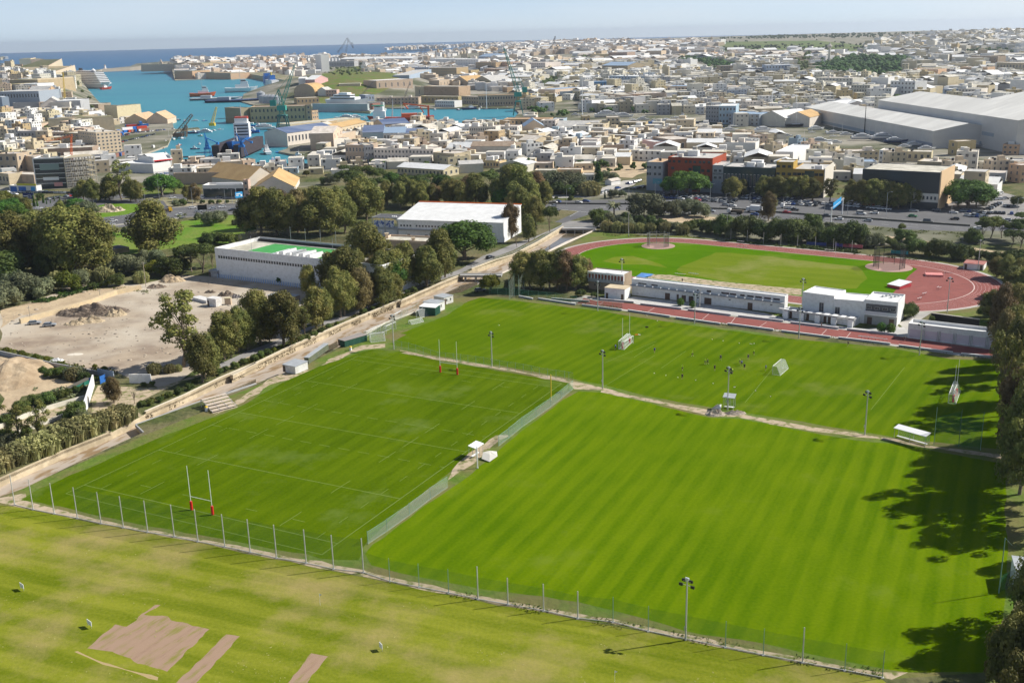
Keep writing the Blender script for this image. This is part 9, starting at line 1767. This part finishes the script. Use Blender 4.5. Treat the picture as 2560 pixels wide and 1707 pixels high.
for r,x,y,c,k,d in(('B4',1020,478,'silver','car',DH),('B4',570,440,'black','car',DH),('B4',1155,420,'silver','car',DH),('B4',1215,428,'white','car',DH),('B4',1420,510,'blue','car',DH),('B4',1715,490,'red','car',DH),('B4',2190,550,'white','car',DH),('B4',2085,520,'grey','car',DH),('B4',1745,450,'white','car',DH),('B4',1790,465,'black','car',DH),('B4',655,400,'silver','car',DH),('B5',560,500,'white','van',DH),('B5',680,495,'white','car',DH),('B5',620,565,'silver','car',DH),('B5',1175,575,'grey','van',DH),('B5',1035,525,'green','car',DH),('B5',1420,550,'black','car',DH),('B5',1045,475,'silver','car',DH),('B5',1895,560,'silver','car',DH),('B5',1410,490,'white','car',DH),('B5',1250,470,'grey','car',DH),('B5',1635,635,'white','car',DH),('B3',1410,395,'white','car',DH),('B3',1445,390,'blue','car',DH),('B3',1640,397,'white','car',DH),('B3',1710,385,'blue','car',DH),('B3',1405,430,'silver','car',DH+.9),('B3',1395,475,'black','car',.8),('B3',1440,470,'grey','car',.8)):
 car(g(r,x,y),d+(pi if rnd.random()<.5 else 0),c,k,place='on the main highway')
for x,y,c,k in((1770,520,'white','car'),(1950,528,'silver','car'),(2040,512,'white','car'),(2130,540,'black','car'),(2205,522,'blue','car'),(1825,553,'silver','car'),(1650,585,'white','car'),(1045,640,'white','car'),(1020,672,'white','car'),(950,672,'red','car'),(1440,430,'black','car'),(1585,428,'white','car'),(2010,425,'silver','car'),(1855,430,'silver','car'),(2200,462,'white','car'),(360,525,'white','car'),(1150,400,'white','car')):
 car(g('B1',x,y),DL+(pi if rnd.random()<.5 else 0),c,k,place='on the left highway')
def row(r,a,b,n,rot,place,skip=.12,f=gt,parts=True):
 A,B=f(r,*a),f(r,*b);dd=atan2((B-A).y,(B-A).x)
 for i in range(n):
  if rnd.random()<skip:continue
  P=A.lerp(B,(i+.5)/n);c=rnd.choice(['white']*5+['silver']*4+['grey']*3+['black']*3+['red','blue','blue']);car(P,dd+rot+rnd.uniform(-.05,.05),c,'van' if rnd.random()<.1 else 'car',place=place,group='cars '+place,parts=parts)
row('B4',(530,320),(1000,350),11,pi/2,'parked before the red block');row('B4',(640,350),(1260,385),15,pi/2,'parked before the red block');row('B4',(1300,350),(2020,400),19,pi/2,'parked before the glass fronts');row('B4',(1400,390),(2000,425),15,pi/2,'parked before the glass fronts')
row('B5',(60,400),(560,430),14,pi/2,'parked left of the black showroom');row('B5',(440,430),(820,462),10,0,'parked left of the black showroom');row('B4',(560,350),(1240,400),9,0,'parked before the red block')
row('B5',(1270,410),(1500,120),20,0.0,'parked along the uphill street');row('B5',(1330,440),(1540,150),10,0.0,'parked along the uphill street',.4)
row('B5',(1480,470),(1760,500),8,pi/2,'parked in the lot by the big ficus');row('B5',(1740,490),(1960,500),6,pi/2,'parked in the lot by the big ficus');row('B5',(1680,480),(1830,400),6,pi/2,'parked in the lot by the big ficus');row('B5',(1780,370),(1900,360),4,0,'parked in the lot by the big ficus');row('B5',(1480,510),(1720,530),7,pi/2,'parked in the lot by the big ficus');row('B5',(1880,430),(1990,440),3,.4,'parked in the lot by the big ficus');row('B5',(1820,330),(1860,300),2,0,'parked in the lot by the big ficus')
row('B3',(2090,225),(2200,195),8,pi/2-.3,'parked by the car lot ramp');row('B3',(2120,270),(2240,250),8,pi/2,'parked by the car lot ramp');row('B3',(1780,325),(1900,290),8,pi/2,'parked by the gatehouse');row('B3',(1990,265),(2010,262),1,0,'parked by the gatehouse',0)
row('B1',(180,375),(660,385),13,.1,'parked under the dark glass office');row('B1',(300,365),(480,380),6,pi/2,'parked under the dark glass office');row('B1',(430,440),(690,400),11,pi/2,'parked by the cypress row');row('B1',(60,385),(160,395),3,0,'parked under the dark glass office')
row('B2',(740,125),(980,118),5,0,'parked on the dock edge',.1)
row('A1',(900,960),(1180,870),17,pi/2,'parked on the scrap quay',.1,parts=False);row('A1',(920,985),(1420,870),24,pi/2,'parked on the scrap quay',.1,parts=False);row('A1',(900,1010),(1100,960),11,pi/2,'parked on the scrap quay',.1,parts=False);row('A1',(1200,860),(1600,820),18,pi/2,'parked on the scrap quay',.15,parts=False);row('A1',(880,1040),(960,1130),9,pi/2,'parked on the scrap quay',.15,parts=False)
for x,y,c,lb in((318,480,'silver','silver parked car nearer the end of the block wall'),(455,498,'silver','silver parked car beside the pale rubble heap')):
 car(g('C1',x,y),roaddir('C1',(268,485),(360,478)),c,'car',lb,'parked')
car(g('C3',735,105),.3,'grey','car','dark car parked behind the small green tree by the bridge','parked');car(g('B2',2310,960),.9,'black','car','black car half hidden by the trees beside the channel road','parked');car(g('B3',830,905),.75,'black','car','small black vehicle on the channel road beside the railing','on')
def truck(P,rz,label,box=None,cab='white',L=8.5,name='truck'):
 o=thing(name,label,'truck',P,rz);MB().box(-L/2,-1.1,.7,L/2-.2,1.1,1.05).build('chassis',M_BLACK,o);MB().add([(L/2-2,-1.15,.7),(L/2,-1.15,.7),(L/2,1.15,.7),(L/2-2,1.15,.7),(L/2-2,-1.15,2.7),(L/2-.35,-1.15,2.7),(L/2-.35,1.15,2.7),(L/2-2,1.15,2.7)],[(4,5,6,7),(0,1,5,4),(1,2,6,5),(2,3,7,6),(3,0,4,7)]).build('cab',CARM[cab],o)
 g_=MB();g_.quad((L/2-.02,-1,1.5),(L/2-.02,1,1.5),(L/2-.28,1,2.5),(L/2-.28,-1,2.5));g_.build('windscreen',M_PANE,o)
 if box=='box':MB().box(-L/2,-1.25,1.05,L/2-2.3,1.25,3.6).build('cargo_box',M_WHITE,o)
 elif box=='tip':MB().box(-L/2,-1.2,1.05,L/2-2.3,1.2,2.1).build('tipper_body',mat('tipper_brown',(.10,.08,.06),rough=.8),o)
 elif box=='tow':MB().box(-L/2,-1.1,1.05,L/2-2.3,1.1,1.2).build('flat_bed',M_METAL,o)
 for x in(-L*.33,-L*.18,L*.33):
  for y in(-1,1):q=link('wheel',WHL,o,(x,y,.45));q.scale=(1.45,1.6,1.45)
truck(g('B4',1240,495),DH+pi,'flatbed tipper truck with a dark body on the highway','tip');truck(g('B4',1415,480),DH+pi,'white box lorry on the highway beside the bronze tree','box');truck(g('B4',1720,445),DH+pi,'white flat tow truck behind the red car','tow',L=7.5);truck(g('B1',1525,555),DL,'yellow tipper truck behind the big isolated eucalyptus','tip','yellow',7)
# people
SKIN=mat('skin',(.45,.27,.18),rough=.6);M_HAIR=mat('hair',(.03,.02,.015),rough=.9);SHOE=mat('boots',(.7,.7,.7),rough=.6)
KIT=dict(blue=mat('kit_blue',(.02,.09,.5),rough=.8),lime=mat('kit_lime',(.62,.95,.02),rough=.8),navy=mat('kit_navy',(.015,.02,.06),rough=.8),dark=mat('kit_dark',(.03,.03,.035),rough=.8))
def skinned(name,V,E,R,m,parent,root=0):
 me=bpy.data.meshes.new(name);me.from_pydata(V,E,[]);o=link(name,me,parent);me.materials.append(m);sk=o.modifiers.new('skin','SKIN');sk.use_smooth_shade=True
 for i,v in enumerate(me.skin_vertices[0].data):v.radius=(R[i],R[i]);v.use_root=(i==root)
 ss=o.modifiers.new('sub','SUBSURF');ss.levels=1;ss.render_levels=1;return o
def person(P,rz,shirt,pose,label,shorts='navy'):
 o=thing('person',label,'person',P,rz,'players and people on the pitches')
 st=dict(stand=(.10,.10,.0,.05),run=(.38,-.32,.35,.5),walk=(.22,-.20,.15,.25))[pose];f,b,kb,arm=st
 V=[(0,0,.95),(0,0,1.15),(.02,0,1.38),(.03,0,1.50),(.04,0,1.60),(.05,0,1.72),(.02,.19,1.40),(.02+arm*.3,.25,1.13),(.10+arm*.6,.22,.92),(.13+arm*.65,.215,.84),(.02,-.19,1.40),(.02-arm*.4,-.25,1.13),(.02-arm*.5+.12,-.22,.94),(.03-arm*.5+.13,-.215,.86),(0,.10,.90),(f*.55,.11,.50),(f*.8,.12,.08),(f*.8+.16,.12,.04),(0,-.10,.90),(b*.3+.1*kb,-.11,.50),(b-kb*.15,-.12,.10+kb*.25),(b+.12,-.12,.05+kb*.2)]
 E=[(0,1),(1,2),(2,3),(3,4),(4,5),(2,6),(6,7),(7,8),(8,9),(2,10),(10,11),(11,12),(12,13),(0,14),(14,15),(15,16),(16,17),(0,18),(18,19),(19,20),(20,21)]
 R=[.15,.135,.16,.055,.085,.085,.065,.045,.035,.03,.065,.045,.035,.03,.095,.062,.04,.035,.095,.062,.04,.035]
 skinned('body',V,E,R,SKIN,o)
 sv=[0,1,2,6,7,10,11];skinned('shirt',[V[0],V[1],V[2],V[6],tuple(Vector(V[6]).lerp(Vector(V[7]),.6)),V[10],tuple(Vector(V[10]).lerp(Vector(V[11]),.6))],[(0,1),(1,2),(2,3),(3,4),(2,5),(5,6)],[.185,.175,.205,.10,.085,.10,.085],KIT[shirt],o)
 skinned('shorts',[(0,0,.98),V[14],tuple(Vector(V[14]).lerp(Vector(V[15]),.6)),V[18],tuple(Vector(V[18]).lerp(Vector(V[19]),.6))],[(0,1),(1,2),(0,3),(3,4)],[.165,.115,.10,.115,.10],KIT[shorts],o)
 skinned('hair',[(.03,0,1.66),(.04,0,1.76)],[(0,1)],[.088,.07],M_HAIR,o);skinned('boots',[V[16],V[17]],[(0,1)],[.05,.045],SHOE,o);skinned('boots',[V[20],V[21]],[(0,1)],[.05,.045],SHOE,o)
for r,x,y,a,s,po,lb in(('C4',142,640,2.6,'blue','stand','goalkeeper in blue beside the goal with red pads'),('C4',500,668,1.2,'blue','walk','player in blue alone left of the group'),('C4',847,700,.4,'lime','run','player in lime running behind the others'),('C4',965,772,.2,'lime','run','player in lime challenging a dark shirted one'),('C4',988,775,3.0,'navy','run','dark shirted player beside the lime challenger'),('C4',1107,736,2.0,'navy','walk','dark shirted player standing further back mid pitch'),('C4',1052,832,1.0,'navy','stand','dark shirted player in the middle of the near group'),('C4',755,830,.8,'lime','walk','player in lime bib with dark shorts on the left side'),('C4',754,912,1.6,'navy','stand','dark shirted player nearest the camera'),('C4',1283,770,.3,'lime','run','player in lime just left of a blue one'),('C4',1300,788,2.8,'blue','run','player in bright blue beside the lime one'),('C4',1325,820,1.4,'navy','walk','dark player in front of the bright blue one'),('C4',1360,730,2.2,'navy','walk','dark shirted player behind the right group'),('C4',1410,688,.9,'lime','stand','player in lime farthest back on the right'),('C4',1212,860,1.9,'lime','walk','player in lime behind the middle floodlight'),('C4',1190,862,.5,'dark','stand','dark player hidden by the middle floodlight'),('C4',1522,830,3.0,'blue','stand','goalkeeper in blue in front of the right white goal'),('C4',2276,605,3.3,'dark','walk','person in black walking along the top edge of the pitch'),('C4',2032,435,3.0,'dark','stand','person in black sitting out on the wall by the pavilion'),('C5',958,565,2.0,'dark','walk','person in dark clothes on the sprint track by the store'),('B4',755,1125,1.0,'dark','walk','person in dark clothes on the far side of the pavilion')):
 person(g(r,x,y),a,s,po,lb)
for k,(r,x,y)in enumerate((('C4',498,858),('C4',605,878),('C4',715,896),('C4',878,922),('C4',1038,951),('C4',1230,987),('C4',1239,986),('C4',1428,1018),('C4',1565,1071),('C4',526,378),('C4',430,330),('C4',1378,588),('C4',1392,590),('C4',1414,586),('C3',910,418),('C4',1676,814),('C4',1030,547),('C4',1130,560),('C4',1278,582))):
 P=g(r,x,y);mb=MB();V,F=ico();mb.add([v*.13+Vector((0,0,.13))for v in V],F);o=mb.build('football',M_WHITE,None,P,smooth=True);tag(o,'x','football','footballs on the pitch');PEND.append((o,'white football','lying on the training pitch',x))
for r,x,y,lb in(('C4',345,505,'pile of orange and white cones behind the goal with red pads'),('C4',430,436,'black kit bag on the grass behind the rugby posts')):
 P=g(r,x,y);o=thing('kit_pile',lb,'kit',P)
 if 'cone' in lb:
  for k in range(5):MB().lathe(k*.35-.7,(k%2)*.4,[(.2,0),(.05,.3)],8).build('cone',M_ORANGE if k<3 else M_WHITE,o)
 else:
  MB().box(-.5,-.2,0,.5,.2,.35).build('bag',M_BLACK,o);MB().bar((-.3,0,.35),(.3,0,.42),.05).build('strap',M_BLACK,o)
  # give look-alikes labels of their own
def num(k):return['first','second','third','fourth','fifth','sixth','seventh','eighth','ninth','tenth','11th','12th','13th'][k]if k<13 else f'{k+1}th'
_by={}
for o,base,place,sx in PEND:_by.setdefault((base,place),[]).append((sx,o))
for(base,place),l in _by.items():
 l.sort(key=lambda t:t[0])
 for k,(sx,o)in enumerate(l):
  if len(l)==1:o['label']=f'{base} {place}'
  else:
   t=f'{base} {place}, {num(k)} from the left'
   if len(t.split())>16:t=t.replace(' tall poles',' poles').replace(' the ',' ');
   if len(t.split())>16:t=t.replace(' the ',' ',1).replace('from the left','from left')
   o['label']=t
   # haze
hzb=MB();hzb.box(-17500,-200,-5,17500,18900,150)
hm=bpy.data.materials.new('haze');hm.use_nodes=True;N=hm.node_tree.nodes;N.clear()
ho=N.new('ShaderNodeOutputMaterial');hv=N.new('ShaderNodeVolumePrincipled')
hv.inputs['Color'].default_value=(.80,.88,1.0,1);hv.inputs['Density'].default_value=0.000055;hv.inputs['Anisotropy'].default_value=0.45
hm.node_tree.links.new(hv.outputs[0],ho.inputs['Volume'])
tag(hzb.build('haze',hm),kind='stuff')
